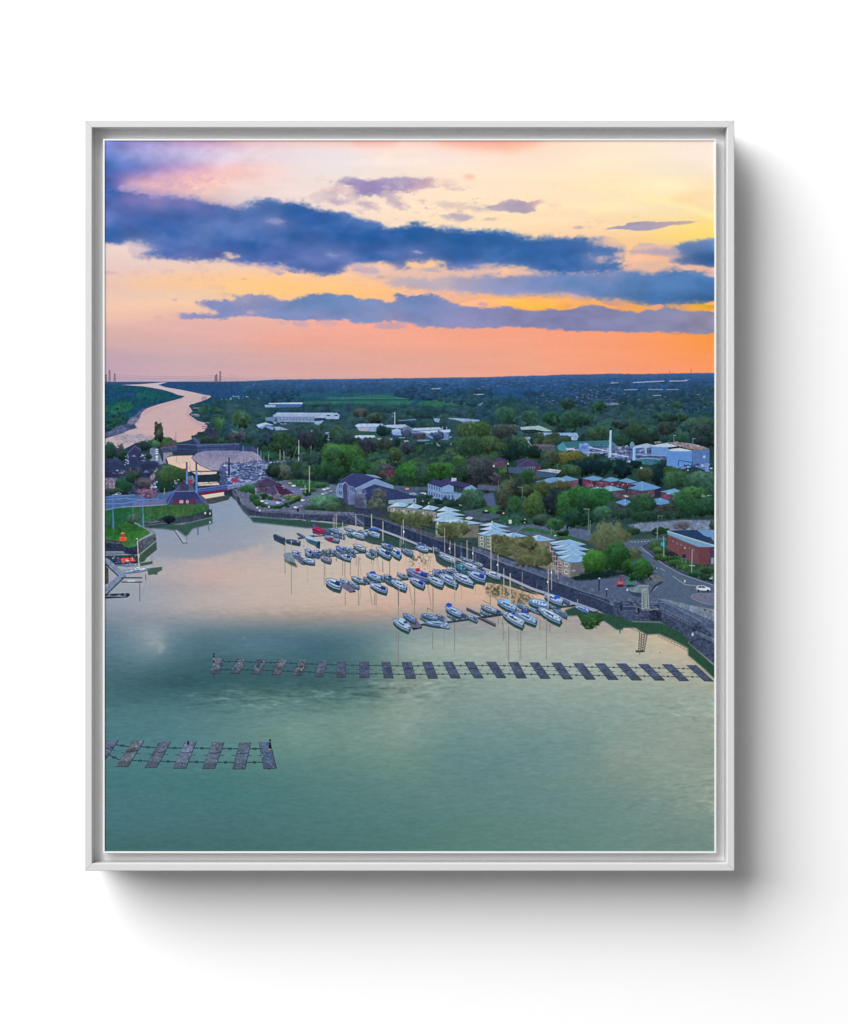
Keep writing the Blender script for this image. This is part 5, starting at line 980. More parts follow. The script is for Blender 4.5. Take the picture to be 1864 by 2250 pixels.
    T('J', 1310, 1010, 130, 60, '6f6a74', tex=.4, thin=.3); T('J', 1690, 1020, 40, 70, '44584c'); T('J', 1040, 1080, 110, 45, '2b4c34'); T('J', 680, 1080, 80, 50, '33553a')
    # ---- road by the quay, brick offices
    poly('O 600,170 1120,150 1120,185 880,195 600,205', '3a5a48', 1, tex=.2, soft=1)
    poly('O 560,240 600,208 880,195 1110,180 1120,212 900,250 800,290 830,330 940,420 1100,530 1300,640 1500,710 1725,785 1725,1100 1500,1060 1200,1010 1000,940 930,870 1000,800 1080,740 1060,690 930,610 880,500 800,420 620,350', '5a6a7e', 1, tex=.05)
    poly('O 0,60 140,100 150,230 60,200 0,160', '5e6c88', 1, tex=.05)
    poly('O 790,290 830,275 900,255 960,400 1100,480 1300,600 1500,690 1725,750 1725,790 1500,712 1300,645 1100,535 940,425 830,335', '4a5068', 1, tex=.08); line('O 785,300 830,335 940,425 1100,535 1300,645 1500,715 1720,788', 'a3aac4', 1.5, .8)
    line('O 790,335 900,390', 'a3aac4', 1.1, .6); line('O 1030,570 1090,605', 'b3b9cc', 1.3, .8); line('O 1195,672 1280,735 1350,780 1500,795', 'b3b9cc', 1.3, .8); blob(*tp('O', 985, 568), 2.5, 1.2, 'b9bed0')
    for q in range(6): blob(*tp('O', 670 + q*42, 240 - q*3), 2, .9, 'b3bad0')
    poly('O 880,240 1000,220 1120,215 1130,310 1300,420 1400,470 1660,520 1725,600 1725,745 1500,685 1300,595 1100,475 960,395', '375a3c', 1, tex=.25, soft=1)
    for u, v, ru, rv, c in ((960, 290, 80, 60, '41683a'), (1000, 340, 60, 45, '4a7440'), (1100, 430, 120, 45, '3f6a36'), (1250, 510, 120, 45, '3a6438'), (1350, 560, 90, 40, '446c3c'), (1500, 640, 130, 40, '2f5a38'), (1640, 690, 100, 40, '2a4e36'), (1180, 380, 110, 40, '3c4248'), (1640, 600, 90, 40, '34543c')): T('O', u, v, ru, rv, c, tex=.4)
    poly('O 1125,140 1522,300 1522,525 1400,475 1300,430 1128,310', '7c4e50', 1, tex=.06); poly('O 1522,298 1672,288 1664,525 1522,525', '74464c', 1, tex=.05); poly('O 1672,290 1718,300 1718,480 1664,525', '52405c', 1, tex=.2)
    poly('O 1125,95 1180,92 1500,82 1590,160 1680,240 1400,182', '2c4468', 1, tex=.05); poly('O 1505,85 1718,82 1718,230 1680,185 1590,155', '7099c4', 1, tex=.04); poly('O 1590,170 1680,175 1680,240 1600,205', '344468', 1, tex=.2)
    poly('O 1118,95 1145,98 1400,178 1718,272 1718,302 1522,300 1290,215 1130,142', '7ca2ba', 1, tex=.03); line('O 1122,96 1400,182 1718,280', 'b9cfda', 2, .9); line('O 1130,145 1522,305', '4c7088', 1.6, .8)
    for u, v in ((1188, 210), (1290, 255), (1340, 275), (1395, 298), (1450, 322), (1240, 240)): poly(f'O {u},{v} {u+18},{v+4} {u+18},{v+36} {u},{v+32}', '9a8ba0', .9); line(f'O {u+9},{v} {u+9},{v+34}', '4c3a54', 1.2, .8)
    poly('O 1308,405 1335,385 1365,410 1362,440 1310,440', '35304c'); line('O 1310,440 1310,500', '8d8f98', 1.2, .8); line('O 1358,440 1358,500', '8d8f98', 1.2, .8); poly('O 1675,440 1715,435 1715,520 1680,520', 'aab0b8', .8, tex=.2)
    poly('O 1036,238 1088,240 1086,298 1040,290', '3f9cc4'); line('O 1075,170 1078,415', 'a0aca4', 2, .9); line('O 1440,330 1432,625', 'a8aeb0', 1.8, .9); line('O 1405,535 1470,540', 'b8bebc', 2, .9); blob(*tp('O', 1345, 735), 2, 3, 'd0c8b0'); line('O 995,60 992,190', '9aa4a0', 1.6, .9); line('O 970,122 1005,125', 'a8b0a8', 1.4, .9); blob(*tp('O', 1345, 315), 2.5, 1, 'c9ccd0')
    poly('O 1488,845 1500,860 1660,866 1690,850 1660,880 1520,870', '232a44', .8, soft=.8); poly('O 1484,830 1492,812 1515,790 1580,788 1625,808 1668,822 1674,850 1640,858 1500,852', 'd9dde4', 1); poly('O 1520,798 1575,795 1612,812 1600,822 1510,820', '39425c', .95); line('O 1560,795 1562,822', 'd9dde4', 1.2, .9); poly('O 1486,828 1502,820 1515,838 1492,842', 'b8606a', .9)
    for u in (1520, 1640): blob(*tp('O', u, 856), 2.6, 2.2, '1c2238', .95, .2)
    specks('O 1650,680 1715,675 1715,705 1655,705', 4, ['b3bcc0'], 5, 2, 84)
    poly('O 1425,930 1460,900 1560,885 1720,885 1720,1040 1620,1030 1500,990 1440,960', '76788a', 1, tex=.08); line('O 1720,1036 1620,1026 1500,986 1440,956 1425,930 1460,902 1560,888', '9a98ac', 1.2, .8)
    # promenade and corner of the quay
    poly('R 700,0 900,60 1725,240 1740,240 1740,945 1390,640 1040,388 880,330 700,300', '525c72', 1, tex=.1)
    poly('N 0,290 230,370 500,470 850,600 1000,560 1080,640 1240,690 1240,720 1740,680 O 340,700 560,660 700,640 900,640 1050,690 1090,740 1000,800 930,870 1000,940 1150,1000 R 1400,170 1725,250 1725,560 1560,420 1040,230 880,180 440,190 100,40 N 1500,890 1100,760 640,590 420,530 0,350', '5c667e', 1, tex=.16)
    poly('O 0,730 250,720 340,690 560,650 560,800 640,860 800,940 600,930 400,910 200,830 0,760', '5a6680', 1, tex=.06, soft=1.5); poly('N 1240,720 1600,690 1740,670 1740,830 1600,850 1450,800', '5a6680', .9, tex=.06, soft=2)
    poly('R 880,60 1120,128 1725,380 1725,245 1400,168 1150,108 960,80', '7c8894', 1, tex=.2); poly('R 880,110 1100,135 1580,390 1725,430 1725,480 1600,440 1460,390 1040,215 900,170', '53627c', 1, tex=.14); line('R 900,130 1120,140 1560,385', '8f9cae', 1.4, .7)
    poly('O 630,840 790,890 790,940 700,930 640,890', '3a4f5a', 1, tex=.1); poly('O 620,830 740,800 880,820 790,890 650,870', '76878a', 1, tex=.12); poly('O 930,640 1030,660 1060,700 980,760 900,760 880,700', '6a6f70', 1, tex=.2); line('O 925,860 960,800 1050,750', '262c40', 3.5, .8); line('O 935,860 1000,800', 'a6b0bc', 1.6, .7)
    # ---- dock wall along the marina
    poly('M 0,20 200,60 400,130 600,205 850,295 1100,375 1300,435 1500,505 1740,605 1740,745 1560,700 1400,640 1160,545 820,405 650,362 250,195 0,120', '333f58', 1, tex=.18)
    poly('N 0,350 200,440 420,530 640,592 900,682 1100,762 1300,832 1500,902 1740,985 1740,1130 1500,1072 1250,992 950,905 760,835 560,745 380,645 160,565 0,495', '38435c', 1, tex=.18)
    line('M 0,15 200,58 400,128 600,202 850,292 1100,372 1300,432 1500,502 1740,602', '7d8498', 2.2, .7); line('N 200,435 640,588 1100,758 1500,898', '8a8f9e', 2, .6); line('M 0,130 250,200 650,365 820,410 1160,550', '1c2538', 2.4, .8); line('N 0,500 380,650 760,840 1250,1000', '1c2538', 2.4, .8)
    poly('M 0,0 130,20 330,70 700,185 1040,300 1100,372 850,292 600,202 400,128 200,58 0,15', '565c6c', .85, tex=.18)
    poly('R 0,15 100,38 300,115 445,190 445,335 300,270 100,170 0,130', '38445c', 1, tex=.2); line('R 0,12 300,112 440,182', '828a98', 1.6, .6)
    poly('R 440,180 560,120 700,110 780,180 900,190 1040,225 1380,385 1500,410 1640,500 1725,585 1725,925 1400,660 1390,575 1040,388 780,382 560,372 460,352 440,330', '465068', 1, tex=.22)
    poly('R 540,190 700,185 720,240 550,245', '3c4866', 1, tex=.05); line('R 545,190 700,185', '8090ac', 1.4, .8); line('R 560,240 720,240', '6a7a98', 1.4, .8); poly('R 890,230 1045,250 1045,385 900,360', '2c3446', .9, tex=.3, soft=1.5); poly('R 610,95 660,85 760,200 740,250 690,160', '6c7480', .9, tex=.15)
    poly('R 520,175 545,175 540,245 525,245', '1c2230'); poly('R 735,205 765,205 770,270 745,270', '20283a'); line('R 445,350 560,372 780,382 1040,388', '8f979e', 2, .7); line('R 1390,650 1725,930', '8f979e', 1.6, .6)
    poly('R 780,225 1020,210 1040,225 900,240 800,240', '818a8e', .9, tex=.2); line('R 900,170 1000,175 1025,215', '232a3c', 2.5, .8)
    line('R 1030,200 1440,410', '8a95a6', 1, .7); line('R 1030,240 1440,440', '8a95a6', 1, .6)
    for q in range(12): line(f'R {1040+q*34},{205+q*17} {1040+q*34},{245+q*17}', '8a95a6', .9, .6)
    specks('R 1430,400 1560,410 1560,520 1430,520', 16, ['1a2030', '8a97a4', '3a4660'], 3.4, 2.2, 85); blob(*tp('R', 1445, 545), 2.8, 4, 'b9c4c8'); poly('R 1450,520 1500,500 1725,600 1725,660 1600,600', '6c7888', .8, tex=.2)
    specks('R 400,130 1040,120 1040,340 440,330', 50, ['2a3348', '6c788c', '8a949c', '384458'], 5, 2, 86, .6)
    # stairs, crane frame, old buoys, lamps
    line('G 1560,850 1740,990', '8290ac', 2, .7); line('G 1540,870 1720,1010', '20283c', 3, .7); line('L 1095,0 1280,140', '7f8fae', 2, .8); line('L 1070,10 1270,160', '8290ac', 1.4, .7)
    for s in ('O 802,830 800,1085', 'O 872,830 888,1080', 'O 830,830 842,1080', 'O 850,830 856,1080'): line(s, 'a9b3a2', 1.7, .95)
    for q in range(7): line(f'O {802},{835+q*36} {874+q*2},{865+q*36}', 'a3ad9c', 1.2, .9); line(f'O {874+q*2},{835+q*36} {802},{868+q*36}', 'a3ad9c', 1.2, .8)
    line('O 755,790 885,795', 'a9b3a2', 2, .9); line('O 755,800 885,810', '8f9a8c', 1.6, .8); line('O 790,1085 895,1080', 'a9b3a2', 2, .9)
    blob(*tp('O', 525, 765), 10, 8, 'a84a58', 1, .2); blob(*tp('O', 522, 755), 6, 3, 'c8788a', .8, .5); line('O 530,735 530,680', '8a4656', 4, 1); blob(*tp('O', 545, 662), 6, 1.8, 'b8808a'); blob(*tp('O', 525, 795), 8, 2.6, '2c2434', .8)
    blob(*tp('O', 650, 750), 12, 10, '4a8078', 1, .2); poly('O 615,720 635,660 690,660 700,730', '4c7c70', 1); blob(*tp('O', 655, 655), 7.5, 2.4, 'a8b09a'); blob(*tp('O', 660, 703), 2, 2, 'e0e8e0'); blob(*tp('O', 700, 720), 5, 6, '5a8478', .8); blob(*tp('O', 645, 795), 10, 2.4, '22303c', .8)
    blob(*tp('O', 612, 845), 2, 3, 'c9ccd0')
    poly('N 1235,650 1260,640 1600,660 1740,640 1740,690 1500,720 1300,730', '1e3430', 1, tex=.3, soft=1.5)
    # ---- apartments by the quay
    poly('H 415,772 640,790 850,810 1040,840 1040,960 900,965 800,900 640,880 420,830', '8c8a80', 1, tex=.15)
    for q in range(9): poly(f'H {430+q*62},{785+q*8} {448+q*62},{787+q*8} {448+q*62},{830+q*9} {430+q*62},{828+q*9}', ['5c5a5c', 'c9c6bc'][q % 2], .8)
    R1 = ['H 425,772 550,712 690,748 640,778', 'H 648,787 750,731 872,775 790,803', 'H 850,803 940,751 1075,787 1000,822', 'H 1040,828 1150,770 1348,826 1200,836', 'H 1040,860 1200,828 1408,882 1050,905', 'H 1003,942 1150,880 1402,918 1060,968', 'H 1060,962 1300,928 1642,986 1390,1006']
    for s in R1:
        p = pts(s); poly(p, '9dc0da', 1, tex=.06); poly(np.array([p[0], p[1], (p[0] + p[3])/2 + (p[1] - p[0])*.25]), 'c6d8e4', .9); line(np.vstack([p[1:2], p[2:3]]), 'bcd4e4', 1.2, .8); line(np.vstack([p[0:1], p[3:4], p[2:3]]), '4c6a88', 1.2, .6)
    poly('H 1030,970 1380,1008 1580,1002 1580,1165 1030,1165', '80806e', 1, tex=.1); poly('H 1045,965 1065,965 1065,1005 1045,1005', 'd0d4cc'); poly('H 1400,1010 1580,1004 1580,1165 1400,1165', '7c7466', 1, tex=.08)
    poly('H 1030,1010 1140,1020 1140,1160 1030,1120', '8f9484', 1, tex=.1)
    poly('N 65,150 240,165 240,350 65,295', '8f937e', 1, tex=.08); poly('N 240,165 985,225 1000,600 600,480 240,350', '857a62', 1, tex=.1)
    for u, v in ((92, 165), (95, 240)): poly(f'N {u},{v} {u+36},{v+4} {u+36},{v+46} {u},{v+42}', 'd9dcd6'); poly(f'N {u+6},{v+6} {u+30},{v+9} {u+30},{v+38} {u+6},{v+35}', '4c5c68')
    for u in (150, 178, 200): line(f'N {u},165 {u},330', '5c6a6c', 2.2, .7)
    for v in (180, 225, 270, 315): line(f'N 185,{v} 235,{v+12}', 'd0d2cc', 1.6, .8)
    R2 = ['N 65,22 250,-15 465,48 300,52', 'N 70,75 240,35 482,103 300,105', 'N 48,130 245,82 445,128 330,172 140,158', 'N 300,160 520,115 705,165 480,192', 'N 660,195 830,145 1045,215 850,232']
    R3 = ['N 968,240 1220,204 1442,270 1290,292 1010,276', 'N 998,300 1245,262 1492,338 1330,348 1050,336', 'N 1038,366 1290,330 1455,386 1420,412 1090,402', 'N 1068,426 1285,390 1440,440 1400,492 1252,502 1140,470']
    poly('N 970,255 1000,290 1040,360 1070,425 1140,472 1252,504 1242,692 1080,642 990,570', '95897e', 1, tex=.08); poly('N 1252,504 1412,490 1425,645 1242,690', '70706f', 1, tex=.06)
    for q in range(4):
        u = 1000 + q*30; v = 290 + q*62
        for w in range(3): poly(f'N {u+w*8-10},{v+w*62+10} {u+w*8+18},{v+w*62+20} {u+w*8+18},{v+w*62+60} {u+w*8-10},{v+w*62+50}', '3f3a4c', .8)
        line(f'N {u-12},{v} {u-4},{v+230}', 'c3a8a0', 1.6, .8)
    for q in range(4): poly(f'N 1088,{510+q*34} 1132,{522+q*34} 1132,{548+q*34} 1088,{536+q*34}', '4a4254', .9); line(f'N 1086,{506+q*34} 1134,{518+q*34}', 'cdb8b0', 1.4, .8)
    for u in (1086, 1110, 1134): line(f'N {u},500 {u},645', 'cdb8b0', 1.3, .8)
    for v in (490, 585): poly(f'N 1170,{v} 1216,{v+8} 1212,{v+64} 1166,{v+54}', 'd9dcdc'); poly(f'N 1178,{v+8} 1208,{v+14} 1205,{v+54} 1175,{v+46}', '4a4c60'); line(f'N 1192,{v+8} 1190,{v+52}', 'd9dcdc', 1.2, .9)
    for s in R2 + R3:
        p = pts(s); poly(p, '8db6d8', 1, tex=.05); poly(np.array([p[0], p[1], (p[0] + p[-1])/2 + (p[1] - p[0])*.3]), 'c6d8e6', .9); line(p[1:3], 'b3d0e6', 1.3, .8); line(np.vstack([p[:1], p[:2:-1], p[2:3]]), '44627e', 1.3, .6); c = (p[1] + (p[-1] - p[1])*.95); line(np.vstack([p[1:2], c[None]]), '5f86a8', 1.2, .7)
    poly('N 1258,598 1300,590 1310,605 1262,612', 'b9bcb8', .8)
    # olive trees on the promenade
    for t, u, v, ru, rv in (('M',500,60,130,70),('M',720,110,130,75),('M',640,40,150,60),('M',420,20,90,60),('M',800,60,70,60),('M',1150,200,165,110),('M',1020,190,90,80),('M',1270,180,80,80)): T(t, u, v, ru, rv, '66734c', tex=.34, light=.3)
    for u, v, ru, rv in ((340, 260, 110, 110), (480, 300, 130, 120), (620, 330, 130, 130), (760, 390, 150, 130), (880, 400, 110, 110), (700, 240, 110, 70), (400, 360, 100, 60), (690, 470, 140, 70), (850, 480, 120, 60), (300, 190, 80, 60)): T('N', u, v, ru, rv, ['6c6f4a', '667048', '706f4e'][u % 3], tex=.32, light=.25)
    specks('N 250,180 960,240 980,520 300,400', 60, ['8a8458', '4a5236', '9a9070'], 3, 2, 87, .45)
    for u, v in ((470, 640), (640, 560), (760, 580), (880, 545)): line(f'N {u},{v-90} {u},{v}', '3c3a3c', 1.6, .5)
    for s in ('M 720,140 960,200', 'M 1220,340 1380,380', 'N 330,405 520,480', 'N 820,560 920,605'): line(s, '232c34', 3, .6)
    T('N', 1560, 500, 145, 155, '427c30', tex=.36, light=.5); T('O', 190, 480, 140, 130, '3c7430', tex=.42); T('O', 470, 420, 160, 180, '2b5c32', tex=.4); T('O', 385, 190, 235, 200, '6c7852', tex=.3, light=.35); T('O', 660, 400, 110, 90, '5c6c48', tex=.3, light=.3)
    T('O', 470, 430, 160, 190, '2c5e30', tex=.36, light=.5); T('O', 190, 490, 145, 140, '3f7a30', tex=.36, light=.5); T('O', 770, 590, 155, 125, '346c32', tex=.36, light=.5); T('O', 640, 560, 90, 90, '2f6230', tex=.4)
    poly('O 0,640 350,610 620,620 700,700 560,660 340,690 0,720', '152c2a', .85, soft=2.5); poly('O 700,690 880,680 860,730 760,760', '1c3430', .7, soft=2)
    for s in ('N 1610,700 1605,860', 'O 255,705 250,860', 'O 348,835 346,935'): line(s, '26344a', 2.2, .9)
    for t, u, v in (('N', 1612, 700), ('O', 256, 703), ('O', 348, 836), ('N', 1705, 838)): blob(*tp(t, u, v), 2.4, 1.4, 'b9c2c8')
    for s in ('I 1420,805 1412,1085', 'I 1440,945 1432,1130', 'I 572,525 568,660', 'J 1005,885 995,1160', 'J 122,800 112,1085', 'J 140,945 132,1100', 'I 268,430 265,590', 'I 1020,235 1020,285'): line(s, '8a968c', 1.4, .6)
    for s in ('I 1355,800 1425,806', 'I 510,520 575,528', 'J 1005,885 1065,892', 'J 55,802 125,805'): line(s, '98a296', 1.5, .65)
    line('I 940,1045 938,1130', '8a948c', 1.4, .8); blob(*tp('I', 990, 1140), 2, 1.2, 'e3e6d8'); blob(*tp('N', 1048, 155), 2, 1.2, 'e3e6d8'); blob(*tp('J', 790, 278), 2.6, 1.6, 'd0d8d0')
def boat(tile, bow, stern, w, col='b4c6dc', cover=None, cabin=True, refl=1, dark='2f456c', seed=None):
    """small craft seen from above and abeam: bow and stern in tile units"""
    sc = TILES[tile][2]; r = np.random.default_rng(int(abs(bow[0]*7 + bow[1]*13 + stern[0])))
    b = np.array(tp(tile, *bow)); s = np.array(tp(tile, *stern)); d = s - b; L = np.hypot(*d); d = d/L; w = w/sc
    nrm = np.array([-d[1], d[0]]); nrm = nrm if nrm[1] > 0 else -nrm           # towards the viewer (down)
    hull = np.array([b, b + d*L*.12 - nrm*w*.24, b + d*L*.3 - nrm*w*.40, b + d*L*.6 - nrm*w*.47, s - nrm*w*.40, s + nrm*w*.34, b + d*L*.62 + nrm*w*.46, b + d*L*.32 + nrm*w*.38, b + d*L*.12 + nrm*w*.2], np.float32)
    dn = np.array([0, w*.5], np.float32); c = hexc(col)*np.array([.76, .80, .86], np.float32); w = w*.84
    if refl:
        low = hull + dn*1.5; low[:, 0] += r.normal(0, .6, len(low)); poly(low, '274846', .9, tex=.12); poly(hull + dn*1.1, '22403f', .8)
    poly(hull + dn*.62, dark, 1)
    line(np.array([hull[0], hull[8], hull[7], hull[6], hull[5]]) + dn*.36, np.clip(c*.95, 0, 1), max(1, w*.16), .95)
    poly(hull, c, 1, tex=.06); line(np.vstack([hull, hull[:1]]), dark, .9, .55)
    mid = hull.mean(0); inner = (hull - mid)*np.array([.84, .7]) + mid
    poly(inner, np.clip(c*1.10 + .03, 0, .88), .7, tex=.1)
    for _ in range(int(6 + L/3)):                               # hatches, winches, ropes
        q = b + d*L*(.15 + .8*r.random()) + nrm*w*(r.random() - .5)*.6
        blob(q[0], q[1], .8 + 1.4*r.random(), .6 + .5*r.random(), ['2a3a60', '5a6e98', 'e0e6ee', '3c4c74'][r.integers(4)], .75, .35)
    if cabin:
        m = b + d*L*.5; k = np.array([m - d*L*.17 - nrm*w*.16, m + d*L*.16 - nrm*w*.2, m + d*L*.16 + nrm*w*.1, m - d*L*.17 + nrm*w*.08]) - np.array([0, w*.18])
        poly(k + np.array([0, w*.26]), '36466c', .95); poly(k, np.clip(c*1.16 + .05, 0, .9), .9)
        line(np.array([k[3], k[2]]) + np.array([0, w*.13]), '27365a', max(1, w*.11), .85)
    if cover:
        m = b + d*L*.74; k = np.array([m - d*L*.10 - nrm*w*.24, m + d*L*.16 - nrm*w*.28, m + d*L*.17 + nrm*w*.18, m - d*L*.11 + nrm*w*.2]) - np.array([0, w*.16])
        cc = hexc(cover)*.86; poly(k + np.array([0, w*.2]), cc*.5, .95); poly(k, cc, 1, tex=.14)

def walk(s, w, col='98a0b6', under='1e2636'):
    p = pts(s)
    line(p + np.array([0, w*.8], np.float32), under, w*.9, .8); line(p, col, w, 1); line(p - np.array([0, w*.35], np.float32), 'a3aac2', 1, .5)

def chains(a, b, k):
    """chain with a ring between two float edges; k = scale"""
    a, b = np.array(a), np.array(b); d = b - a
    line(np.array([a, a + d*.3]), '16303a', 1.5*k, .9); line(np.array([a + d*.7, b]), '16303a', 1.5*k, .9)
    m = (a + b)/2
    blob(m[0], m[1], 4.0*k, 2.0*k, '14323c', .95, .2); blob(m[0], m[1], 2.1*k, .8*k, '8fa09c' if m[0] > 480 else '4a7884', .8, .3)

def paint_boats():
    blue, navy, white, grey = '3a5cc0', '2a3f94', 'c3d3e6', '9db2cc'
    # green reflections under the dock wall, leafy reflections
    for s in ('M 0,150 250,215 650,395 830,450 1160,600 1400,700 1560,760 1740,790 1740,880 1560,850 1300,760 1000,660 920,600 905,505 700,470 470,420 250,400 130,385 0,340', 'L 1290,170 1500,200 1740,340 1740,440 1640,380 1440,350 1290,300', 'N 0,560 160,600 380,690 560,790 760,880 900,930 760,900 600,850 380,780 150,750 0,790'):
        poly(s, '2e4a48', .95, tex=.08, soft=.8, rough=.25)
    poly('Q 1050,530 1180,480 1480,560 1680,640 1745,680 1745,772 1640,705 1560,655 1500,642 1260,592 1100,602', '2b4a42', 1, tex=.06, soft=.8)
    poly('''R 0,232 240,262 440,305 700,382 1040,392 1300,522 1392,602 1392,650 1725,945 1725,1115 1600,992 1450,862 1387,812 1387,722 1200,622 1020,542 860,547 770,502 720,462 560,462 550,487 470,482 330,382 270,352 0,300''', '2a4c3e', 1, tex=.08, soft=.6)
    poly('Q 1180,540 1500,560 1600,650 1480,690 1440,730 1400,772 1320,760 1270,700 1240,620', '2a4a38', 1, tex=.1, soft=1.5, rough=.5)
    tree('Q', 1380, 660, 120, 95, '2c5432', tex=.4); specks('R 20,330 240,340 200,470 60,470', 20, ['4a7a3c', '6a8a50', '1e4428'], 2.6, 2, 91, .6)
    poly('R 560,470 640,465 640,490 560,492', 'd3b6a0', .8); line('R 515,485 520,525', '2c3c44', 2.4, .8); line('R 655,470 760,510', '5c5a58', 1, .7)
    # leaf reflections on gold water
    def leaves(area, n, seed, cols=('454c3a', '565640', '3a4640', '5f5a44')):
        p = pts(area); sy, sx, m = pmask(p, 1, pad=14); m = blur(m, 5)
        t_ = NF[sy, sx] + .5*NM[sy, sx]
        put(sy, sx, m*smooth(-.25, .75, t_ + .9*(m - .6))*.8, hexc(cols[0])*(1 + .25*NM[sy, sx][..., None]))
    poly('N 150,780 420,800 620,860 780,930 760,1000 700,1060 520,1060 450,980 300,960 170,880', 'a08a70', .45, tex=.2, soft=4, rough=.3)
    leaves('N 140,770 420,790 620,860 780,930 700,1060 520,1050 450,960 300,940 170,900', 560, 92); leaves('M 520,500 860,480 830,600 700,680 600,640', 230, 93); leaves('L 1280,340 1420,380 1400,420 1280,400', 90, 94, ('5c5240', '7c6a4c', '4a4438'))
    leaves('M 1530,890 1740,900 1740,1050 1620,1020 1540,960', 200, 95)
    # crane and rail mirrored in the water
    for s in ('R 768,515 755,760', 'R 865,545 825,770', 'R 795,540 785,760', 'R 830,540 805,765'): line(s, '4a4c48', 1.6, .9)
    for q in range(7): line(f'R {768-q*2},{530+q*33} {862-q*5},{560+q*33}', '54544c', 1.1, .8); line(f'R {862-q*5},{535+q*33} {766-q*2},{565+q*33}', '54544c', 1.1, .8)
    poly('R 715,748 830,752 830,772 720,775', '3c3c38', .9); line('R 770,770 770,795', '4a4a44', 2, .8)
    line('R 1000,545 1385,725', '5c5a50', 1.1, .8); line('R 1000,570 1385,755', '5c5a50', 1, .7)
    for q in range(10): line(f'R {1015+q*40},{550+q*19} {1015+q*40},{578+q*19}', '5c5a50', .9, .7)
    line('R 1405,860 1440,900 1720,1110', '9a8c78', 1, .6); blob(*tp('R', 1030, 775), 1.4, .9, '4a4a4c')
    # main gangway and finger pontoons
    walk('M 100,160 200,195 420,275 660,372 820,425 1160,560 1400,645 1600,715 1740,765', 4.6)
    walk('N 165,595 380,665 560,745 760,835 900,880 1140,960 1290,1020', 5.6); poly('N 1270,1000 1330,1010 1605,1108 1540,1130 1290,1035', '8c97b4', 1, tex=.06); line('N 1290,1040 1540,1134 1600,1114', '1c2534', 2, .8)
    walk('L 640,265 800,255 1100,235 1330,200', 3); walk('L 440,300 520,285 640,268', 3, '4a5470'); walk('L 720,535 1000,495 1290,465', 4); walk('L 1280,460 1440,530', 4, '6a6a80'); walk('L 600,540 740,520', 4, '4a5270')
    walk('L 1090,890 1210,870 1340,865 1500,840 1650,835', 4.4); walk('M 0,850 240,830 560,810', 4.4); walk('M 430,750 560,810', 3.6, '5a6080')
    walk('P 440,632 840,592 1200,545 1540,495', 6); walk('P 1085,445 1180,490 1265,525', 4.2, '4a4e60'); walk('P 1255,560 1340,600 1440,648', 4.6, '565a68'); walk('Q 0,585 250,548', 6); walk('Q 440,525 720,490 880,470 1150,438', 6.4, '8d95b0')
    # mast reflections (dark threads on the water)
    for t, u, v0, v1 in (('L',270,310,755),('L',352,350,1025),('L',770,620,900),('L',1005,570,780),('L',1035,600,800),('L',1105,590,775),('L',1205,540,790),('L',1205,920,1160),('L',1038,980,1160),('L',1430,1000,1160),('L',1412,1010,1160),('L',1605,600,765),('L',1720,980,1160),('L',1372,540,630),('L',1178,520,650),('L',928,540,600),('L',1518,620,735),
                         ('P',207,230,540),('P',207,745,1160),('P',414,190,510),('P',650,190,500),('P',645,740,965),('P',925,630,990),('P',1380,280,400),('P',1615,700,1160),('P',1545,640,860),
                         ('Q',340,720,1160),('Q',495,760,1160),('Q',820,680,1160),('Q',865,700,810),('Q',740,650,790),('Q',103,330,450),('Q',262,640,730),('Q',515,260,480),('Q',400,240,380),('Q',208,610,715),
                         ('M',240,600,735),('M',328,600,768),('M',880,900,1160),('M',1160,900,1160),('M',650,930,1160)):
        x, y0 = tp(t, u, v0); y1 = tp(t, u, v1)[1]
        n = max(int((y1 - y0)/5), 1)
        ys = np.linspace(y0, y1, n + 1); xs = x + RNG.normal(0, .22, n + 1)*np.linspace(0.2, 1, n + 1)
        line(np.stack([xs, ys], 1).astype(np.float32), '6c6a66' if t != 'M' else '7a7068', 1.2, .75)
    for s in ('L 1215,550 1245,780', 'L 1240,930 1215,1160', 'L 1345,950 1385,1160', 'P 345,150 385,390', 'P 575,150 625,420', 'Q 290,800 325,1160', 'Q 450,800 480,1160', 'M 820,890 860,1150', 'M 835,530 810,700', 'M 860,530 830,720', 'L 1415,540 1380,710', 'L 1440,540 1480,730', 'M 80,960 110,1160', 'M 570,920 620,1150', 'P 180,740 195,1100'): line(s, '6f6c68', .9, .55)
    # ---- craft
    B = boat
    rb = np.random.default_rng(31)
    for t_, a_, b_, n_, ln in (('L', (700, 250), (1300, 195), 7, 120), ('L', (640, 520), (1260, 455), 7, 115), ('L', (1340, 470), (1440, 520), 2, 130), ('L', (1120, 870), (1650, 825), 6, 130), ('M', (30, 835), (540, 800), 5, 135), ('M', (900, 770), (1500, 760), 8, 150), ('P', (520, 610), (1500, 490), 7, 130), ('Q', (480, 505), (1100, 435), 5, 150), ('M', (700, 400), (1560, 690), 7, 120)):
        for q in range(n_):
            f = (q + .2 + .6*rb.random())/n_; up = -1 if rb.random() < .6 else 1
            u = a_[0] + (b_[0] - a_[0])*f; v = a_[1] + (b_[1] - a_[1])*f + up*(26 + 10*rb.random())
            L_ = ln*(.7 + .5*rb.random())
            B(t_, (u - L_*.5, v - L_*.22), (u + L_*.5, v + L_*.22), 34 + 16*rb.random(), ['9fb2c8', 'b4c2d2', '8296b4', 'c3ccd6', '6a7c98'][rb.integers(5)], cover=[None, None, '2a3f94', '34508c', '5a6a80'][rb.integers(5)])
    poly('L 118,262 145,250 272,300 270,372 120,300', '2c3c5a', 1, tex=.06); poly('L 125,300 270,372 268,398 130,330', '1d3a42', .9); poly('L 150,262 180,258 262,298 240,305', '6a7690', .9)
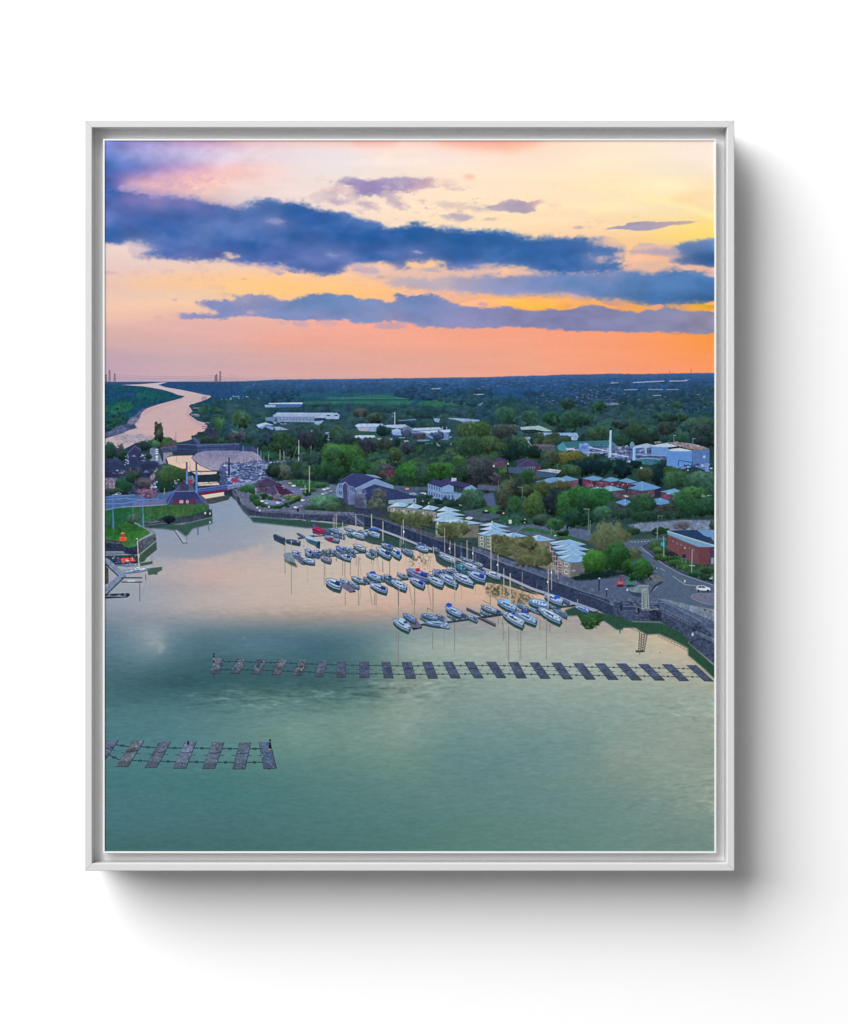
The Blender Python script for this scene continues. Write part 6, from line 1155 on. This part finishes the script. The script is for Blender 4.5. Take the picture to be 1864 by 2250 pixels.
    B('L', (275, 325), (465, 362), 44, '4a5a78', cover=None, dark='1f2c44'); B('L', (420, 240), (500, 275), 20, '4c5a70', cabin=False)
    poly('L 525,280 548,262 715,325 718,352 705,360 530,300', '9fb6cc', 1, tex=.05); poly('L 527,300 706,358 712,405 540,335', '2f5878', 1, tex=.08); poly('L 690,340 720,345 716,440 668,428', '1c2c38', .9); poly('L 540,335 712,405 690,425 560,360', '284a58', .9)
    poly('L 618,185 632,160 660,150 785,205 780,228 770,245 700,262 622,240', '5c2244', 1); poly('L 622,180 640,155 665,150 785,205 740,222 700,212', 'a03058', 1, tex=.15); line('L 622,212 700,245 775,222', 'c87a98', 1, .6); poly('L 615,130 640,118 665,150 630,165', '4a4c9c')
    B('L', (835, 175), (1005, 232), 46, grey); B('L', (1020, 172), (1200, 225), 26, 'a9b6cc', cabin=False); B('L', (1100, 225), (1285, 285), 56, white); B('L', (1318, 215), (1478, 268), 56, white); poly('L 1320,180 1400,165 1500,195 1440,205', '4664b4', 1)
    B('L', (765, 270), (965, 325), 52, 'a8a4c4'); poly('L 808,305 880,300 870,345 815,335', '8a1e3c', .9); B('L', (880, 255), (970, 280), 30, grey)
    B('L', (918, 405), (1055, 465), 58, '7d94cc', cover=blue); B('L', (1040, 430), (1150, 460), 42, '8aa8d0'); B('L', (1138, 385), (1295, 442), 58, 'd0d6dc', dark='1c2430'); B('L', (745, 455), (850, 485), 40, '8a8494', dark='2c2438')
    B('L', (355, 470), (462, 512), 56, white, cover=blue); poly('L 248,505 300,485 365,490 400,560 398,592 370,608 290,580 252,545', '788a9c', 1, tex=.08); line('L 250,520 398,595', '5c6c80', 1.2, .8); poly('L 255,560 300,590 400,612 430,680 340,645 270,600', '2c4444', .85, soft=.6)
    poly('L 355,520 440,520 560,590 560,625 500,630 400,570', '555f80', 1, tex=.08); poly('L 400,580 500,632 560,628 560,645 490,645', '1c2436', .9)
    B('L', (520, 445), (615, 500), 70, 'b9c9e0', cover=navy); B('L', (495, 565), (648, 598), 58, white); B('L', (620, 485), (705, 530), 44, '6f86c0', cover=navy, cabin=False); B('L', (720, 540), (862, 585), 56, 'a9a9bc', dark='3c3c50')
    B('L', (970, 510), (1112, 555), 60, white, cover=navy); B('L', (1430, 420), (1620, 520), 80, white, cover=navy); B('L', (1600, 420), (1745, 520), 80, white, cover='3056d0'); B('L', (1490, 370), (1640, 420), 50, 'a8b4d4', cover=blue)
    B('L', (785, 825), (985, 905), 100, 'c9d8e8', cover=navy); B('L', (968, 818), (1075, 865), 50, white); poly('L 965,890 1060,885 1172,958 1160,978 1090,990 990,930', '646682', 1, tex=.08); poly('L 985,925 1090,990 1170,975 1172,992 1100,1000', '161c2a', .9); B('L', (1112, 795), (1262, 850), 50, 'a9c0cc', cabin=False); B('L', (1308, 755), (1492, 818), 62, 'bccfe4', cover=None); poly('L 1350,730 1415,725 1430,755 1360,760', '2c4cb4')
    B('L', (1365, 880), (1572, 965), 72, white, cover=blue)
    M_ = [((470, 425), (622, 500), 60, '8f9cb0', None), ((660, 405), (822, 448), 56, 'b9d4e8', None), ((968, 512), (1162, 588), 60, 'cdd6e0', None), ((870, 715), (1005, 765), 60, '7f90c4', navy), ((1050, 675), (1215, 728), 60, 'b4bfcc', None), ((1170, 640), (1335, 700), 70, '4aa0b4', '2f8a9c'), ((1258, 615), (1440, 690), 66, white, None), ((1400, 705), (1540, 740), 50, '8aa0d0', blue),
          ((540, 700), (832, 800), 95, '9a9cc8', '3a50b8'), ((960, 755), (1195, 872), 96, 'b9cbe2', None), ((1130, 752), (1402, 858), 92, 'c3d0e0', None), ((1330, 730), (1552, 815), 92, 'b3c6ea', '3050c4'), ((1550, 725), (1745, 790), 70, 'd0d6de', None), ((810, 790), (1012, 882), 84, 'c0cfdc', None), ((578, 805), (772, 900), 76, 'b6cae4', '2c3cc0'), ((345, 835), (545, 928), 78, 'c6d6e8', None), ((38, 755), (222, 818), 60, 'b4c9e4', None), ((75, 880), (295, 965), 72, 'b9cde4', navy)]
    for b_, s_, w, c, cv in M_: B('M', b_, s_, w, c, cover=cv)
    poly('M 655,690 700,685 722,715 690,735 650,725', 'a8204a', .95); poly('M 675,372 760,362 775,385 700,392', '2f4890', 1); poly('M 70,735 130,722 150,750 90,760', '2c48b0', 1)
    P_ = [((265, 510), (432, 598), 58, '8aa4d0', None), ((500, 515), (712, 568), 50, '8fb0d4', None), ((540, 618), (838, 645), 56, 'a9c8e6', None), ((735, 665), (865, 685), 30, 'd3dce6', None), ((805, 420), (1012, 515), 76, 'b3c9e8', None), ((1258, 405), (1462, 478), 56, 'b3bfcc', None), ((138, 575), (352, 695), 84, 'c0d4e6', None)]
    poly('P 330,590 440,600 505,670 470,692 370,690', '62647c', 1, tex=.08); poly('P 370,690 470,692 505,672 510,700 400,722', '161c28', .9)
    for b_, s_, w, c, cv in P_: B('P', b_, s_, w, c, cover=cv)
    poly('P 810,390 850,372 895,390 890,420 830,430', '2c50c0', 1, tex=.08); poly('P 245,560 300,600 260,640 210,590', '9fc8e6', .9); poly('P 270,615 315,600 325,635 280,640', '23306c', .9); poly('P 420,575 442,575 440,610 420,605', 'a03040', .8); line('P 580,440 575,490', '3a4450', 1, .8); line('P 580,440 640,470', '3a4450', 1, .8); line('P 1285,345 1380,395', '3a4450', 1, .8)
    Q_ = [((190, 392), (432, 500), 82, 'a9cbea', None), ((588, 395), (850, 455), 84, '9cc4ea', None), ((790, 312), (1024, 420), 84, 'c3d4ea', None), ((900, 505), (1082, 598), 50, '7c98a8', None), ((1185, 468), (1362, 540), 46, 'a3c9ee', None), ((420, 540), (692, 668), 84, 'b6cfe6', None), ((258, 545), (528, 700), 88, 'c3d0e0', None), ((718, 490), (1005, 650), 92, 'c0d3e4', None)]
    for b_, s_, w, c, cv in Q_: B('Q', b_, s_, w, c, cover=cv)
    poly('Q 285,385 350,390 355,440 300,440', '86bfee', 1); poly('Q 920,345 985,338 1000,375 925,385', '2a50d0', 1, tex=.06); poly('Q 495,560 515,500 600,555 590,570', '2c40a4', 1, tex=.08); poly('Q 340,530 430,570 420,590 345,555', '2a3490', 1, tex=.08); poly('Q 370,600 395,595 400,625 375,628', '1e3478', .9)
    for q in range(4): poly(f'Q {640+q*38},{400+q*12} {662+q*38},{398+q*12} {668+q*38},{416+q*12} {645+q*38},{420+q*12}', 'dcecfa', .9)
    for q in range(4): poly(f'Q {1215+q*34},{484+q*14} {1238+q*34},{488+q*14} {1240+q*34},{502+q*14} {1222+q*34},{500+q*14}', '2c4a9a', .9)
    specks('L 700,500 1290,440 1290,500 720,560', 50, ['3a4468', 'aab4c8', '22304c'], 2.4, 1.1, 191, .7); specks('L 1090,850 1650,810 1650,880 1100,910', 50, ['3a4468', 'aab4c8', '22304c'], 2.4, 1.1, 192, .7); specks('P 440,600 1540,460 1540,530 450,660', 60, ['3a4468', '9aa4b8', '22304c'], 2.6, 1.1, 193, .6); specks('M 0,820 560,780 560,840 0,880', 40, ['3a4468', 'aab4c8', '22304c'], 2.4, 1.1, 194, .7); specks('M 1000,660 1540,690 1540,760 1000,740', 60, ['3a4468', 'c3ccd8', '22304c', '5a78b0'], 2.8, 1.2, 195, .7); specks('L 340,240 1480,520 1480,600 340,560', 30, ['d3dcea', '23335c', '8a96b0', '3a58b0'], 3, 1.3, 96, .6); specks('M 540,680 1740,720 1560,820 820,880', 70, ['e3e9f2', '23335c', '8a96b0', '3a58b0', '2a3c64'], 3.4, 1.4, 97, .65); specks('Q 260,540 1000,500 1000,640 400,690', 40, ['e6ecf4', '23335c', '6a86b8'], 3.4, 1.3, 98, .6)
    # masts
    rm = np.random.default_rng(77)
    for t_, lst in (('L', [((1430, 420), (1620, 520)), ((1600, 420), (1745, 520)), ((970, 510), (1112, 555)), ((720, 540), (862, 585)), ((495, 565), (648, 598)), ((918, 405), (1055, 465)), ((1100, 225), (1285, 285)), ((835, 175), (1005, 232)), ((765, 270), (965, 325)), ((785, 825), (985, 905)), ((1308, 755), (1492, 818))]), ('M', [(m_[0], m_[1]) for m_ in M_]), ('P', [(m_[0], m_[1]) for m_ in P_]), ('Q', [(m_[0], m_[1]) for m_ in Q_])):
        for b_, s_ in lst:
            if rm.random() < .35: continue
            x, y = tp(t_, b_[0]*.58 + s_[0]*.42, b_[1]*.58 + s_[1]*.42); hgt = 22 + 34*rm.random()
            line(np.array([(x, y), (x, y - hgt)], np.float32), 'a3a4a2', .9, .6)
            line(np.array([(x, y + 8), (x + rm.normal(0, .6), y + 8 + hgt*.8)], np.float32), '6a6c6c', .9, .4)
            if rm.random() < .6: line(np.array([(x, y - hgt), (x + 7, y - 2)], np.float32), '9a9ca0', .6, .35)
    for t, u, v0, v1, w in (('L',1005,100,430,2.2),('L',1173,0,195,2.2),('L',1374,0,155,2.2),('L',885,40,180,1.6),('L',905,0,170,1.6),('L',927,0,175,2),('L',1520,90,335,1.9),('L',350,340,475,1.6),('L',1738,300,420,1.6),('L',350,150,290,1.4),('L',503,0,40,1),
                           ('M',97,0,155,2.2),('M',243,90,335,2),('M',503,65,375,2.4),('M',478,140,390,1.3),('M',888,415,770,2.3),('M',1030,170,485,1.6),('M',1100,335,495,1.8),('M',1160,365,650,2.2),('M',1316,335,590,2.4),('M',1392,418,595,1.9),('M',1620,280,710,2.4),('M',1712,515,730,2),('M',652,450,740,1.7),('M',160,460,640,1.5),('M',140,460,600,1.2),
                           ('P',220,60,240,1.7),('P',930,60,440,1.9),('P',1632,0,360,2.2),('P',1553,0,280,1.8),
                           ('Q',276,0,345,2.2),('Q',362,60,490,2.2),('Q',845,10,500,2.4),('Q',886,0,265,2.2),('Q',512,45,240,1.4),('Q',1218,390,430,2.2),('M',1620,0,0,1)):
        if v1 > v0: line(f'{t} {u},{v0} {u},{v1}', 'b0aea6', w*.74, .95)
    for t, u, v in (('M', 510, 222), ('M', 1092, 437), ('M', 1388, 497), ('Q', 835, 165), ('N', 1000, 625), ('N', 312, 528)): blob(*tp(t, u, v), 1.6, 2.4, 'dfe3e8')
    for s in ('P 205,540 350,640', 'Q 275,345 290,380', 'Q 365,150 300,520', 'Q 845,100 780,480', 'M 490,160 455,390', 'Q 800,160 785,290', 'M 1385,420 1410,590'): line(s, '8d9296', .8, .45)
    # ---- concrete floats of the two chained lines
    def slab(p, c, tex=.18, dark='27333f'):
        p = np.asarray(p, np.float32); c = hexc(c)*np.array([1.02, 1.06, 1.10], np.float32)
        poly(p + np.array([0, 1.2], np.float32), dark, .9); poly(p, c, 1, tex=tex, texn=NM*.6 + NF*.6)
        line(np.vstack([p, p[:1]]), '2f3c50', .9, .55); line(p[:2], '8a90a4', 1, .5)
        low = np.array([p[3] + (p[0] - p[3])*.22, p[2] + (p[1] - p[2])*.22, p[2], p[3]]); poly(low, '3c4654', .5)
    U1 = ['U1 190,150 305,150 245,345 125,345', 'U1 475,150 580,152 505,345 380,345', 'U1 735,160 840,160 765,355 650,352', 'U1 1000,165 1100,165 1025,362 910,360', 'U1 1260,175 1365,178 1300,370 1175,368', 'U1 1515,182 1630,185 1565,385 1460,382',
          'U2 240,190 350,190 345,395 230,395', 'U2 525,195 645,197 650,400 525,400', 'U2 805,198 915,198 958,405 835,403', 'U2 1065,202 1185,202 1245,408 1115,408', 'U2 1325,200 1445,200 1525,408 1400,408', 'W2 190,398 245,398 291,490 236,490',
          'W2 313,398 365,398 420,489 368,489', 'W2 436,398 490,398 549,488 497,488', 'W2 565,400 618,400 666,490 610,490', 'W2 683,402 735,402 800,492 745,492', 'W2 807,403 860,403 928,495 875,495', 'W2 932,406 985,406 1057,497 1003,497', 'W2 1054,407 1108,407 1187,499 1130,499', 'W2 1176,408 1230,408 1320,501 1263,501', 'W2 1300,411 1355,411 1450,502 1395,502', 'W2 1435,412 1490,413 1588,505 1533,505', 'W2 1575,417 1628,417 1728,508 1675,506']
    V1 = ['V 35,72 150,72 25,255 -60,255', 'V 290,75 395,75 240,325 120,322', 'V 540,85 648,87 515,333 400,333', 'V 785,88 893,88 795,340 672,340', 'V 1050,90 1160,92 1070,343 950,343', 'V 1305,93 1415,95 1360,347 1240,347', 'V 1492,92 1600,90 1660,340 1537,343']
    for k, rowset in ((.9, U1), (1.25, V1)):
        Ps = [pts(s) for s in rowset]
        for p, q in zip(Ps[:-1], Ps[1:]):
            for f in (.24, .76):
                chains(p[1] + (p[2] - p[1])*f, q[0] + (q[3] - q[0])*f, k)
            a, b_ = p[1] + (p[2] - p[1])*.5, q[0] + (q[3] - q[0])*.5
            line(np.array([a, a + (b_ - a)*.25]), '1c3842', 1.1*k, .8); line(np.array([b_ + (a - b_)*.25, b_]), '1c3842', 1.1*k, .8)
        for i, p in enumerate(Ps):
            if k < 1: c = ['565e6a', '545c68', '525a66', '585a62', '565a62', '505868'][i] if i < 6 else '4a5266'
            else: c = ['515d70', '60646a', '58606f', '667082', '58626f', '54606f', '4c5c74'][i]
            slab(p, c, tex=.34 if (k < 1 and i < 5) else .2)
            cen = p.mean(0)
            if k < 1 and i < 5:
                r = np.random.default_rng(100 + i)
                for _ in range(34):
                    f, g = r.random(), .1 + .65*r.random(); q = (p[0] + (p[1] - p[0])*f)*(1 - g) + (p[3] + (p[2] - p[3])*f)*g
                    blob(q[0], q[1], 1.6, 1.0, ['2a3240', '8f98a4', '747c86', '32363e'][r.integers(4)], .7, .4)
            else:
                a = p[0] + (p[3] - p[0])*.42; b_ = p[1] + (p[2] - p[1])*.38
                line(np.array([a + (b_ - a)*.15, (a + b_)/2 + np.array([0, 1.5]), b_], np.float32), '28304c', 1.5*k, .7)
            if k > 1:
                r = np.random.default_rng(200 + i)
                for _ in range(22):
                    f, g = r.random(), r.random(); q = (p[0] + (p[1] - p[0])*f)*(1 - g) + (p[3] + (p[2] - p[3])*f)*g
                    blob(q[0], q[1], 1.5, 1.1, ['8f9ab0', 'c3cad6', '343f5c', '3c4660'][r.integers(4)], .5, .5)
                line(np.array([p[1], p[2]]), '23344a', 1.4, .8)
    # the two marker posts
    poly('V 215,180 260,150 320,140 310,165 270,195 220,205', '2c3440', .5, soft=1.5, rough=.4)
    for s, c in (('U1 158,92 188,92 172,115', '16202c'), ('U1 160,122 188,122 173,145', '16202c'), ('U1 164,150 184,150 184,182 164,182', 'c09a4c'), ('U1 164,182 184,182 182,205 166,205', '201c2c'), ('U1 168,345 182,345 182,390 170,390', '1f4450'),
                 ('V 1585,80 1600,58 1612,80', '1a2030'), ('V 1585,108 1600,86 1612,108', '1a2030'), ('V 1588,115 1610,115 1610,152 1588,152', '161a28'), ('V 1588,152 1610,152 1608,170 1590,170', 'c08a3c'), ('V 808,80 824,80 824,118 808,118', '1c2430'), ('V 1575,340 1605,340 1600,354 1580,354', '1c4450')): poly(s, c, 1)
    line('U1 174,90 174,210', '16202c', 1, .8); line('V 1600,60 1600,180', '1a2030', 1, .8)
    for x, y in ((535, 1402), (240, 1340)): blob(x - PX0, y - PY0, 1.8, .7, 'b9c4c6', .5, .5)
    IMG[:] += .55*(IMG - blur(IMG, 1))           # crisp, sharpened print
    # a little photographic grain
    g = np.random.default_rng(5).normal(0, 1, (PH, PW)).astype(np.float32)
    IMG[:] += (.006*blur(g, 1)*2)[..., None]
# ------------------------------------------------------------------ the framed print
root = bpy.data.objects.new('framed_print', None); scene.collection.objects.link(root)
root.location = (0, 0, wz(1914)); root.empty_display_size = .05
root['label'] = 'white float-framed canvas print of a marina at sunset, hanging on the white wall'
root['category'] = 'framed print'
bpy.context.view_layer.update()

X0, X1, Z0, Z1 = wx(186), wx(1614.5), wz(1914), wz(263.5)     # outer edges of the frame
FW = 16.4*S                                                   # width of its front face
B = 0.0007
PROFILE = [(0, -.0035), (0, Y_FRONT + B), (B*.3, Y_FRONT + B*.3), (B, Y_FRONT), (FW - B, Y_FRONT), (FW - B*.3, Y_FRONT + B*.3), (FW, Y_FRONT + B), (FW, -.0035)]
def rail(side, label):
    """one mitred rail, its ends cut at 45 degrees with a hairline left open in the joint"""
    g = 0.00012; n = len(PROFILE); v = []
    for end in (0, 1):
        for t, y in PROFILE:
            if side == 'top':      p = (X0 + t + g if end == 0 else X1 - t - g, y, Z1 - t)
            elif side == 'bottom': p = (X0 + t + g if end == 0 else X1 - t - g, y, Z0 + t)
            elif side == 'left':   p = (X0 + t, y, Z0 + t + g if end == 0 else Z1 - t - g)
            else:                  p = (X1 - t, y, Z0 + t + g if end == 0 else Z1 - t - g)
            v.append(p)
    f = [(i, (i + 1) % n, n + (i + 1) % n, n + i) for i in range(n)] + [tuple(range(n))[::-1], tuple(range(n, 2*n))]
    o = mesh_obj('frame_rail', v, f, M_FRAME, root); o['label'] = label
    return o
rail('top', 'top rail of the white frame'); rail('bottom', 'bottom rail of the white frame')
rail('left', 'left rail of the white frame'); rail('right', 'right rail of the white frame')

def box(name, x0, x1, y0, y1, z0, z1, mat, parent):
    v = [(x0, y0, z0), (x1, y0, z0), (x1, y0, z1), (x0, y0, z1), (x0, y1, z0), (x1, y1, z0), (x1, y1, z1), (x0, y1, z1)]
    return mesh_obj(name, v, [(0, 1, 2, 3), (5, 4, 7, 6), (4, 0, 3, 7), (1, 5, 6, 2), (3, 2, 6, 7), (4, 5, 1, 0)], mat, parent)
e = FW - .0002
box('backing_board', X0 + e, X1 - e, Y_FLOOR, -.004, Z0 + e, Z1 - e, M_BACK, root)['label'] = 'grey shadow gap floor behind the canvas'

# canvas on its stretcher, standing clear of the rails
yc = Y_CANVAS
cx0, cx1, cz0, cz1 = wx(226.4, yc), wx(1574.3, yc), wz(1874.8, yc), wz(304.9, yc)
px0, px1, pz0, pz1 = wx(230.0, yc), wx(1570.6, yc), wz(1871.1, yc), wz(308.4, yc)
canvas = box('canvas', cx0, cx1, yc + .0012, Y_FLOOR - .0002, cz0, cz1, M_CANVAS, root)
canvas['label'] = 'stretched canvas with a thin white edge'
for x0, x1, z0, z1 in ((cx0, cx1, pz1, cz1), (cx0, cx1, cz0, pz0), (cx0, px0, pz0, pz1), (px1, cx1, pz0, pz1)):
    box('border_strip', x0, x1, yc, yc + .0012, z0, z1, M_CANVAS, canvas)

def print_material():
    paint_sky(); paint_water(); paint_land(); paint_boats()
    im = bpy.data.images.new('marina_print', PW, PH, alpha=False)
    buf = np.ones((PH, PW, 4), np.float32); buf[..., :3] = np.clip(IMG, 0, 1)[::-1]
    im.pixels.foreach_set(buf.ravel()); im.update(); im.pack()
    m = bpy.data.materials.new('printed_canvas'); m.use_nodes = True; nt = m.node_tree; b = nt.nodes['Principled BSDF']
    tx = nt.nodes.new('ShaderNodeTexImage'); tx.image = im; tx.extension = 'EXTEND'; tx.interpolation = 'Cubic'
    sc = nt.nodes.new('ShaderNodeVectorMath'); sc.operation = 'SCALE'; sc.inputs['Scale'].default_value = INK
    nt.links.new(tx.outputs['Color'], sc.inputs[0]); nt.links.new(sc.outputs['Vector'], b.inputs['Base Color'])
    b.inputs['Roughness'].default_value = .85; b.inputs['Specular IOR Level'].default_value = .03
    return m
pic = mesh_obj('printed_picture', [(px0, yc + .0009, pz0), (px1, yc + .0009, pz0), (px1, yc + .0009, pz1), (px0, yc + .0009, pz1)], [(0, 1, 2, 3)], print_material(), canvas)
uv = pic.data.uv_layers.new(name='UVMap')
for lp in pic.data.loops:
    c = pic.data.vertices[lp.vertex_index].co
    uv.data[lp.index].uv = ((c.x - px0)/(px1 - px0), (c.z - pz0)/(pz1 - pz0))
pic['label'] = 'printed view of a marina, river and town under a sunset sky'
